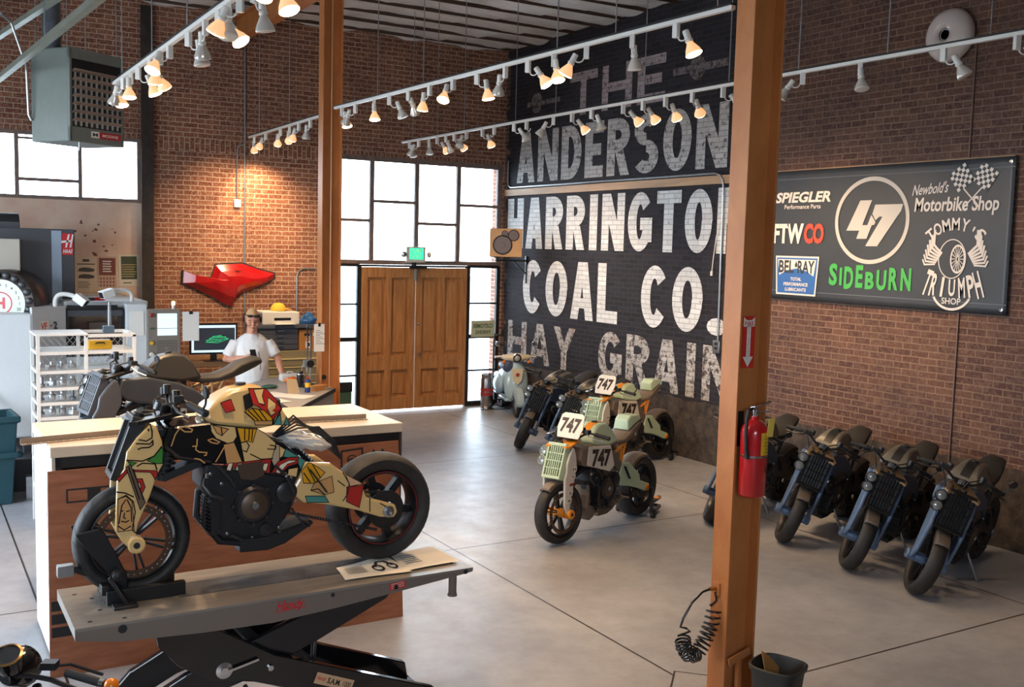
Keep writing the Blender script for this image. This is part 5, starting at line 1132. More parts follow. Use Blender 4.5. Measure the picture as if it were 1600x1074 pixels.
# ------------------------------------------------------------------ lifts, crate, plywood, papers
M_LIFT = mat('lift_grey', '#9b948c', .38, .45, vary=.2, vscale=4, stretch=(1, 6, 6))
M_SKIRT = mat('skirt_taupe', '#80746c', .42, .25)
M_MAT = mat('rubber_mat', '#5d5d61', .6, vary=.6, vscale=5, dark='#33343a')
def lift(label, loc, main=True):
    t = thing('motorcycle_lift', label, 'lift', loc)
    m = MB(); m.box2((-1.10, -.325, .885), (1.10, .325, .9)); m.use(M_BLACKM)
    for x, y in ((-1.02, -.25), (-1.03, .2), (-.95, -.1), (-.96, .1), (-.86, -.27), (-.85, .24), (-.9, 0)): m.lathe([(.012, .9), (.012, .9008), (0, .9008)], 10, (x, y, 0))
    m.mats.insert(0, M_LIFT) if False else None
    m2 = MB(); m2.use(M_LIFT).box2((-1.10, -.325, .885), (1.10, .325, .9)); m2.use(M_BLACKM)
    for x, y in ((-1.02, -.25), (-1.03, .2), (-.95, -.1), (-.96, .1), (-.86, -.27), (-.85, .24), (-.9, 0), (.98, .05), (1.02, -.2)): m2.lathe([(.012, .9), (.012, .9008), (0, .9008)], 10, (x, y, 0))
    pf = m2.build('platform', None, t, smooth=0, bevel=.003)
    prof = [(-1.10, .885), (-1.10, .838), (-.89, .80), (-.49, .775), (-.12, .765), (.25, .79), (.57, .82), (1.05, .868), (1.10, .875), (1.10, .885)]
    for s in (-1, 1):
        m = MB(); m.prism(prof, s * .325, s * .305, lambda p, q, c: Vector((p, c, q))); sk = m.build('side_skirt', M_SKIRT, t, smooth=0, bevel=.003)
        if s < 0:
            m = MB(); m.use(M_BLACKM)
            for x, z, r in ((-.88, .865, .022), (.22, .868, .012), (.60, .855, .014), (1.05, .88, .014)): m.lathe([(r, 0), (r, .002), (0, .002)], 14, (x, -.3255, z), (0, -1, 0))
            m.build('bolt_hole', None, sk)
            if main:
                m = MB(); m.use(mat('script_red', '#d0222b', .4)); put_text(m, 'Handy', lambda a, b: Vector((a - .02, -.3262, b + .845)), h=.065, w=.16, bold=.02, shear=.4)
                m.face([(-.11, .822), (.07, .832), (.07, .828), (-.11, .818)], lambda a, b: Vector((a, -.3262, b))); m.build('lettering', None, sk, smooth=0)
                m = MB(); m.use(mat('label_red', '#c8372f', .5)).face([(.56, .838), (.66, .846), (.66, .888), (.56, .88)], lambda a, b: Vector((a, -.3262, b))); m.use(M_PAPER)
                for i in range(3): m.face([(.57, .85 + i * .011), (.65, .856 + i * .011), (.65, .859 + i * .011), (.57, .853 + i * .011)], lambda a, b: Vector((a, -.3268, b)))
                m.build('warning_label', None, sk, smooth=0)
    m = MB(); m.box2((-1.10, -.31, .845), (-1.085, .31, .886)); m.build('end_plate', M_LIFT, t, smooth=0)
    m = MB(); m.box2((-.55, -.09, .9), (1.06, .13, .9035)); m.build('rubber_mat', M_MAT, t, smooth=0)
    # scissor arms
    sd = lambda p, q, c: Vector((p - 1.79, c, q))
    A1 = [(1.08, .80), (1.36, .775), (1.72, .545), (2.70, .16), (2.72, .05), (2.55, .04), (1.60, .415), (1.36, .47), (1.20, .58), (1.10, .70)]
    A2 = [(.80, .04), (.88, .22), (1.05, .40), (1.25, .50), (2.10, .79), (2.45, .80), (2.40, .74), (1.98, .56), (1.60, .415), (1.30, .34), (1.05, .22), (.98, .04)]
    for s, y in ((-1, -.23), (1, .19)):
        m = MB(); m.prism(A1, y, y + .05, sd); a = m.build('scissor_arm', M_BLACKG, t, smooth=0, bevel=.006)
        if s < 0 and main:
            m = MB(); m.use(mat('decal_tan', '#d9b189', .5)); u, v = Vector((.62, 0, -.26)).normalized(), Vector((.26, 0, .62)).normalized(); f = plane_fn((2.06 - 1.79, y - .0012, .325), u, v)
            m.face([(-.12, -.032), (.12, -.032), (.12, .032), (-.12, .032)], f); m.use(M_BLACK); put_text(m, 'S.A.M.', plane_fn((2.06 - 1.79, y - .002, .325) + Vector((0, 0, 0)) if False else Vector((2.06 - 1.79, y - .002, .325)), u, v), h=.034, w=.085, bold=.03, align='C'); put_text(m, '1000', plane_fn(Vector((2.06 - 1.79, y - .002, .325)) + u * .082, u, v), h=.03, w=.05, bold=.01)
            m.use(mat('script_red', '#d0222b')); put_text(m, 'Handy', plane_fn(Vector((2.06 - 1.79, y - .002, .325)) - u * .082, u, v), h=.03, w=.06, bold=.01, shear=.3); m.build('decal', None, a, smooth=0)
        m = MB(); m.prism(A2, y + .055, y + .10, sd); m.build('scissor_arm', mat('arm_gloss', '#101318', .22, coat=.4), t, smooth=0, bevel=.006)
        m = MB(); m.prism([(1.86, .36)] + [p for k in range(7) for p in ((1.90 + k * .085, .40 - k * .035), (1.925 + k * .085, .425 - k * .035), (1.955 + k * .085, .42 - k * .035), (1.965 + k * .085, .372 - k * .035))] + [(2.52, .10), (2.45, .06)], y + .11, y + .125, sd); m.build('lock_rack', M_BLACK, t, smooth=0)
    m = MB(); m.use(M_CHROME).lathe([(.045, -.02), (.045, .03), (.02, .035), (.02, .045), (0, .045)], 18, (1.44 - 1.79, -.20, .51), (0, -1, 0)); m.bar((1.46 - 1.79, -.24, .51), (1.62 - 1.79, -.24, .545), .012, .022, up=(0, 1, 0)); m.build('roller', None, t)
    m = MB(); m.use(M_CHROME).lathe([(.016, 0), (.016, .012), (0, .014)], 10, (1.69 - 1.79, -.232, .48), (0, -1, 0)); m.build('pivot_bolt', None, t)
    m = MB(); m.use(M_STEELDK).tube([(1.55 - 1.79, 0, .70), (1.80 - 1.79, 0, .40)], .035, 12); m.use(M_CHROME).tube([(1.80 - 1.79, 0, .40), (1.95 - 1.79, 0, .22)], .018, 10); m.build('hydraulic_ram', None, t)
    m = MB(); m.use(M_BLACK).tube([(2.0 - 1.79, -.14, .78), (1.97 - 1.79, -.14, .42)], .010, 8); m.tube([(2.0 - 1.79, -.06, .78), (1.99 - 1.79, -.06, .42)], .010, 8); m.tube([(1.97 - 1.79, -.14, .43), (1.85 - 1.79, -.14, .55)], .008, 8); m.use(mat('knob_red', '#8f2020', .4)).ball((1.86 - 1.79, -.145, .45), .016, 10, 8); m.build('safety_bar', None, t)
    m = MB(); m.use(M_BLACK)
    for y in (-.24, .24): m.box2((-1.0, y - .03, 0), (.95, y + .03, .05))
    m.box2((-1.0, -.27, 0), (-.94, .27, .05)); m.box2((.89, -.27, 0), (.95, .27, .05)); m.build('base_frame', None, t, smooth=0)
    m = MB(); m.use(M_BLACKM).tube([(-.25, -.26, .42), (-.15, -.27, .25), (-.3, -.3, .08), (-.5, -.32, .015)], .012, 8); m.build('air_line', None, t)
    for y in (-.2, .2):
        m = MB(); m.tube([(1.03, y, .86), (1.03, y, .70)], .025, 12); m.lathe([(.03, .70), (.03, .715)], 12, (1.03, y, 0)); m.build('end_leg', M_SKIRT, t)
    # wheel vise
    yb = .09
    for s in (-1, 1):
        m = MB(); m.prism([(.74, 1.28), (.86, 1.30), (.885, 1.27), (.99, 1.04), (1.0, .93), (.93, .93), (.90, 1.05), (.76, 1.24)], yb + s * .095, yb + s * .08, sd); m.build('vise_plate', M_BLACK, t, smooth=0, bevel=.006)
        m = MB(); m.box2((.88 - 1.79, yb + s * .13 - .02, .9), (1.28 - 1.79, yb + s * .13 + .02, .975)); m.build('vise_bar', M_BLACK, t, smooth=0, bevel=.005)
    m = MB(); m.use(M_BLACK); m.bar((.90 - 1.79, yb - .14, 1.05), (.98 - 1.79, yb - .19, .905), .03, .02); m.box2((.90 - 1.79, yb - .24, .9), (1.02 - 1.79, yb - .17, .915)); m.lathe([(.026, 0), (.026, .05), (0, .055)], 14, (.93 - 1.79, yb - .14, 1.06), (0, -1, 0)); m.box2((.86 - 1.79, yb - .13, .95), (.9 - 1.79, yb + .13, 1.0)); m.use(M_ALU).box2((.66 - 1.79, yb - .05, 1.05), (.74 - 1.79, yb + .0, 1.11)); m.use(M_BLACK).bar((.74 - 1.79, yb - .02, 1.08), (.90 - 1.79, yb - .02, 1.0), .03, .03); m.build('vise_screw', None, t, bevel=.003)
    return t
lift('grey motorcycle lift raised on black scissor arms, carrying the cartoon painted motorcycle', (1.79, 5.53, 0))
lift('grey motorcycle lift hidden behind the white crate, carrying the dark grey motorcycle', (2.10, 8.71, 0), main=False).scale = (1, 1, .833)

# papers lying on the lift
def sheet(name, label, pts, z, graphic=None):
    t = thing(name, label, 'paper', (pts[0][0], pts[0][1], z)); o = Vector((pts[0][0], pts[0][1], z))
    P = [Vector((x, y, z)) - o for x, y in pts]; n = 8; vs_ = []
    for j in range(n + 1):
        for i in range(n + 1):
            a, b_ = i / n, j / n; p = (P[0] * (1 - a) + P[1] * a) * (1 - b_) + (P[3] * (1 - a) + P[2] * a) * b_
            vs_.append(p + Vector((0, 0, .002 + .012 * max(0, a - .6) ** 2 + .004 * abs(sin(3 * a + 2 * b_)))))
    m = MB(); m.add(vs_, [(j * (n + 1) + i, j * (n + 1) + i + 1, (j + 1) * (n + 1) + i + 1, (j + 1) * (n + 1) + i) for j in range(n) for i in range(n)]); s = m.build('sheet', mat('poster_paper', '#e8dece', .7), t)
    f = lambda a, b: (P[0] * (1 - a) + P[1] * a) * (1 - b) + (P[3] * (1 - a) + P[2] * a) * b + Vector((0, 0, .0085 + .012 * max(0, a - .6) ** 2))
    m = MB(); m.use(M_BLACKM)
    if graphic:
        for c, r in ((.62, .17), (.86, .14)): ring_strip(m, arc(c, .42, r * .55, 0, 360, 20, r * 1.2), arc(c, .42, r * .35, 0, 360, 20, r * .75), f)
        for q in stroke([(.60, .5), (.70, .75), (.82, .72), (.88, .45)], .05): m.face(q, f)
    for i in range(5): m.face([(.10, .3 + i * .1), (.42, .3 + i * .1), (.42, .33 + i * .1), (.10, .33 + i * .1)], f)
    m.build('print', None, t, smooth=0)
sheet('printed_sheet', 'cream printed sheet with a motorcycle drawing on the lift, left of the other sheet', [(2.12, 5.30), (2.52, 5.27), (2.50, 5.62), (2.15, 5.52)], .905, True)
sheet('printed_sheet', 'pale printed sheet curling over the right end of the lift', [(2.50, 5.30), (2.86, 5.32), (2.84, 5.66), (2.53, 5.64)], .906)

# crate behind the lift
M_CRATE = mat('crate_white', '#cfc8bd', .55, vary=.15, vscale=2); M_TOP = mat('crate_top', '#d3c3ae', .5, vary=.15, vscale=1.5)
t = thing('shipping_crate', 'big white topped crate behind the lift, open dark front', 'crate', (2.01, 7.44, 0))
m = MB(); m.box2((-1.22, -.50, 1.40), (1.21, .50, 1.47)); m.build('lid', M_TOP, t, smooth=0, bevel=.006)
m = MB(); m.use(M_CRATE).box2((-1.21, -.49, .03), (-1.19, .49, 1.40)); sdp = m.build('end_board', None, t, smooth=0)
m = MB(); m.use(mat('crate_print', '#a9a8b0', .6))
for y, z, rr in ((-.2, 1.12, .16), (-.2, .72, .26)): m.face(arc(y, z, .05, 0, 350, 20, rr), lambda a, b: Vector((-1.2112, a, b)))
for i in range(3): m.face([(-.48, .35 - i * .05), (-.30, .38 - i * .05), (-.30, .40 - i * .05), (-.48, .37 - i * .05)], lambda a, b: Vector((-1.2112, a, b)))
m.build('printed_mark', None, sdp, smooth=0)
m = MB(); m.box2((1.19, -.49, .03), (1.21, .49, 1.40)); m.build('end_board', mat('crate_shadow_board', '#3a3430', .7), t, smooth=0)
m = MB(); m.box2((-1.19, .47, .03), (1.19, .49, 1.40)); m.box2((-1.19, -.49, .03), (1.19, .47, .06)); m.build('back_board', M_PLY, t, smooth=0)
m = MB(); m.use(M_STEELDK)
for x in (-1.17, 1.16): m.box2((x - .02, -.49, .03), (x + .02, -.45, 1.40))
m.box2((-1.19, -.49, 1.33), (1.19, -.46, 1.40)); m.box2((-1.19, -.46, .03), (1.19, -.44, .10)); m.build('steel_frame', None, t, smooth=0)
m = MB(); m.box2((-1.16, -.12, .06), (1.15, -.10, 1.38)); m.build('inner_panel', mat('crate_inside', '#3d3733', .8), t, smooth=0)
t = thing('plywood_panel', 'large brown plywood panel with stencilled marks leaning on the crate', 'panel', (1.97, 6.885, 0))
m = MB(); u, v = Vector((1, 0, 0)), Vector((0, .045, 1.33)).normalized(); f = plane_fn((0, -.03, .0), u, v)
m.prism([(-1.21, 0), (1.24, 0), (1.20, 1.345), (-1.20, 1.325)], 0, -.016, lambda a, b, c: f(a, b) - u.cross(v) * (-c) ); pn = m.build('plywood_sheet', M_PLY, t, smooth=0)
g = plane_fn((0, -.03, .0), u, v, None, .0012)
m = MB(); m.use(M_BLACKM)
X = 1.97
def outline(poly, w): 
    for q in stroke(poly, w * 1.4, True): m.face(q, g)
outline([(.88 - X, 1.12), (1.30 - X, 1.12), (1.30 - X, 1.20), (.88 - X, 1.20)], .008)
m.face([(1.0 - X, 1.125), (1.08 - X, 1.125), (1.08 - X, 1.195), (1.0 - X, 1.195)], g); m.build('stencil', None, pn, smooth=0); m = MB(); m.use(M_BLACKM); put_text(m, '.5', lambda a, b: g(a + 1.17 - X, b + 1.16), h=.06, w=.08, bold=.03)
m.build('stencil', None, pn, smooth=0); m = MB(); m.use(M_BLACKM)
for i in range(3): m.face([(.775 - X, .26 + i * .085), (1.0 - X, .26 + i * .085), (1.0 - X, .325 + i * .085), (.775 - X, .325 + i * .085)], g)
m.build('stencil', None, pn, smooth=0); m = MB(); m.use(M_BLACKM)
outline([(2.72 - X, 1.30), (2.88 - X, 1.31), (2.88 - X, 1.20), (2.80 - X, 1.13), (2.72 - X, 1.19)], .010)
for q in stroke(arc(2.80 - X, 1.235, .035, 0, 360, 14, .03), .008, False): m.face(q, g)
m.face([(2.77 - X, 1.225), (2.83 - X, 1.235), (2.825 - X, 1.245), (2.775 - X, 1.24)], g)
m.build('stencil', None, pn, smooth=0); m = MB(); m.use(M_BLACKM)
for x in (2.97, 3.04): m.face([(x - X, 1.30), (x + .03 - X, 1.25), (x + .012 - X, 1.25), (x + .012 - X, 1.16), (x - .012 - X, 1.16), (x - .012 - X, 1.25), (x - .03 - X, 1.25)], g)
m.build('stencil', None, pn, smooth=0)
for p, q, lab in (((.64, 7.09), (1.75, 7.26), 'perforated steel angle strip overhanging the left edge of the crate top'), ((2.0, 7.24), (3.03, 7.17), 'perforated steel angle strip lying near the right end of the crate top')):
    p, q = Vector((*p, 1.472)), Vector((*q, 1.472)); t = thing('angle_strip', lab, 'angle strip', p); d = q - p; n = d.normalized(); s = Vector((-n.y, n.x, 0))
    m = MB(); m.use(mat('strip_taupe', '#a3907f', .45, .4)); m.bar((0, 0, .002), d + Vector((0, 0, .002)), .05, .004); m.bar(s * .024 + Vector((0, 0, .02)), d + s * .024 + Vector((0, 0, .02)), .004, .036); m.use(M_PAPER)
    k = int(d.length / .045)
    for i in range(k): m.lathe([(.008, .0), (.008, .0005), (0, .0005)], 8, d * ((i + .5) / k) - s * .006 + Vector((0, 0, .0042)))
    m.build('strip', None, t, smooth=0)
t = thing('plastic_bag', 'crumpled clear plastic bag tucked behind the tank of the painted motorcycle', 'plastic bag', (1.98, 5.60, 1.66))
m = MB(); rr = random.Random(3)
m.ball((0, 0, 0), .10, 18, 12, (1.6, .8, .5)); m.v = [(x * (1 + .25 * (rr.random() - .5)), y * (1 + .3 * (rr.random() - .5)), z * (1 + .4 * (rr.random() - .5)) - x * .25) for x, y, z in m.v]
m.build('film', mat('plastic_film', '#d9d6d2', .2, coat=.3), t, smooth=20)
t = thing('loose_hoses', 'bundle of loose black hoses and cables over the tail of the painted motorcycle', 'hoses', (1.9, 5.60, 1.68))
for i in range(5):
    MB().tube([(-.10, -.03 + i * .015, .02), (.02, -.06 + i * .02, .07 + .015 * i), (.14, -.07 + i * .03, .07 - .01 * i), (.24, -.05 + i * .02, -.02 - .015 * i), (.30, -.02, -.14)], .006, 6).build('hose', M_BLACKM, t)
# paddock stands under the race bikes
def rear_stand(label, loc, h, hl=.55):
    t = thing('paddock_stand', label, 'paddock stand', loc, h)
    for s in (-1, 1):
        m = MB(); m.use(M_BLACK).bar((-.02, s * .19, .33), (-.04, s * .19, .04), .03, .045); m.bar((-.05, s * .19, .05), (-.34 + (.55 - hl) * .5, s * .12, .06), .03, .03); m.use(mat('stand_orange', '#d9761c', .4)).lathe([(.02, 0), (.02, .05), (0, .055)], 10, (-.01, s * .16, .33), (0, -s, 0)); m.build('stand_arm', None, t)
        m = MB(); m.use(M_BLACKM).lathe([(.045, -.015), (.045, .015), (.02, .02), (0, .02)], 18, (-.04, s * .21, .045), (0, s, 0)); m.build('stand_wheel', None, t)
    m = MB(); m.use(M_BLACK).tube([(-.34, -.12, .06), (-.34, .12, .06)], .018, 10); m.bar((-.30, 0, .06), (-hl, 0, .10), .04, .03); m.use(ORG).box((-hl + .05, 0, .10), (.08, .05, .02)); m.build('stand_handle', None, t)
for (f, h, lab) in (((5.33, 7.95), h1, 'black paddock stand under the rear wheel of the front race motorcycle'), ((7.42, 10.28), h2, 'black paddock stand under the rear wheel of the race motorcycle by the wall')):
    p, _ = by_front(f, h); d = Vector((cos(h), sin(h), 0)); q = Vector(p) - d * .71; rear_stand(lab, q, h, .55 if f[0] < 6 else .30)
# ------------------------------------------------------------------ back wall board, posters, fairing
t = thing('wall_board', 'tall pale plywood board below the left window', 'board', (.9, YB, 0))
m = MB(); m.box2((-2.15, .03, .02), (2.17, .05, 3.31)); bd = m.build('board_sheet', mat('pinboard', '#dac6b2', .65, vary=.22, vscale=1.2, dark='#c9a48f'), t, smooth=0)
m = MB(); m.use(mat('stain_brown', '#6d4a3c', .8)); rr = random.Random(8)
for i in range(16):
    x, z, r = 1.35 + rr.uniform(-.10, .55), 2.75 + rr.gauss(0, .12), rr.uniform(.008, .03); m.face([(x + r * cos(a) * rr.uniform(.5, 1.5), z + r * sin(a) * rr.uniform(.4, 1.1)) for a in [2 * pi * k / 7 for k in range(7)]], lambda a, b: Vector((a, .0294, b)))
m.build('stain', None, bd, smooth=0)
def poster(label, x0, z0, x1, z1, base, fn, tilt=0.0):
    t = thing('wall_poster', label, 'poster', ((x0 + x1) / 2, YB + .026, (z0 + z1) / 2)); w, h = (x1 - x0) / 2, (z1 - z0) / 2
    c, s_ = cos(tilt), sin(tilt); f = lambda a, b, o=0.0: Vector((a * c - b * s_, -o, a * s_ + b * c))
    m = MB(); m.use(mat('poster_' + base.strip('#'), base, .7)); m.prism([(-w, -h), (w, -h), (w, h), (-w, h)], 0, .002, lambda a, b, o: f(a, b, o)); m.build('poster_sheet', None, t, smooth=0)
    m = MB(); fn(m, w, h, f); m.build('poster_print', None, t, smooth=0)
INK1, INK2, INK3 = mat('ink_grey', '#4f4a46', .7), mat('ink_maroon', '#7d4640', .7), mat('ink_forest', '#44503f', .7)
def rect(m, f, x0, z0, x1, z1, o=.003): m.face([(x0, z0), (x1, z0), (x1, z1), (x0, z1)], lambda a, b: f(a, b, o))
def p1(m, w, h, f):
    m.use(INK1); rect(m, f, -w * .3, h * .75, w * .3, h * .9); rect(m, f, -w * .8, h * .58, w * .8, h * .64)
    for z in (.28, -.12): m.face([(x * w, (z + dz) * h) for x, dz in ((-.75, -.1), (-.6, .08), (-.2, .14), (.3, .12), (.75, .04), (.7, -.1), (.2, -.14))], lambda a, b: f(a, b, .003))
    for i in range(5): rect(m, f, -w * .75, -h * (.45 + i * .09), w * (.2 + .1 * (i % 3)), -h * (.42 + i * .09))
def p2(m, w, h, f):
    m.use(INK2); rect(m, f, -w * .9, -h * .2, w * .9, h * .9); m.use(M_PAPER)
    for i in range(5): rect(m, f, -w * .5, h * (.65 - i * .16), w * (.45 - .08 * (i % 2)), h * (.72 - i * .16), .004)
    m.use(INK2)
    for i in range(5):
        for j in range(3): m.face([(x0 * w, z0 * h) for x0, z0 in ((-.85 + i * .35, -.9 + j * .22), (-.60 + i * .35, -.9 + j * .22), (-.7 + i * .35, -.74 + j * .22))], lambda a, b: f(a, b, .003))
def p3(m, w, h, f):
    m.use(INK3); rect(m, f, -w * .75, -h * .55, w * .75, h * .9); m.use(mat('ink_straw', '#b7a878', .7))
    for i in range(6): rect(m, f, -w * .7, h * (.35 - i * .15), w * (.7 - .1 * (i % 3)), h * (.40 - i * .15), .004)
    m.use(INK1); rect(m, f, -w * .6, -h * .8, w * .2, -h * .74)
def p4(m, w, h, f):
    m.use(INK1); rect(m, f, -w * .8, h * .3, w * .8, h * .42)
    m.face([(x * w, z * h) for x, z in ((-.6, -.3), (-.3, .1), (.4, .12), (.7, -.2), (.2, -.4))], lambda a, b: f(a, b, .003))
poster('cream poster with two small machine pictures, leftmost on the pale board', 2.15, 2.02, 2.45, 2.50, '#cdb9a0', p1)
poster('maroon and cream poster, middle one of the upper three on the pale board', 2.46, 2.07, 2.71, 2.52, '#c7a893', p2)
poster('white bordered green poster nearest the dark steel upright', 2.74, 2.09, 3.03, 2.55, '#d5cfc0', p3, radians(1))
poster('small yellowed poster pinned low beneath the cream poster', 2.18, 1.80, 2.44, 2.01, '#c2a27e', p4)
poster('small yellowed poster pinned low beneath the maroon poster', 2.45, 1.82, 2.74, 2.055, '#c9ab84', p4)

t = thing('motorcycle_fairing', 'glossy red motorcycle fairing hung on the brick wall', 'fairing', (4.35, YB, 2.15))
F0 = [(3.65, 2.33), (3.8, 2.24), (4.06, 2.23), (4.12, 2.42), (4.52, 2.45), (4.81, 2.35), (5.03, 2.30), (5.02, 2.23), (4.92, 2.15), (4.52, 1.99), (4.42, 1.90), (4.37, 1.79), (4.24, 1.83), (4.09, 1.93), (3.77, 2.08), (3.64, 2.14)]
F0 = [(x - 4.35, z - 2.15) for x, z in F0]
inner = [(x * .80 + .02, z * .62 + .01) for x, z in F0]
m = MB(); m.use(mat('fairing_red', '#a31317', .22, vary=.2, vscale=6, coat=.6)); n_ = len(F0)
m.add([(x, -.035, z) for x, z in F0] + [(x, -.115, z) for x, z in inner] + [(x * .45 + .05, -.145, z * .3 + .02) for x, z in F0], [(i, (i + 1) % n_, n_ + (i + 1) % n_, n_ + i) for i in range(n_)] + [(n_ + i, n_ + (i + 1) % n_, 2 * n_ + (i + 1) % n_, 2 * n_ + i) for i in range(n_)] + [tuple(range(2 * n_, 3 * n_))])
m.build('fairing_shell', None, t, smooth=14, bevel=.006)
m = MB(); m.use(M_BLACKM).prism([(x * 1.03, z * 1.05 + .006) for x, z in F0], -.005, -.034, lambda p, q, c: Vector((p, c, q))); m.build('fairing_backing', None, t, smooth=0)
m = MB(); m.use(M_BLACK).face([(.02, .235), (.08, .20), (.17, .225), (.10, .215)], lambda a, b: Vector((a, -.135, b - .03))); m.build('air_slot', None, t, smooth=0)

# ------------------------------------------------------------------ milling machine
MW = mat('machine_white', '#d3d6d8', .4, vary=.06, vscale=2); MG = mat('machine_grey', '#45464c', .42); MG2 = mat('machine_blue', '#93a3b4', .45); MT = mat('machine_tan', '#b8b0a4', .45)
t = thing('milling_machine', 'white and dark grey milling machine with a round tool changer drum', 'milling machine', (1.27, 12.6, 0))
m = MB(); m.box2((-2.3, .0, .52), (0, 2.4, 1.92)); m.build('enclosure', MW, t, smooth=0, bevel=.02)
m = MB(); m.box2((-2.2, .1, .02), (1.2, 2.3, .52)); m.box2((-.12, -.12, .25), (.12, .0, .50)); m.build('machine_base', mat('machine_base', '#33353a', .5), t, smooth=0, bevel=.01)
m = MB(); m.prism([(0, 0), (.40, .36), (.40, 2.3), (0, 2.3)], .5, 1.985, lambda p, q, c: Vector((p, q, c))); c1 = m.build('corner_panel', MW, t, smooth=0, bevel=.01)
m = MB(); u = Vector((.40, .36, 0)).normalized(); f = plane_fn((.20, .18, 1.80), u, (0, 0, 1), None, .012)
f = lambda a, b: Vector((.20, .18, 1.80)) + u * a + Vector((0, 0, b)) + Vector((.36, -.40, 0)).normalized() * .012
m.use(M_PAPER).face([(-.17, -.08), (-.02, -.08), (-.02, .03), (-.17, .03)], f); m.use(M_INKR); put_text(m, 'VF', lambda a, b: f(a - .10, b - .03) + Vector((.0005, -.001, 0)), h=.08, w=.10, bold=.03); put_text(m, '-', lambda a, b: f(a + .015, b - .03), h=.025, w=.03); m.use(M_BLACK); put_text(m, '2', lambda a, b: f(a + .085, b - .03), h=.09, w=.06, bold=.04); m.build('model_lettering', None, c1, smooth=0)
m = MB(); m.use(MW).box2((.40, .36, .5), (1.35, 2.3, 1.38)); m.box2((.40, .5, 1.95), (1.35, 2.3, 2.03)); m.build('door_housing', None, t, smooth=0, bevel=.01)
m = MB(); m.use(M_BLACK); m.box2((.42, .38, 1.93), (.98, .44, 1.99)); m.box2((.40, .38, 1.38), (.44, .44, 1.95)); m.box2((1.0, .38, 1.38), (1.05, .44, 1.95)); m.box2((.40, .38, 1.36), (1.05, .44, 1.385)); m.build('door_frame', None, t, smooth=0, bevel=.004); m = MB(); m.use(mat('machine_dark_inside', '#4e4c4c', .6)).box2((.40, 1.0, 1.38), (1.35, 1.02, 1.95)); dw = m.build('interior_wall', None, t, smooth=0); m = MB(); m.use(MG).box2((.42, .36, 1.86), (1.03, .38, 1.93)); m.build('door_track', None, t, smooth=0)
m = MB(); m.use(M_GLASS).box2((.44, .40, 1.40), (1.0, .406, 1.93)); m.build('door_window', None, t, smooth=0)
m = MB(); m.use(mat('machine_light_box', '#9c8d7c', .5)).box2((.72, .8, 1.45), (.92, .95, 1.75)); m.build('spindle_head', None, t, smooth=0)
m = MB(); m.use(MW).prism([(1.06, .30), (1.30, .30), (1.30, .5), (1.06, .5)], .6, 2.0, lambda p, q, c: Vector((p, q, c))); pc = m.build('control_column', None, t, smooth=0, bevel=.008)
m = MB(); m.use(M_PAPER).box2((1.10, .292, 1.62), (1.26, .298, 1.92)); m.build('paper_note', None, pc, smooth=0)
# control pendant
m = MB(); m.use(mat('pendant_taupe', '#7f756c', .5)).box2((1.30, .28, 1.12), (1.69, .40, 1.94)); cp = m.build('control_pendant', None, t, smooth=0, bevel=.008)
f = lambda a, b: Vector((1.30 + a, .2785, 1.12 + b))
m = MB(); m.use(mat('screen_pale', '#dfe8ea', .3, emit='#cfe3ea', estr=.45)); m.face([(.115, .50), (.35, .50), (.35, .77), (.115, .77)], f); m.use(INK1); m.face([(.115, .585), (.35, .585), (.35, .59), (.115, .59)], lambda a, b: f(a, b) + Vector((0, -.001, 0))); m.build('control_screen', None, cp, smooth=0)
m = MB(); m.use(mat('key_grey', '#5f5953', .6))
for i in range(11):
    for j in range(6):
        if (i, j) not in ((4, 3), (5, 3)): x, z = .115 + i * .022, .42 - j * .028; m.face([(x, z), (x + .016, z), (x + .016, z + .018), (x, z + .018)], f)
m.build('keypad', None, cp, smooth=0)
m = MB()
for z, r, c in ((.75, .026, '#8c2f28'), (.41, .024, '#d9a428'), (.27, .03, '#c9c5bd')): m.use(mat('button_' + c.strip('#'), c, .35)).lathe([(r, 0), (r, .02), (r * .7, .028), (0, .028)], 18, (1.35, .28, 1.12 + z), (0, -1, 0))
for x, c in ((1.335, '#3d6b3f'), (1.37, '#3d6b3f')): m.use(mat('button_' + c.strip('#'), c, .35)).lathe([(.012, 0), (.012, .012), (0, .014)], 12, (x, .28, 1.71), (0, -1, 0))
m.build('push_button', None, cp)
m = MB(); m.use(M_WHITE).lathe([(.022, 0), (.022, .05)], 14, (1.62, .34, 1.94)); m.use(mat('beacon', '#f3b069', .4, emit=(1, .42, .12, 1), estr=9.0)).lathe([(.02, .05), (.02, .085), (.012, .095), (0, .096)], 14, (1.62, .34, 1.94)); m.build('beacon_light', None, cp)
# tall dark head, drum
m = MB(); m.use(MG).box2((-1.2, .9, 1.92), (.58, 1.9, 2.88)); hd_ = m.build('machine_column', None, t, smooth=0, bevel=.012)
m = MB(); m.use(MG2).box2((.32, .892, 1.93), (.43, .90, 2.86)); f = lambda a, b: Vector((.50 + a, .890, 2.70 + b)); m.use(mat('badge_crimson', '#c2242b', .4)).face([(-.062, -.13), (.062, -.13), (.062, .13), (-.062, .13)], f); f2 = lambda a, b: Vector((.50 + a, .8885, 2.70 + b)); m.use(M_WHITE)
m.face([(-.03, -.04), (-.01, -.04), (.025, .12), (.005, .12)], f2); m.face([(.02, -.04), (.04, -.04), (.068, .12), (.05, .12)], f2); m.face([(-.07, .012), (.04, .03), (.04, .05), (-.07, .04)], f2); put_text(m, 'HAAS', lambda a, b: f2(a, b - .085), h=.05, w=.11, bold=.03, shear=.3); m.build('maker_badge', None, hd_, smooth=0)
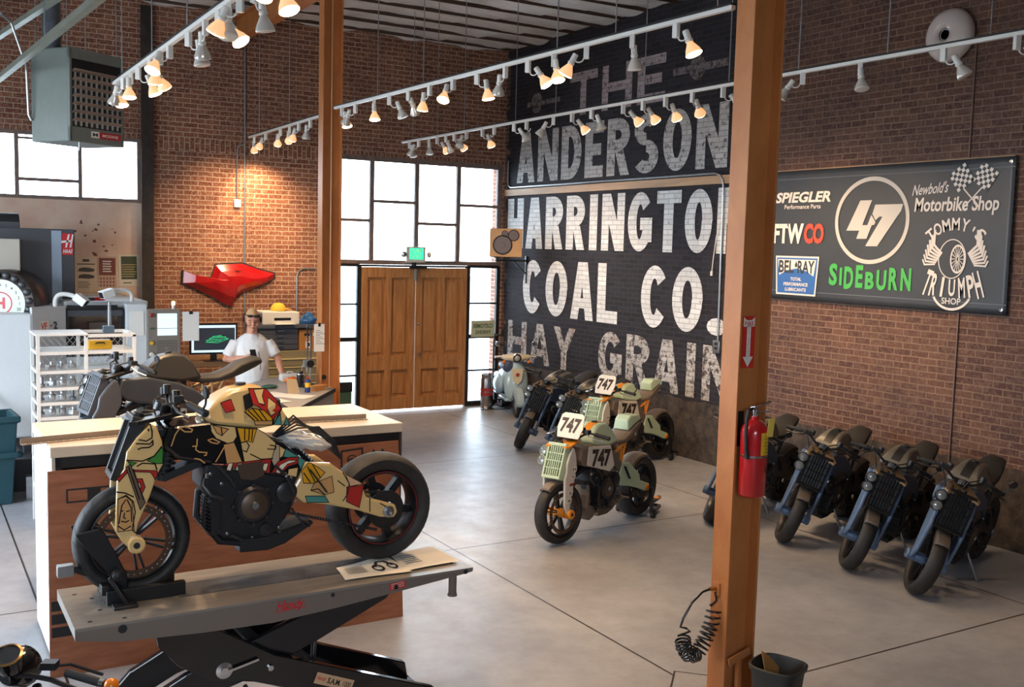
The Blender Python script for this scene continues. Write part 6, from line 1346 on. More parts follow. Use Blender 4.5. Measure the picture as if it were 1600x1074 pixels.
m = MB(); m.use(MG).box2((-1.0, 1.0, 2.88), (-.02, 1.8, 2.95)); m.use(M_BLACKM).lathe([(.18, -.25), (.18, .25)], 24, (-.25, 1.3, 2.88), (1, 0, 0)); m.build('motor_cover', None, hd_, smooth=30)
m = MB(); m.use(MT).box2((-.32, .6, 2.05), (-.05, .9, 2.75)); m.build('tool_arm_cover', None, hd_, smooth=0, bevel=.01)
ax = Vector((-.45, -.9, 0)).normalized(); dc = Vector((-.27, .40, 2.02))
m = MB(); m.use(mat('drum_steel', '#5b5350', .3, .7)).lathe([(.0, -.45), (.36, -.45), (.38, -.42), (.38, .0), (.36, .02), (.0, .02)], 44, dc, ax); dm = m.build('tool_drum', None, t, smooth=50)
m = MB(); m.use(mat('drum_face', '#d5d9cf', .5)).lathe([(.27, .021), (.27, .028), (0, .028)], 40, dc, ax); u = Vector((0, 0, 1)).cross(ax).normalized(); v = Vector((0, 0, 1)); g = lambda a, b: dc + ax * .0295 + u * a + v * b
m.use(mat('badge_crimson', '#c2242b')); ring_strip(m, arc(0, 0, .13, 0, 360, 30), arc(0, 0, .115, 0, 360, 30), g); put_text(m, 'H', g, h=.13, w=.10, bold=.05); m.use(M_BLACKM)
for k in range(20): a = 2 * pi * k / 20; put_text(m, str(k + 1), lambda x, y: g(x + .21 * cos(a), y + .21 * sin(a)), h=.035, bold=.01)
m.build('drum_plate', None, dm, smooth=0)
m = MB(); m.use(M_BLACK)
for k in range(20): a = 2 * pi * k / 20 + .1; m.lathe([(.038, .0), (.04, .05), (.02, .06), (0, .06)], 12, dc + (u * cos(a) + v * sin(a)) * .32, ax)
m.build('tool_pocket', None, dm)
def worklamp(label, base, mid, hd__, aim):
    t = thing('work_lamp', label, 'work lamp', base); b_ = Vector(base); pts = []
    P = [Vector((0, 0, 0)), Vector(mid) - b_, Vector(hd__) - b_]
    for i in range(13): u_ = i / 12; pts.append(P[0] * (1 - u_) ** 2 + (P[1] * 2 - (P[0] + P[2]) / 2) * 2 * u_ * (1 - u_) + P[2] * u_ ** 2)
    m = MB(); m.use(M_WHITE).tube(pts, .026, 12); m.build('lamp_arm', None, t)
    m = MB(); m.use(M_WHITE); a = Vector(aim).normalized(); m.bar(P[2] - a * .04, P[2] + a * .10, .14, .09); m.use(M_BLACKM); m.bar(P[2] + a * .10, P[2] + a * .103, .11, .07); m.build('lamp_head', None, t, bevel=.01)
worklamp('white curved arm work lamp on the milling machine, next to the tool drum', (1.55, 12.90, 1.98), (1.60, 12.9, 2.12), (1.80, 12.85, 2.08), (.6, -.3, -.5))
worklamp('white curved arm work lamp on the milling machine, next to the control pendant', (2.40, 12.95, 2.03), (2.36, 12.95, 2.16), (2.14, 12.9, 2.14), (-.8, -.2, -.25))
t = thing('air_gun', 'red and black air tool lying on top of the milling machine door', 'air tool', (2.02, 12.98, 2.03))
m = MB(); m.use(M_BLACK).bar((-.25, 0, .02), (.06, 0, .04), .05, .04); m.use(M_RED).box((.02, -.01, .035), (.12, .06, .04)); m.build('tool_body', None, t, bevel=.006)
t = thing('magnetic_stand', 'small blue block with upright rods on the white parts rack', 'tool', (1.74, 10.55, 1.87))
m = MB(); m.use(mat('block_blue', '#4b5f74', .4)).box2((-.05, -.03, 0), (.05, .03, .07)); m.use(M_CHROME).tube([(0, 0, .07), (.0, 0, .30)], .007, 6); m.tube([(.025, 0, .07), (.02, 0, .30)], .006, 6); m.build('stand_body', None, t)

# ------------------------------------------------------------------ white wire rack and its metal parts
t = thing('parts_rack', 'white wire rack full of machined metal parts, beside the milling machine', 'rack', (1.10, 10.45, 0))
W1, W2_, D_ = .42, .86, .50
def post(x, y, h): MB().box2((x - .015, y - .015, 0), (x + .015, y + .015, h)).build('rack_post', M_WHITE, t, smooth=0)
for x, y, h in ((0, 0, 1.86), (W1, 0, 1.86), (W2_, 0, 1.86), (0, D_, 1.86), (W1, D_, 1.86), (W2_, D_, 1.86)): post(x, y, h)
levels = (.35, .62, .92, 1.06, 1.20, 1.34, 1.50, 1.68)
for z in levels:
    m = MB(); m.use(M_WHITE); m.box2((-.015, -.012, z), (W2_ + .015, .012, z + .03)); m.box2((-.015, D_ - .012, z), (W2_ + .015, D_ + .012, z + .03)); m.box2((-.012, 0, z), (.012, D_, z + .03)); m.box2((W2_ - .012, 0, z), (W2_ + .012, D_, z + .03))
    m.box2((0, 0, z + .008), (W2_, D_, z + .014)); m.build('rack_shelf', None, t, smooth=0)
m = MB(); m.box2((-.02, -.02, 1.86), (W1 + .02, D_ + .02, 1.875)); m.build('top_shelf', M_WHITE, t, smooth=0)
m = MB(); m.use(M_WHITE); m.box2((W1, -.015, 1.84), (W2_ + .015, .015, 1.87)); m.box2((W2_ - .015, 0, 1.84), (W2_ + .015, D_, 1.87)); m.box2((W1, D_ - .015, 1.84), (W2_ + .015, D_ + .015, 1.87)); m.build('top_rail', None, t, smooth=0)
m = MB(); m.use(mat('wire_zinc', '#b9bcc0', .4, .5)) # expanded metal back
for i in range(22):
    for sg in (-1, 1):
        x = -.3 + i * .06; m.bar((max(0, min(W2_, x)), D_ - .004, 1.0 + (max(0, min(W2_, x)) - x) * sg * 1.2 + (0 if sg > 0 else .82)), (max(0, min(W2_, x + .68)), D_ - .004, 1.0 + (max(0, min(W2_, x + .68)) - x) * sg * 1.2 + (0 if sg > 0 else .82)), .004, .004)
m.v = [(x, y, min(1.84, max(.98, z))) for x, y, z in m.v]
m.build('mesh_back', None, t, smooth=0)
rr = random.Random(12)
BIL = mat('billet', '#c9cdd2', .25, .85); BIL2 = mat('billet_dark', '#8d9298', .35, .8)
zn = {1.20: 'middle shelf', 1.34: 'second shelf from the top', 1.50: 'upper shelf', 1.06: 'lower shelf', .92: 'lowest visible shelf'}
protos = []
def part_proto(kind):
    t = MB(); t.use(BIL if kind != 2 else BIL2)
    if kind == 0: t.lathe([(.03, 0), (.034, .01), (.034, .05), (.022, .06), (.022, .085), (.012, .085), (.012, .06), (0, .06)], 18)
    elif kind == 1: t.box2((-.035, -.03, 0), (.035, .03, .045)); t.lathe([(.02, .045), (.02, .075), (0, .078)], 14)
    else: t.lathe([(.028, 0), (.028, .02), (.016, .03), (.016, .095), (0, .10)], 14)
    return t.build('machined_part', None, None, bevel=.002)
pr_ = [None, None, None]; ords = {}
for z, nm in ((1.50, 'upper'), (1.34, 'third'), (1.20, 'fourth'), (1.06, 'fifth')):
    for i in range(9):
        if z > 1.45 and i > 3: continue
        k = rr.randrange(3)
        if pr_[k] is None: o = pr_[k] = part_proto(k)
        else: o = pr_[k].copy(); COL.objects.link(o)
        o.location = (1.14 + i * .092, 10.45 + .10 + rr.uniform(0, .10), z + .031); o.rotation_euler = (0, 0, rr.uniform(0, 3))
        tag(o, 'machined metal part on the %s shelf of the white rack, %s from its left end' % (nm, ORD[i]), 'metal part', 'machined parts on the white rack')
t = thing('tool_case', 'yellow plastic tool case on the upper shelf of the white rack', 'case', (1.66, 10.6, 1.711))
m = MB(); m.use(mat('case_yellow', '#d2a41f', .45)).box2((-.11, -.07, 0), (.11, .07, .09)); m.build('case_body', None, t, bevel=.012)
m = MB(); m.use(M_BLACK).tube([(-.04, -.075, .06), (-.03, -.095, .07), (.03, -.095, .07), (.04, -.075, .06)], .007, 8); m.build('case_handle', None, t)

# ------------------------------------------------------------------ bin, box and pole at the far left
t = thing('wheeled_bin', 'teal wheeled bin at the left edge beside the milling machine', 'bin', (.74, 11.85, 0), radians(4))
TEAL = mat('bin_teal', '#153f48', .5, vary=.15, vscale=5)
m = MB(); pf = [(.21, 0), (.26, .86), (.29, .87), (.29, .93), (.25, .93), (.2, .05)]; vs_ = []
for r, z in pf: vs_ += [(-r, -r, z), (r, -r, z), (r, r, z), (-r, r, z)]
m.add(vs_, [(i * 4 + j, i * 4 + (j + 1) % 4, (i + 1) * 4 + (j + 1) % 4, (i + 1) * 4 + j) for i in range(5) for j in range(4)] + [(3, 2, 1, 0), (20, 21, 22, 23)]); m.build('bin_body', TEAL, t, smooth=0, bevel=.012)
m = MB(); m.box2((-.30, -.30, .50), (.30, -.24, .56)); m.box2((.24, -.30, .50), (.30, .30, .56)); m.build('bin_rib', TEAL, t, smooth=0, bevel=.01)
m = MB(); m.use(M_BLACKM).lathe([(.07, -.03), (.07, .03), (0, .03)], 16, (.22, .24, .07), (1, 0, 0)); m.build('bin_wheel', None, t)
t = thing('metal_box', 'small grey steel box on the floor between the teal bin and the crate', 'box', (1.22, 11.85, 0), radians(-8))
m = MB(); m.use(M_ALU).box2((-.11, -.06, 0), (.11, .06, .24)); m.build('box_body', None, t, smooth=0, bevel=.005)
m = MB(); m.use(M_BLACKM).lathe([(.03, 0), (.03, .004), (0, .004)], 14, (.06, -.06, .17), (0, -1, 0)); m.build('box_hole', None, t)
t = thing('broom_handle', 'pale wooden pole leaning against the milling machine behind the teal bin', 'pole', (1.14, 12.2, 0))
m = MB(); m.use(mat('pole_wood', '#a7b0ab', .6)).tube([(.08, .0, .01), (-.30, .36, 1.05)], .018, 8); m.build('pole', None, t)
t = thing('chip_hopper', 'dark steel hopper on the floor in front of the milling machine', 'hopper', (1.2, 12.2, 0))
m = MB(); m.use(MG).add([(-.2, -.02, .0), (.2, -.02, .0), (.2, .25, .0), (-.2, .25, .0), (-.28, -.12, .38), (.25, -.12, .38), (.25, .28, .38), (-.28, .28, .38)], [(0, 1, 2, 3), (4, 5, 6, 7), (0, 1, 5, 4), (1, 2, 6, 5), (2, 3, 7, 6), (3, 0, 4, 7)]); m.build('hopper_body', None, t, smooth=0, bevel=.006)
# ------------------------------------------------------------------ work counter and what lies on it
DZ = 1.07
t = thing('work_counter', 'grey work counter beside the rear post, covered with tools and papers', 'counter', (0, 0, 0))
poly = [(2.75, 10.55), (3.42, 10.05), (4.44, 11.50), (4.29, 11.60), (4.29, 12.75), (4.02, 12.72), (3.20, 11.75)]
m = MB(); m.prism(poly, DZ - .035, DZ, lambda p, q, c: Vector((p, q, c))); m.build('counter_top', mat('counter_top', '#a9a6a2', .35, vary=.15, vscale=3), t, smooth=0, bevel=.004)
m = MB(); m.prism([(p * .985 + .055, q * .985 + .17) for p, q in poly], .02, DZ - .036, lambda p, q, c: Vector((p, q, c))); m.build('counter_body', mat('counter_front', '#8d8a86', .5), t, smooth=0)
m = MB(); m.bar((3.42, 10.045, DZ - .02), (4.445, 11.50, DZ - .02), .012, .045); m.build('counter_edge', M_STEELDK, t, smooth=0)
def item(name, label, cat, loc, mb, part, m=None, rz=0, **k):
    t = thing(name, label, cat, loc, rz); mb.build(part, m, t, **k); return t
m = MB(); m.use(M_BLACKG).lathe([(.042, 0), (.045, .01), (.045, .16), (.035, .17), (.035, .19), (0, .19)], 20); m.use(M_CHROME).lathe([(.0455, .15), (.0455, .165)], 20)
o = item('insulated_cup', 'black insulated cup standing on the counter by the workman hand', 'cup', (4.10, 11.75, DZ), m, 'cup_body'); MB().tube([(.01, 0, .19), (.03, 0, .26)], .005, 6).build('straw', M_CHROME, o)
m = MB(); m.use(mat('can_blue', '#243a78', .3)).lathe([(.032, 0), (.033, .005), (.033, .13), (.02, .15), (.012, .155), (.012, .17)], 18); m.use(mat('can_yellow', '#e0b21f', .35)).lathe([(.0335, .06), (.0335, .115)], 18); m.use(mat('can_red', '#b5261f', .4)).lathe([(.013, .155), (.013, .185), (0, .187)], 12)
item('spray_can', 'blue and yellow spray can on the counter before the cardboard box', 'spray can', (4.03, 11.30, DZ), m, 'can_body')
m = MB(); m.box2((-.11, -.06, 0), (.11, .06, .06)); item('cardboard_box', 'flat brown cardboard box on the counter against the rear post', 'box', (4.20, 11.42, DZ), m, 'box_body', mat('cardboard', '#b07a43'), radians(30), smooth=0, bevel=.003)
m = MB(); m.add([(-.09, 0, 0), (.09, 0, 0), (.09, .05, .15), (-.07, .05, .17), (-.09, .02, .0), (.09, .02, .0)], [(0, 1, 2, 3)]); o = item('card_holder', 'beige card propped up on the counter near the spray can', 'card', (3.86, 11.28, DZ), m, 'card', mat('card_beige', '#c9b79b', .7), radians(25), smooth=0)
m = MB(); m.box2((-.12, -.07, 0), (.12, .07, .09)); o = item('tool_case', 'white plastic tool case at the back of the counter', 'case', (4.16, 12.32, DZ), m, 'case_body', M_WHITE, radians(-5), bevel=.015); MB().tube([(-.04, 0, .09), (-.03, 0, .115), (.03, 0, .115), (.04, 0, .09)], .007, 6).build('case_handle', M_WHITE, o)
m = MB(); m.use(mat('orange_cloth', '#d9702a', .7)); m.ball((0, 0, .03), .06, 14, 10, (1.4, .9, .6)); rr = random.Random(5); m.v = [(x * (1 + rr.uniform(-.15, .15)), y * (1 + rr.uniform(-.15, .15)), max(0, z * (1 + rr.uniform(-.3, .3)))) for x, y, z in m.v]; item('shop_rag', 'crumpled orange rag on the counter behind the black cup', 'rag', (4.12, 12.15, DZ), m, 'cloth')
m = MB(); m.use(mat('rag_red', '#b8483c', .7)); m.ball((0, 0, .025), .05, 12, 8, (1.2, 1, .6)); m.v = [(x * (1 + rr.uniform(-.2, .2)), y * (1 + rr.uniform(-.2, .2)), max(0, z)) for x, y, z in m.v]; item('shop_rag', 'crumpled red rag on the counter beside the height gauge', 'rag', (4.20, 11.95, DZ), m, 'cloth')
for i, (x, y, a, lab) in enumerate(((3.62, 11.25, .4, 'white paper sheet on the counter, the one nearest the workman'), (3.80, 11.02, .7, 'white paper sheet on the counter below the beige card'), (3.45, 10.80, .2, 'white paper sheet on the front part of the counter'))):
    m = MB(); m.box2((-.14, -.18, 0), (.14, .18, .002)); item('paper_sheet', lab, 'paper', (x, y, DZ + .001 + i * .002), m, 'sheet', M_PAPER, a, smooth=0)
m = MB(); m.use(M_GREY).box2((-.06, -.025, 0), (.06, .025, .02)); item('caliper_case', 'small grey case on the corner of the counter in front of the rear post', 'case', (4.33, 11.43, DZ), m, 'case_body', None, radians(40), bevel=.004)
m = MB(); m.use(mat('glove_green', '#2f5a4e', .7)); m.ball((0, 0, .02), .07, 14, 8, (1.5, .8, .4)); m.v = [(x, y, max(0, z)) for x, y, z in m.v]; item('work_glove', 'dark green cloth on the counter in front of the workman', 'cloth', (3.72, 11.75, DZ), m, 'cloth')
t = thing('height_gauge', 'tall steel height gauge with a black dial standing on the counter', 'gauge', (4.17, 11.70, DZ))
m = MB(); m.use(M_STEELDK).box2((-.07, -.05, 0), (.07, .05, .05)); m.build('gauge_base', None, t, bevel=.006)
m = MB(); m.use(M_CHROME).box2((-.012, -.008, .05), (.004, .008, .74)); m.build('scale_bar', None, t, smooth=0)
m = MB(); m.use(M_CHROME).box2((.03, -.008, .05), (.044, .008, .72)); m.build('scale_bar', None, t, smooth=0)
m = MB(); m.use(M_GREY).box2((-.05, -.02, .24), (.05, .015, .33)); m.use(M_BLACK).lathe([(.045, 0), (.045, .02), (.02, .024), (0, .024)], 22, (.025, -.02, .285), (0, -1, 0)); m.build('slider_dial', None, t)
t = thing('hanging_note', 'white paper note clipped to the front edge of the rear post', 'paper', (4.30, 11.665, 1.50))
m = MB(); m.box2((-.065, -.004, 0), (.065, 0, .33)); m.build('note_sheet', M_PAPER, t, smooth=0)
m = MB(); m.use(M_BLACK).box2((-.015, -.012, .30), (.015, .004, .345)); m.build('binder_clip', None, t, bevel=.003)
m = MB(); m.use(INK1)
for i in range(9): m.face([(-.045, .25 - i * .02), (.01 + .03 * (i % 3), .25 - i * .02), (.01 + .03 * (i % 3), .255 - i * .02), (-.045, .255 - i * .02)], lambda a, b: Vector((a, -.0052, b)))
m.build('handwriting', None, t, smooth=0)

# ------------------------------------------------------------------ bench with screen, drawers, printer
t = thing('work_bench', 'wooden topped bench along the brick wall carrying the computer screen', 'bench', (3.55, 13.9, 0))
m = MB(); m.box2((-.45, -.40, 1.14), (.60, .40, 1.20)); m.build('bench_top', mat('bench_wood', '#a9865f', .5, vary=.2, vscale=3, stretch=(1, 6, 6)), t, smooth=0, bevel=.004)
for x in (-.40, .55):
    for y in (-.35, .35): MB().box2((x - .03, y - .03, 0), (x + .03, y + .03, 1.14)).build('bench_leg', M_STEELDK, t, smooth=0)
t = thing('computer_monitor', 'black computer monitor showing a green wireframe, behind the workman', 'monitor', (3.56, 13.62, 1.20), radians(-4))
m = MB(); m.use(M_BLACK).box2((-.31, 0, .09), (.31, .035, .50)); m.build('monitor_case', None, t, smooth=0, bevel=.006)
m = MB(); m.use(mat('screen_frame', '#cfe0ea', .3, emit='#bcd6e6', estr=.8)).face([(-.285, .115), (.285, .115), (.285, .475), (-.285, .475)], lambda a, b: Vector((a, -.001, b))); m.use(mat('screen_dark', '#343a42', .15, emit='#2b313a', estr=.5)).face([(-.255, .145), (.275, .145), (.275, .44), (-.255, .44)], lambda a, b: Vector((a, -.002, b))); m.use(mat('screen_green', '#39b374', .4, emit='#2fbf78', estr=.8))
for z, a0, a1 in ((.30, -.06, .16), (.275, -.10, .19), (.25, -.08, .10), (.32, -.02, .10)): m.face(stroke([(a0, z), (a1, z + .02)], .007)[0], lambda a, b: Vector((a, -.0028, b)))
for q in stroke([(-.1, .25), (.0, .33), (.12, .32), (.19, .29), (.05, .24)], .005, True): m.face(q, lambda a, b: Vector((a, -.0029, b)))
m.build('screen', None, t, smooth=0)
m = MB(); m.use(M_BLACK).box2((-.04, .0, .01), (.04, .04, .12)); m.box2((-.13, -.10, 0), (.13, .10, .012)); m.build('monitor_stand', None, t, bevel=.003)
t = thing('sheet_holder', 'white paper sheet taped to the side of the machine control pendant', 'paper', (3.08, 12.86, 1.55))
m = MB(); m.box2((-.10, -.003, 0), (.10, 0, .36)); m.build('sheet', M_PAPER, t, smooth=0); m = MB(); m.use(M_BLACKM).box2((-.02, -.01, .33), (.02, .005, .37)); m.build('clip', None, t)
m = MB(); m.use(M_GREY).bar((-.12, .01, .34), (.06, .01, .34), .01, .02); m.build('holder_arm', None, t)
t = thing('plan_drawers', 'olive flat drawer cabinet against the brick wall behind the workman', 'drawers', (5.05, 15.28, 0))
OLV = mat('olive_metal', '#8d8468', .5); EDG = mat('drawer_edge', '#d6c690', .5)
m = MB(); m.box2((-.48, -.28, 0), (.50, .38, 1.15)); m.build('cabinet', OLV, t, smooth=0, bevel=.004)
for i in range(8):
    z = 1.02 - i * .125; m = MB(); m.use(OLV).box2((-.46, -.30, z - .095), (.48, -.28, z)); m.use(EDG).box2((-.46, -.31, z), (.48, -.28, z + .018)); m.build('drawer', None, t, smooth=0)
t = thing('tool_chest', 'blue grey tool chest with narrow drawers under the printer', 'tool chest', (4.95, 15.28, 1.151))
CH = mat('chest_grey', '#545b69', .42, .2)
m = MB(); m.box2((-.40, -.20, 0), (.27, .25, .34)); m.box2((-.40, -.24, .34), (.60, .28, .39)); m.build('chest_body', CH, t, smooth=0, bevel=.005)
for i in range(4):
    m = MB(); m.use(CH).box2((-.34, -.215, .02 + i * .08), (.25, -.20, .09 + i * .08)); d_ = m.build('drawer', None, t, smooth=0, bevel=.003); m = MB(); m.use(M_CHROME).bar((-.06, -.225, .06 + i * .08), (.04, -.225, .06 + i * .08), .012, .014); m.build('drawer_pull', None, d_)
t = thing('cardboard_box', 'brown cardboard carton with a white label beside the tool chest drawers', 'box', (5.38, 15.24, 1.151))
m = MB(); m.box2((-.14, -.16, 0), (.16, .16, .31)); m.build('carton', mat('cardboard', '#b07a43'), t, smooth=0, bevel=.004)
m = MB(); m.use(M_PAPER).face([(-.04, .03), (.05, .03), (.05, .13), (-.04, .13)], lambda a, b: Vector((a, -.1615, b))); m.use(M_BLACKM).face([(-.06, .215), (.06, .215), (.06, .255), (-.06, .255)], lambda a, b: Vector((a, -.1615, b))); m.face([(-.02, .05), (.03, .05), (.03, .11), (-.02, .11)], lambda a, b: Vector((a, -.162, b))); m.use(M_PAPER).face([(.08, .215), (.14, .215), (.14, .26), (.08, .26)], lambda a, b: Vector((a, -.1615, b))); m.build('label', None, t, smooth=0)
t = thing('inkjet_printer', 'white inkjet printer standing on top of the tool chest', 'printer', (4.94, 15.24, 1.541))
m = MB(); m.use(mat('printer_white', '#d9d8d4', .4)).prism([(-.28, .0), (-.28, .21), (.30, .20), (.30, 0)], -.18, .2, lambda p, q, c: Vector((p, c, q))); m.build('printer_body', None, t, smooth=0, bevel=.02, seg=3)
m = MB(); m.use(M_BLACK).box2((-.10, -.184, .07), (.16, -.178, .11)); m.build('paper_slot', None, t, smooth=0)
m = MB(); m.use(mat('printer_white', '#d9d8d4')).box2((-.10, -.28, .012), (.20, -.17, .024)); m.build('output_tray', None, t, bevel=.004)
m = MB(); m.use(M_GREY).box2((-.283, -.17, .03), (-.278, .15, .17)); m.use(INK1); put_text(m, 'hp', lambda a, b: Vector((a + .03, -.1815, b + .155)), h=.018, bold=.01) if False else None; m.build('side_panel', None, t, smooth=0)
t = thing('baseball_cap', 'yellow cap lying on top of the white printer', 'cap', (4.96, 15.24, 1.752))
YC = mat('cap_yellow', '#e6b63b', .75)
m = MB(); m.lathe([(.115, 0), (.115, .03), (.10, .07), (.07, .10), (.03, .115), (0, .118)], 22); m.build('crown', YC, t, smooth=80)
m = MB(); m.add([(.09 + .13 * sin(a) * 0 + (.02 + .11 * sin(a)), -.10 + .2 * i / 10, .012 + .03 * (1 - sin(a))) for i, a in [(i, pi * i / 10) for i in range(11)]] + [(.07, -.10 + .2 * i / 10, .02) for i in range(11)], [(i, i + 1, 12 + i, 11 + i) for i in range(10)]); o = m.build('brim', YC, t); md = o.modifiers.new('thick', 'SOLIDIFY'); md.thickness = .006
t = thing('blue_rag', 'crumpled blue plastic and rag on the chest top right of the printer', 'rag', (5.42, 15.22, 1.541))
m = MB(); m.use(mat('rag_blue', '#3a6fb0', .5)); m.ball((0, 0, .06), .11, 16, 10, (1.1, .8, .9)); rr = random.Random(2); m.v = [(x * (1 + rr.uniform(-.35, .35)), y * (1 + rr.uniform(-.3, .3)), max(0, z * (1 + rr.uniform(-.4, .3)))) for x, y, z in m.v]; m.build('film', None, t, smooth=20)

# ------------------------------------------------------------------ the workman
SKIN = mat('skin', '#d6997c', .55, vary=.12, vscale=9); HAIR = mat('hair_sandy', '#d6a877', .8, vary=.2, vscale=40); SHIRT = mat('white_cotton', '#efedeb', .85, bump=.15, bscale=9); JEANS = mat('denim', '#3d4658', .85)
t = thing('person', 'person in white t-shirt with sunglasses pushed up, working at the counter', 'person', (3.88, 12.99, 0), radians(-10))
def ell(m, secs, n=20):
    """loft of ellipses (x, y, z, rx, ry)."""
    m.add([(x + rx * cos(2 * pi * k / n), y + ry * sin(2 * pi * k / n), z) for x, y, z, rx, ry in secs for k in range(n)],
          [(i * n + k, i * n + (k + 1) % n, (i + 1) * n + (k + 1) % n, (i + 1) * n + k) for i in range(len(secs) - 1) for k in range(n)] + [tuple(range(n - 1, -1, -1)), tuple((len(secs) - 1) * n + k for k in range(n))])
def fuse(o, vox, it=6):
    md = o.modifiers.new('fuse', 'REMESH'); md.mode = 'VOXEL'; md.voxel_size = vox; md.use_smooth_shade = True
    sm = o.modifiers.new('soften', 'SMOOTH'); sm.iterations = it; sm.factor = .5
SHR, ELR, WRR = (-.195, .0, 1.505), (-.325, -.05, 1.28), (-.11, -.29, 1.33)
SHL, ELL_, WRL = (.195, .0, 1.505), (.325, -.05, 1.29), (.345, -.27, 1.12)
m = MB()
ell(m, [(0, 0, .90, .17, .13), (0, -.005, 1.0, .185, .15), (0, -.015, 1.15, .19, .16), (0, -.015, 1.28, .19, .155), (0, 0, 1.42, .20, .14), (0, .01, 1.52, .19, .115), (0, .01, 1.58, .12, .09), (0, 0, 1.62, .07, .07), (0, -.02, 1.70, .062, .065), (0, -.03, 1.74, .058, .06)])
HC = Vector((0, -.055, 1.80))   # head, tipped forward
HR = Matrix.Rotation(radians(22), 3, 'X')
def hp(x, y, z): return HC + HR @ Vector((x * 1.08, y * 1.08, z * 1.08))
n0 = len(m.v); m.ball((0, 0, 0), .1, 24, 18); 
for i in range(n0, len(m.v)):
    x, y, z = m.v[i]; z2 = z * 1.32; w = .80 if z2 > -.02 else .80 - (-.02 - z2) * 1.9
    m.v[i] = tuple(hp(x * w, y * (.98 if y > 0 else .92) - (.008 if z2 < -.05 else 0), z2))
m.tube([hp(0, -.088, .025), hp(0, -.112, -.02), hp(0, -.095, -.035)], [.010, .016, .012], 8)
m.ball(hp(0, -.088, -.062), .024, 12, 8, (1.1, .5, .5)); m.ball(hp(0, -.075, -.105), .03, 12, 8); m.tube([hp(-.05, -.082, .038), hp(0, -.094, .04), hp(.05, -.082, .038)], .011, 8)
for s in (-1, 1): m.ball(hp(s * .082, .01, -.01), .03, 12, 8, (.4, .7, 1.1)); m.ball(hp(s * .045, -.072, -.03), .026, 10, 8)
for S_, E_, W_ in ((SHR, ELR, WRR), (SHL, ELL_, WRL)):
    S_, E_, W_ = Vector(S_), Vector(E_), Vector(W_)
    m.tube([S_, S_.lerp(E_, .4), E_, E_.lerp(W_, .3), E_.lerp(W_, .7), W_], [.068, .060, .047, .048, .038, .029], 14)
def hand(W_, d, up, spread, curl):
    W_, d, up = Vector(W_), Vector(d).normalized(), Vector(up).normalized(); sd = d.cross(up).normalized()
    m.tube([W_, W_ + d * .03, W_ + d * .075], [.028, .032, .030], 10); m.tube([W_ + d * .02 + sd * .016, W_ + d * .08 + sd * .022], [.02, .02], 8); m.tube([W_ + d * .02 - sd * .016, W_ + d * .08 - sd * .022], [.02, .02], 8)
    for k, l in enumerate((.070, .082, .076, .058)):
        o_ = (k - 1.5) * .019; b_ = W_ + d * .082 + sd * o_; f1 = (d + sd * spread * (k - 1.5) * .25 - up * curl * .4).normalized(); f2 = (d + sd * spread * (k - 1.5) * .25 - up * curl * 1.3).normalized()
        m.tube([b_ - d * .015, b_ + f1 * l * .5, b_ + f1 * l * .5 + f2 * l * .5], [.0095, .009, .0075], 8)
    th = (d * .6 + sd * (1 if spread > 0 else 1) * .8 - up * .2).normalized(); m.tube([W_ + d * .02 + sd * .02, W_ + d * .03 + th * .045, W_ + d * .045 + th * .075], [.013, .0105, .009], 8)
hand(WRL, (.12, -.85, -.18), (0, .1, 1), .9, .35)
hand(WRR, (.75, -.35, .35), (-.2, -.5, .8), .4, 1.0)
for s in (-1, 1): m.tube([(s * .095, 0, .93), (s * .105, -.01, .52), (s * .11, .02, .10)], [.10, .065, .048], 14); m.tube([(s * .11, .04, .045), (s * .12, -.06, .035), (s * .125, -.16, .03)], [.045, .048, .035], 10)
o = m.build('body', SKIN, t); fuse(o, .0075, 3)
m = MB()
ell(m, [(0, -.005, .97, .205, .17), (0, -.02, 1.08, .212, .18), (0, -.025, 1.18, .212, .185), (0, -.02, 1.30, .212, .175), (0, -.002, 1.42, .222, .158), (0, .01, 1.52, .212, .132), (0, .01, 1.58, .15, .105), (0, .005, 1.612, .092, .082)])
for S_, E_ in ((SHR, ELR), (SHL, ELL_)):
    S_, E_ = Vector(S_), Vector(E_); m.tube([S_ + (S_ - E_) * .02, S_.lerp(E_, .35), S_.lerp(E_, .80)], [.074, .080, .078], 16)
o = m.build('t_shirt', SHIRT, t); fuse(o, .012, 5)
tx = o.modifiers.new('folds', 'DISPLACE'); tex = bpy.data.textures.new('fold_noise', 'CLOUDS'); tex.noise_scale = .13; tx.texture = tex; tx.strength = .03; tx.mid_level = .5
m = MB(); ell(m, [(0, 0, .86, .18, .145), (0, 0, 1.0, .197, .162)])
for s in (-1, 1): m.tube([(s * .095, 0, .92), (s * .105, -.01, .52), (s * .11, .02, .07)], [.115, .085, .075], 16)
o = m.build('jeans', JEANS, t); fuse(o, .014, 4)
m = MB(); m.use(HAIR)
m.add([tuple(hp(.084 * sin(a) * cos(b) * 1.0, .104 * sin(a) * sin(b) + .004, .138 * cos(a))) for a in [i / 10 * 1.75 for i in range(1, 11)] for b in [2 * pi * k / 24 for k in range(24)] ] , [(i * 24 + k, i * 24 + (k + 1) % 24, (i + 1) * 24 + (k + 1) % 24, (i + 1) * 24 + k) for i in range(9) for k in range(24) if not (i >= 5 and 13 <= k <= 22)] + [tuple(range(24))]); o = m.build('hair', None, t); 
m = MB(); m.use(M_BLACKG)
for s in (-1, 1): m.ball(hp(s * .040, -.090, .084), .03, 14, 10, (1.15, .35, .62))
m.tube([hp(-.085, .0, .06), hp(-.074, -.07, .086), hp(0, -.098, .09), hp(.074, -.07, .086), hp(.085, .0, .06)], .006, 6); m.build('sunglasses', None, t)
m = MB(); m.use(M_BLACKM)
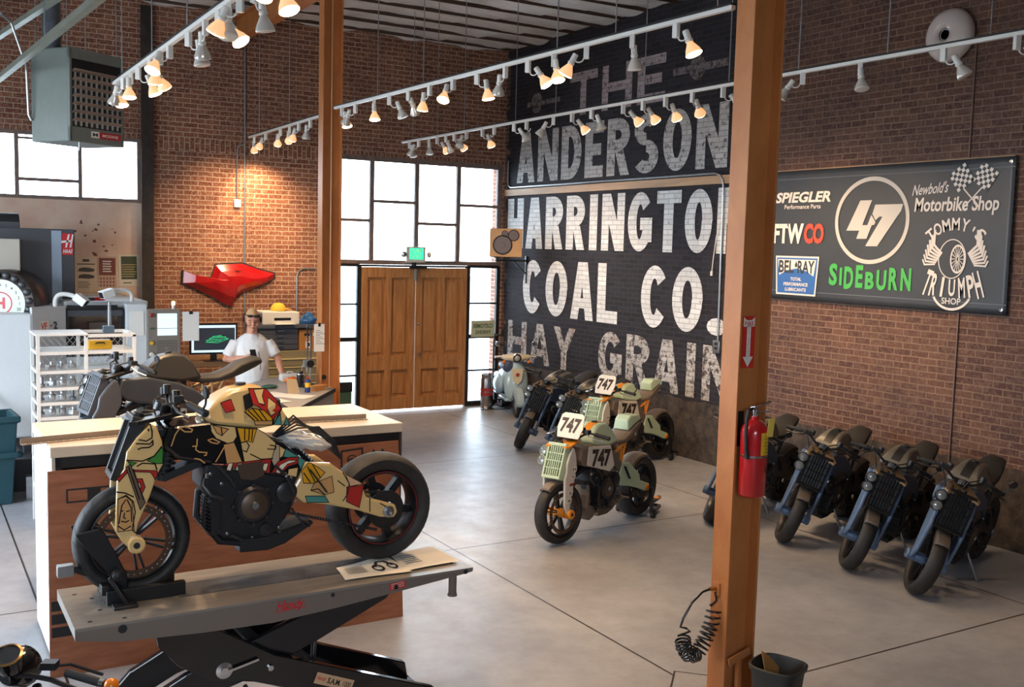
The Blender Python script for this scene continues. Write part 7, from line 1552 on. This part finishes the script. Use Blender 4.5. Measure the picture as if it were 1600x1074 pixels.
for s in (-1, 1): m.lathe([(.032, 0), (.036, .012), (.030, .026), (0, .028)], 18, hp(s * .086, .015, -.012), HR @ Vector((s, 0, 0)))
m.tube([hp(-.095, .02, .0), hp(-.085, .08, .03), hp(0, .115, .05), hp(.085, .08, .03), hp(.095, .02, .0)], .008, 8); m.build('headphones', None, t)
m = MB(); m.use(mat('eyebrow', '#8a6040', .8))
for s in (-1, 1): m.tube([hp(s * .058, -.083, .022), hp(s * .035, -.094, .026), hp(s * .018, -.095, .022)], .004, 6)
m.use(mat('eye_dark', '#3a2a24', .4))
for s in (-1, 1): m.tube([hp(s * .048, -.085, .002), hp(s * .034, -.092, -.002), hp(s * .02, -.09, .0)], .0035, 6)
m.use(mat('lips', '#a0604f', .5)); m.tube([hp(-.025, -.098, -.064), hp(0, -.104, -.062), hp(.025, -.098, -.064)], .004, 6); m.build('facial_features', None, t)
m = MB(); m.use(M_BLACKM); m.face([(.10, 1.03), (.16, 1.035), (.15, 1.045), (.11, 1.042)], lambda a, b: Vector((a - .02, -.2015, b))); m.tube([(.06, -.19, 1.40), (.09, -.205, 1.28), (.08, -.21, 1.16)], .004, 6); m.build('earphone_cable', None, t)
ph = thing('mobile_phone', 'dark phone held in the raised hand of the workman', 'phone', (0, 0, 0))
m = MB(); R = Matrix.Rotation(radians(-35), 3, 'X'); m.box((0, 0, 0), (.075, .010, .14), R); m.build('phone_case', M_BLACK, ph, bevel=.004)
W_ = Matrix.Rotation(radians(-10), 3, 'Z') @ (Vector(WRR) + Vector((.09, -.06, .05))); ph.location = (3.88 + W_.x, 12.99 + W_.y, W_.z)

# ------------------------------------------------------------------ by the door: keg, hand truck, scooter, parking sign, green bin
t = thing('beer_keg', 'slim steel keg with a red band standing by the right sidelight', 'keg', (8.67, 15.28, 0))
m = MB(); m.use(mat('keg_steel', '#9f9a98', .22, .95)).lathe([(.088, 0), (.1, .01), (.1, .05), (.094, .06), (.104, .08), (.106, .3), (.104, .53), (.094, .56), (.1, .57), (.1, .62), (.092, .62), (.092, .575), (0, .575)], 32); m.build('keg_body', None, t)
for z in (.25, .325):
    m = MB(); m.use(mat('keg_red', '#9a2f2f', .4)).lathe([(.1075, z), (.1075, z + .055)], 32); m.build('red_band', None, t)
t = thing('hand_truck', 'dark tubular hand truck standing in the corner behind the scooter', 'hand truck', (8.93, 15.35, 0))
m = MB(); m.use(M_STEELDK)
m.tube([(-.10, 0, .02), (-.10, .0, 1.18), (-.08, -.02, 1.27), (-.04, -.06, 1.29), (.04, -.06, 1.29), (.08, -.02, 1.27), (.10, 0, 1.18), (.10, 0, .02)], .015, 8)
for z in (.15, .5, .85, 1.1): m.tube([(-.10, 0, z), (.10, 0, z)], .011, 8)
m.build('truck_frame', None, t)
m = MB(); m.box2((-.16, -.20, .004), (.16, 0, .012)); m.build('toe_plate', M_STEELDK, t, smooth=0)
for s in (-1, 1): MB().lathe([(.09, -.025), (.10, -.015), (.10, .015), (.09, .025), (.03, .025), (.03, -.025)], 22, (s * .125, .09, .10), (1, 0, 0), closed=True).build('truck_wheel', M_RUBBER, t)
t = thing('parking_sign', 'green and cream parking sign hung in the right sidelight, seen from its back', 'sign', (8.80, YB + .01, 1.37), radians(0))
m = MB(); m.use(mat('sign_cream', '#b9bda0', .5)).box2((-.235, -.004, -.15), (.235, 0, .14)); m.build('sign_plate', None, t, smooth=0)
m = MB(); m.use(mat('sign_green', '#3d5a45', .5)); put_text(m, 'CUSTOMER', lambda a, b: Vector((-a, -.0052, b + .045)), h=.075, w=.40, bold=.03); put_text(m, 'PARKING', lambda a, b: Vector((-a, -.0052, b - .065)), h=.07, w=.30, bold=.03); m.build('sign_lettering', None, t, smooth=0)
MB().tube([(-.2, .0, .14), (0, .003, .25), (.2, .0, .14)], .004, 6).build('hanging_cord', M_BLACKM, t)
t = thing('storage_tub', 'dark green tub on the floor by the left sidelight', 'tub', (6.03, 15.33, 0))
m = MB(); m.use(mat('tub_green', '#3c5a41', .6)).box2((-.13, -.12, 0), (.13, .12, .44)); m.build('tub_body', None, t, smooth=0, bevel=.01); m = MB(); m.use(M_STEELDK).box2((-.14, -.13, .44), (.14, .13, .60)); m.build('tub_lid', None, t, bevel=.01)

SB = mat('scooter_blue', '#a9c4d2', .25, coat=.6); SC = mat('scooter_cream', '#d8cdb0', .3, coat=.5); SD = mat('scooter_navy', '#3d4863', .5)
t = thing('motor_scooter', 'pale blue scooter with cream headset parked in the corner by the door', 'scooter', (8.74, 14.34, 0), math.atan2(-.94, -.33))
# local: x forward from the front wheel contact, y to the rider's left
m = MB(); m.use(M_RUBBER).lathe([(.13, -.045), (.2, -.055), (.23, -.03), (.235, 0), (.23, .03), (.2, .055), (.13, .045)], 32, (0, 0, .235), (0, 1, 0), closed=True); m.use(M_ALU).lathe([(0, -.04), (.13, -.04), (.13, .04), (0, .04)], 24, (0, 0, .235), (0, 1, 0)); m.build('front_wheel', None, t)
m = MB(); m.use(M_RUBBER).lathe([(.13, -.045), (.2, -.055), (.23, -.03), (.235, 0), (.23, .03), (.2, .055), (.13, .045)], 32, (-1.18, 0, .235), (0, 1, 0), closed=True); m.use(M_ALU).lathe([(0, -.04), (.13, -.04), (.13, .04), (0, .04)], 24, (-1.18, 0, .235), (0, 1, 0)); m.build('rear_wheel', None, t)
m = MB(); m.use(SB); ys = [-.085, -.08, -.05, 0, .05, .08, .085]; dz = [-.12, -.03, .015, .025, .015, -.03, -.12]
m.add([((.245 + d) * cos(a), y, .235 + (.245 + d) * sin(a)) for y, d in zip(ys, dz) for a in [radians(-5 + 150 * i / 12) for i in range(13)]], [(j * 13 + i, j * 13 + i + 1, (j + 1) * 13 + i + 1, (j + 1) * 13 + i) for j in range(6) for i in range(12)]); o = m.build('front_mudguard', None, t); md = o.modifiers.new('thick', 'SOLIDIFY'); md.thickness = .006
m = MB(); m.use(SB); cols = [(-.20, 0), (-.23, .02), (-.17, .05), (0, .09), (.17, .05), (.23, .02), (.20, 0)]
prof = [(.26, -.20, .75), (.40, -.17, 1.0), (.58, -.19, 1.05), (.74, -.22, .95), (.86, -.25, .55), (.90, -.26, .3)]
m.add([(x0 + dx * (1 if k else 1), y * w * 1.0, z) for z, x0, w in prof for k, (y, dx) in enumerate([(-.21, -.03), (-.16, .02), (-.08, .055), (0, .07), (.08, .055), (.16, .02), (.21, -.03)])], [(i * 7 + k, i * 7 + k + 1, (i + 1) * 7 + k + 1, (i + 1) * 7 + k) for i in range(5) for k in range(6)]); o = m.build('leg_shield', None, t, smooth=80); md = o.modifiers.new('thick', 'SOLIDIFY'); md.thickness = .02; md = o.modifiers.new('soft', 'SUBSURF'); md.levels = md.render_levels = 1
m = MB(); m.use(SB); m.box2((-.75, -.19, .24), (-.18, .19, .29)); m.build('floorboard', None, t, smooth=0, bevel=.02)
m = MB(); m.use(SB)
for s in (-1, 1): m.ball((-1.05, s * .14, .45), .2, 22, 14, (1.7, .6, 1.0))
m.ball((-.98, 0, .52), .2, 22, 14, (1.7, .9, 1.05)); m.build('rear_cowl', None, t)
m = MB(); m.use(mat('scooter_seat', '#2f2d30', .6)); m.ball((-.95, 0, .76), .2, 22, 14, (1.8, .75, .35)); m.build('saddle', None, t)
m = MB(); m.use(SC); m.ball((-.26, 0, .97), .1, 22, 14, (1.0, 2.0, .75)); m.tube([(-.26, -.16, .97), (-.27, -.24, .985)], [.06, .03], 12); m.tube([(-.26, .16, .97), (-.27, .24, .985)], [.06, .03], 12); hs = m.build('headset', None, t)
m = MB(); m.use(M_CHROME).lathe([(.06, 0), (.075, .01), (.072, .03), (.06, .03)], 24, (-.19, 0, .97), (1, 0, -.1)); m.use(mat('lens_glass', '#b5b1a8', .1, .3)).lathe([(.062, .022), (.03, .038), (0, .042)], 24, (-.19, 0, .97), (1, 0, -.1)); m.build('headlight', None, hs)
for s in (-1, 1):
    m = MB(); m.use(M_WHITE).tube([(-.28, s * .24, .985), (-.31, s * .36, .975)], .017, 10); m.use(M_CHROME).tube([(-.25, s * .23, .98), (-.25, s * .36, .965)], .006, 6); m.build('grip', None, hs)
    m = MB(); m.use(M_CHROME).tube([(-.28, s * .20, 1.0), (-.27, s * .25, 1.12), (-.27, s * .28, 1.18)], .005, 6); m.lathe([(.03, -.006), (.05, 0), (.03, .006), (0, .006)], 20, (-.27, s * .31, 1.20), (-1, 0, .1)); m.build('mirror', None, t)
m = MB(); m.use(SC).prism([(-.10, .80), (.10, .80), (.075, .60), (.0, .52), (-.075, .60)], -.125, -.105, lambda p, q, c: Vector((c, p, q))); m.use(mat('badge_round', '#a6362c', .4)).lathe([(.03, 0), (.03, .004), (0, .005)], 16, (-.098, .0, .70), (1, 0, 0)); m.build('horn_cover', None, t, bevel=.006)
m = MB(); m.use(mat('amber_lens', '#e07a1a', .2)).ball((-.22, -.21, .90), .028, 12, 8); m.ball((-.22, .21, .90), .028, 12, 8); m.build('indicator', None, t)
m = MB(); m.use(SD).ball((-.225, -.13, .82), .09, 16, 10, (.5, 1.0, 1.1)); m.build('front_bag', None, t)

# ------------------------------------------------------------------ roadster handlebars at the lower left corner
t = thing('roadster_motorcycle', 'black roadster motorcycle at the bottom left corner with an orange indicator', 'motorcycle', (.335, 4.52, 0), math.atan2(.88, .47))
m = MB(); m.use(M_RUBBER).lathe([(.24, -.045), (.29, -.05), (.31, -.025), (.315, 0), (.31, .025), (.29, .05), (.24, .045)], 36, (.36, 0, .315), (0, 1, 0), closed=True); m.build('front_wheel', None, t)
m = MB(); m.use(M_RUBBER).lathe([(.24, -.06), (.29, -.065), (.31, -.035), (.315, 0), (.31, .035), (.29, .065), (.24, .06)], 36, (-1.05, 0, .315), (0, 1, 0), closed=True); m.build('rear_wheel', None, t)
m = MB(); m.use(M_CHROME)
for s in (-1, 1): m.tube([(.36, s * .09, .315), (.08, s * .09, .92)], .02, 10)
m.build('front_fork', None, t)
m = MB(); m.use(M_BLACKG).lathe([(.0, -.10), (.05, -.09), (.085, -.04), (.092, .0), (.088, .02), (.07, .03), (0, .035)], 26, (.13, 0, .985), (1, 0, -.05)); m.build('headlamp', None, t)
m = MB(); m.use(M_BLACKG).lathe([(.05, -.06), (.06, 0), (.055, .012)], 24, (.02, 0, 1.07), (-.45, 0, .9)); m.use(mat('gauge_ring', '#b98f5a', .25, .9)).lathe([(.055, .008), (.062, .014), (.052, .018), (.051, .010)], 24, (.02, 0, 1.07), (-.45, 0, .9), closed=True); m.use(mat('gauge_face', '#23262a')).lathe([(.052, .012), (0, .013)], 24, (.02, 0, 1.07), (-.45, 0, .9)); m.build('gauge', None, t)
m = MB(); m.use(M_BLACK).tube([(.05, 0, .98), (.04, -.08, .985), (.0, -.18, .985), (-.06, -.34, .955)], .011, 10); m.tube([(.05, 0, .98), (.04, .08, .985), (.0, .18, .985), (-.06, .34, .955)], .011, 10); hb_ = m.build('handlebar', None, t)
for s in (-1, 1):
    MB().tube([(-.015, s * .25, 1.022), (-.06, s * .40, 1.0)], .018, 12).build('grip', M_BLACKM, hb_)
    m = MB(); m.use(M_BLACK).tube([(.03, s * .18, 1.03), (.06, s * .24, 1.025), (.03, s * .38, .995)], .007, 6); m.box((.02, s * .17, 1.04), (.05, .06, .03)); m.build('lever', None, hb_)
    m = MB(); m.use(M_CHROME).tube([(-.06, s * .40, 1.0), (-.065, s * .42, .998)], .02, 12); m.use(mat('amber_lens', '#e07a1a', .2, coat=.5)).ball((-.075, s * .45, .995), .03, 16, 12); m.build('indicator', None, t)
m = MB(); m.use(M_BLACKG).ball((-.28, 0, .86), .16, 22, 14, (1.6, .9, .85)); m.build('fuel_tank', None, t)
m = MB(); m.use(M_BLACKM); m.box((-.75, 0, .80), (.55, .24, .08)); m.build('saddle', None, t, bevel=.03)
m = MB(); m.use(M_BLACK); m.bar((.06, 0, .86), (-.5, 0, .45), .06, .06); m.bar((-.5, 0, .45), (-1.05, 0, .32), .1, .05); m.box((-.38, 0, .45), (.4, .3, .35)); m.bar((-.2, 0, .78), (-1.0, 0, .76), .12, .05); m.bar((-.9, 0, .76), (-1.0, 0, .35), .14, .04); m.build('engine_frame', None, t, bevel=.02)
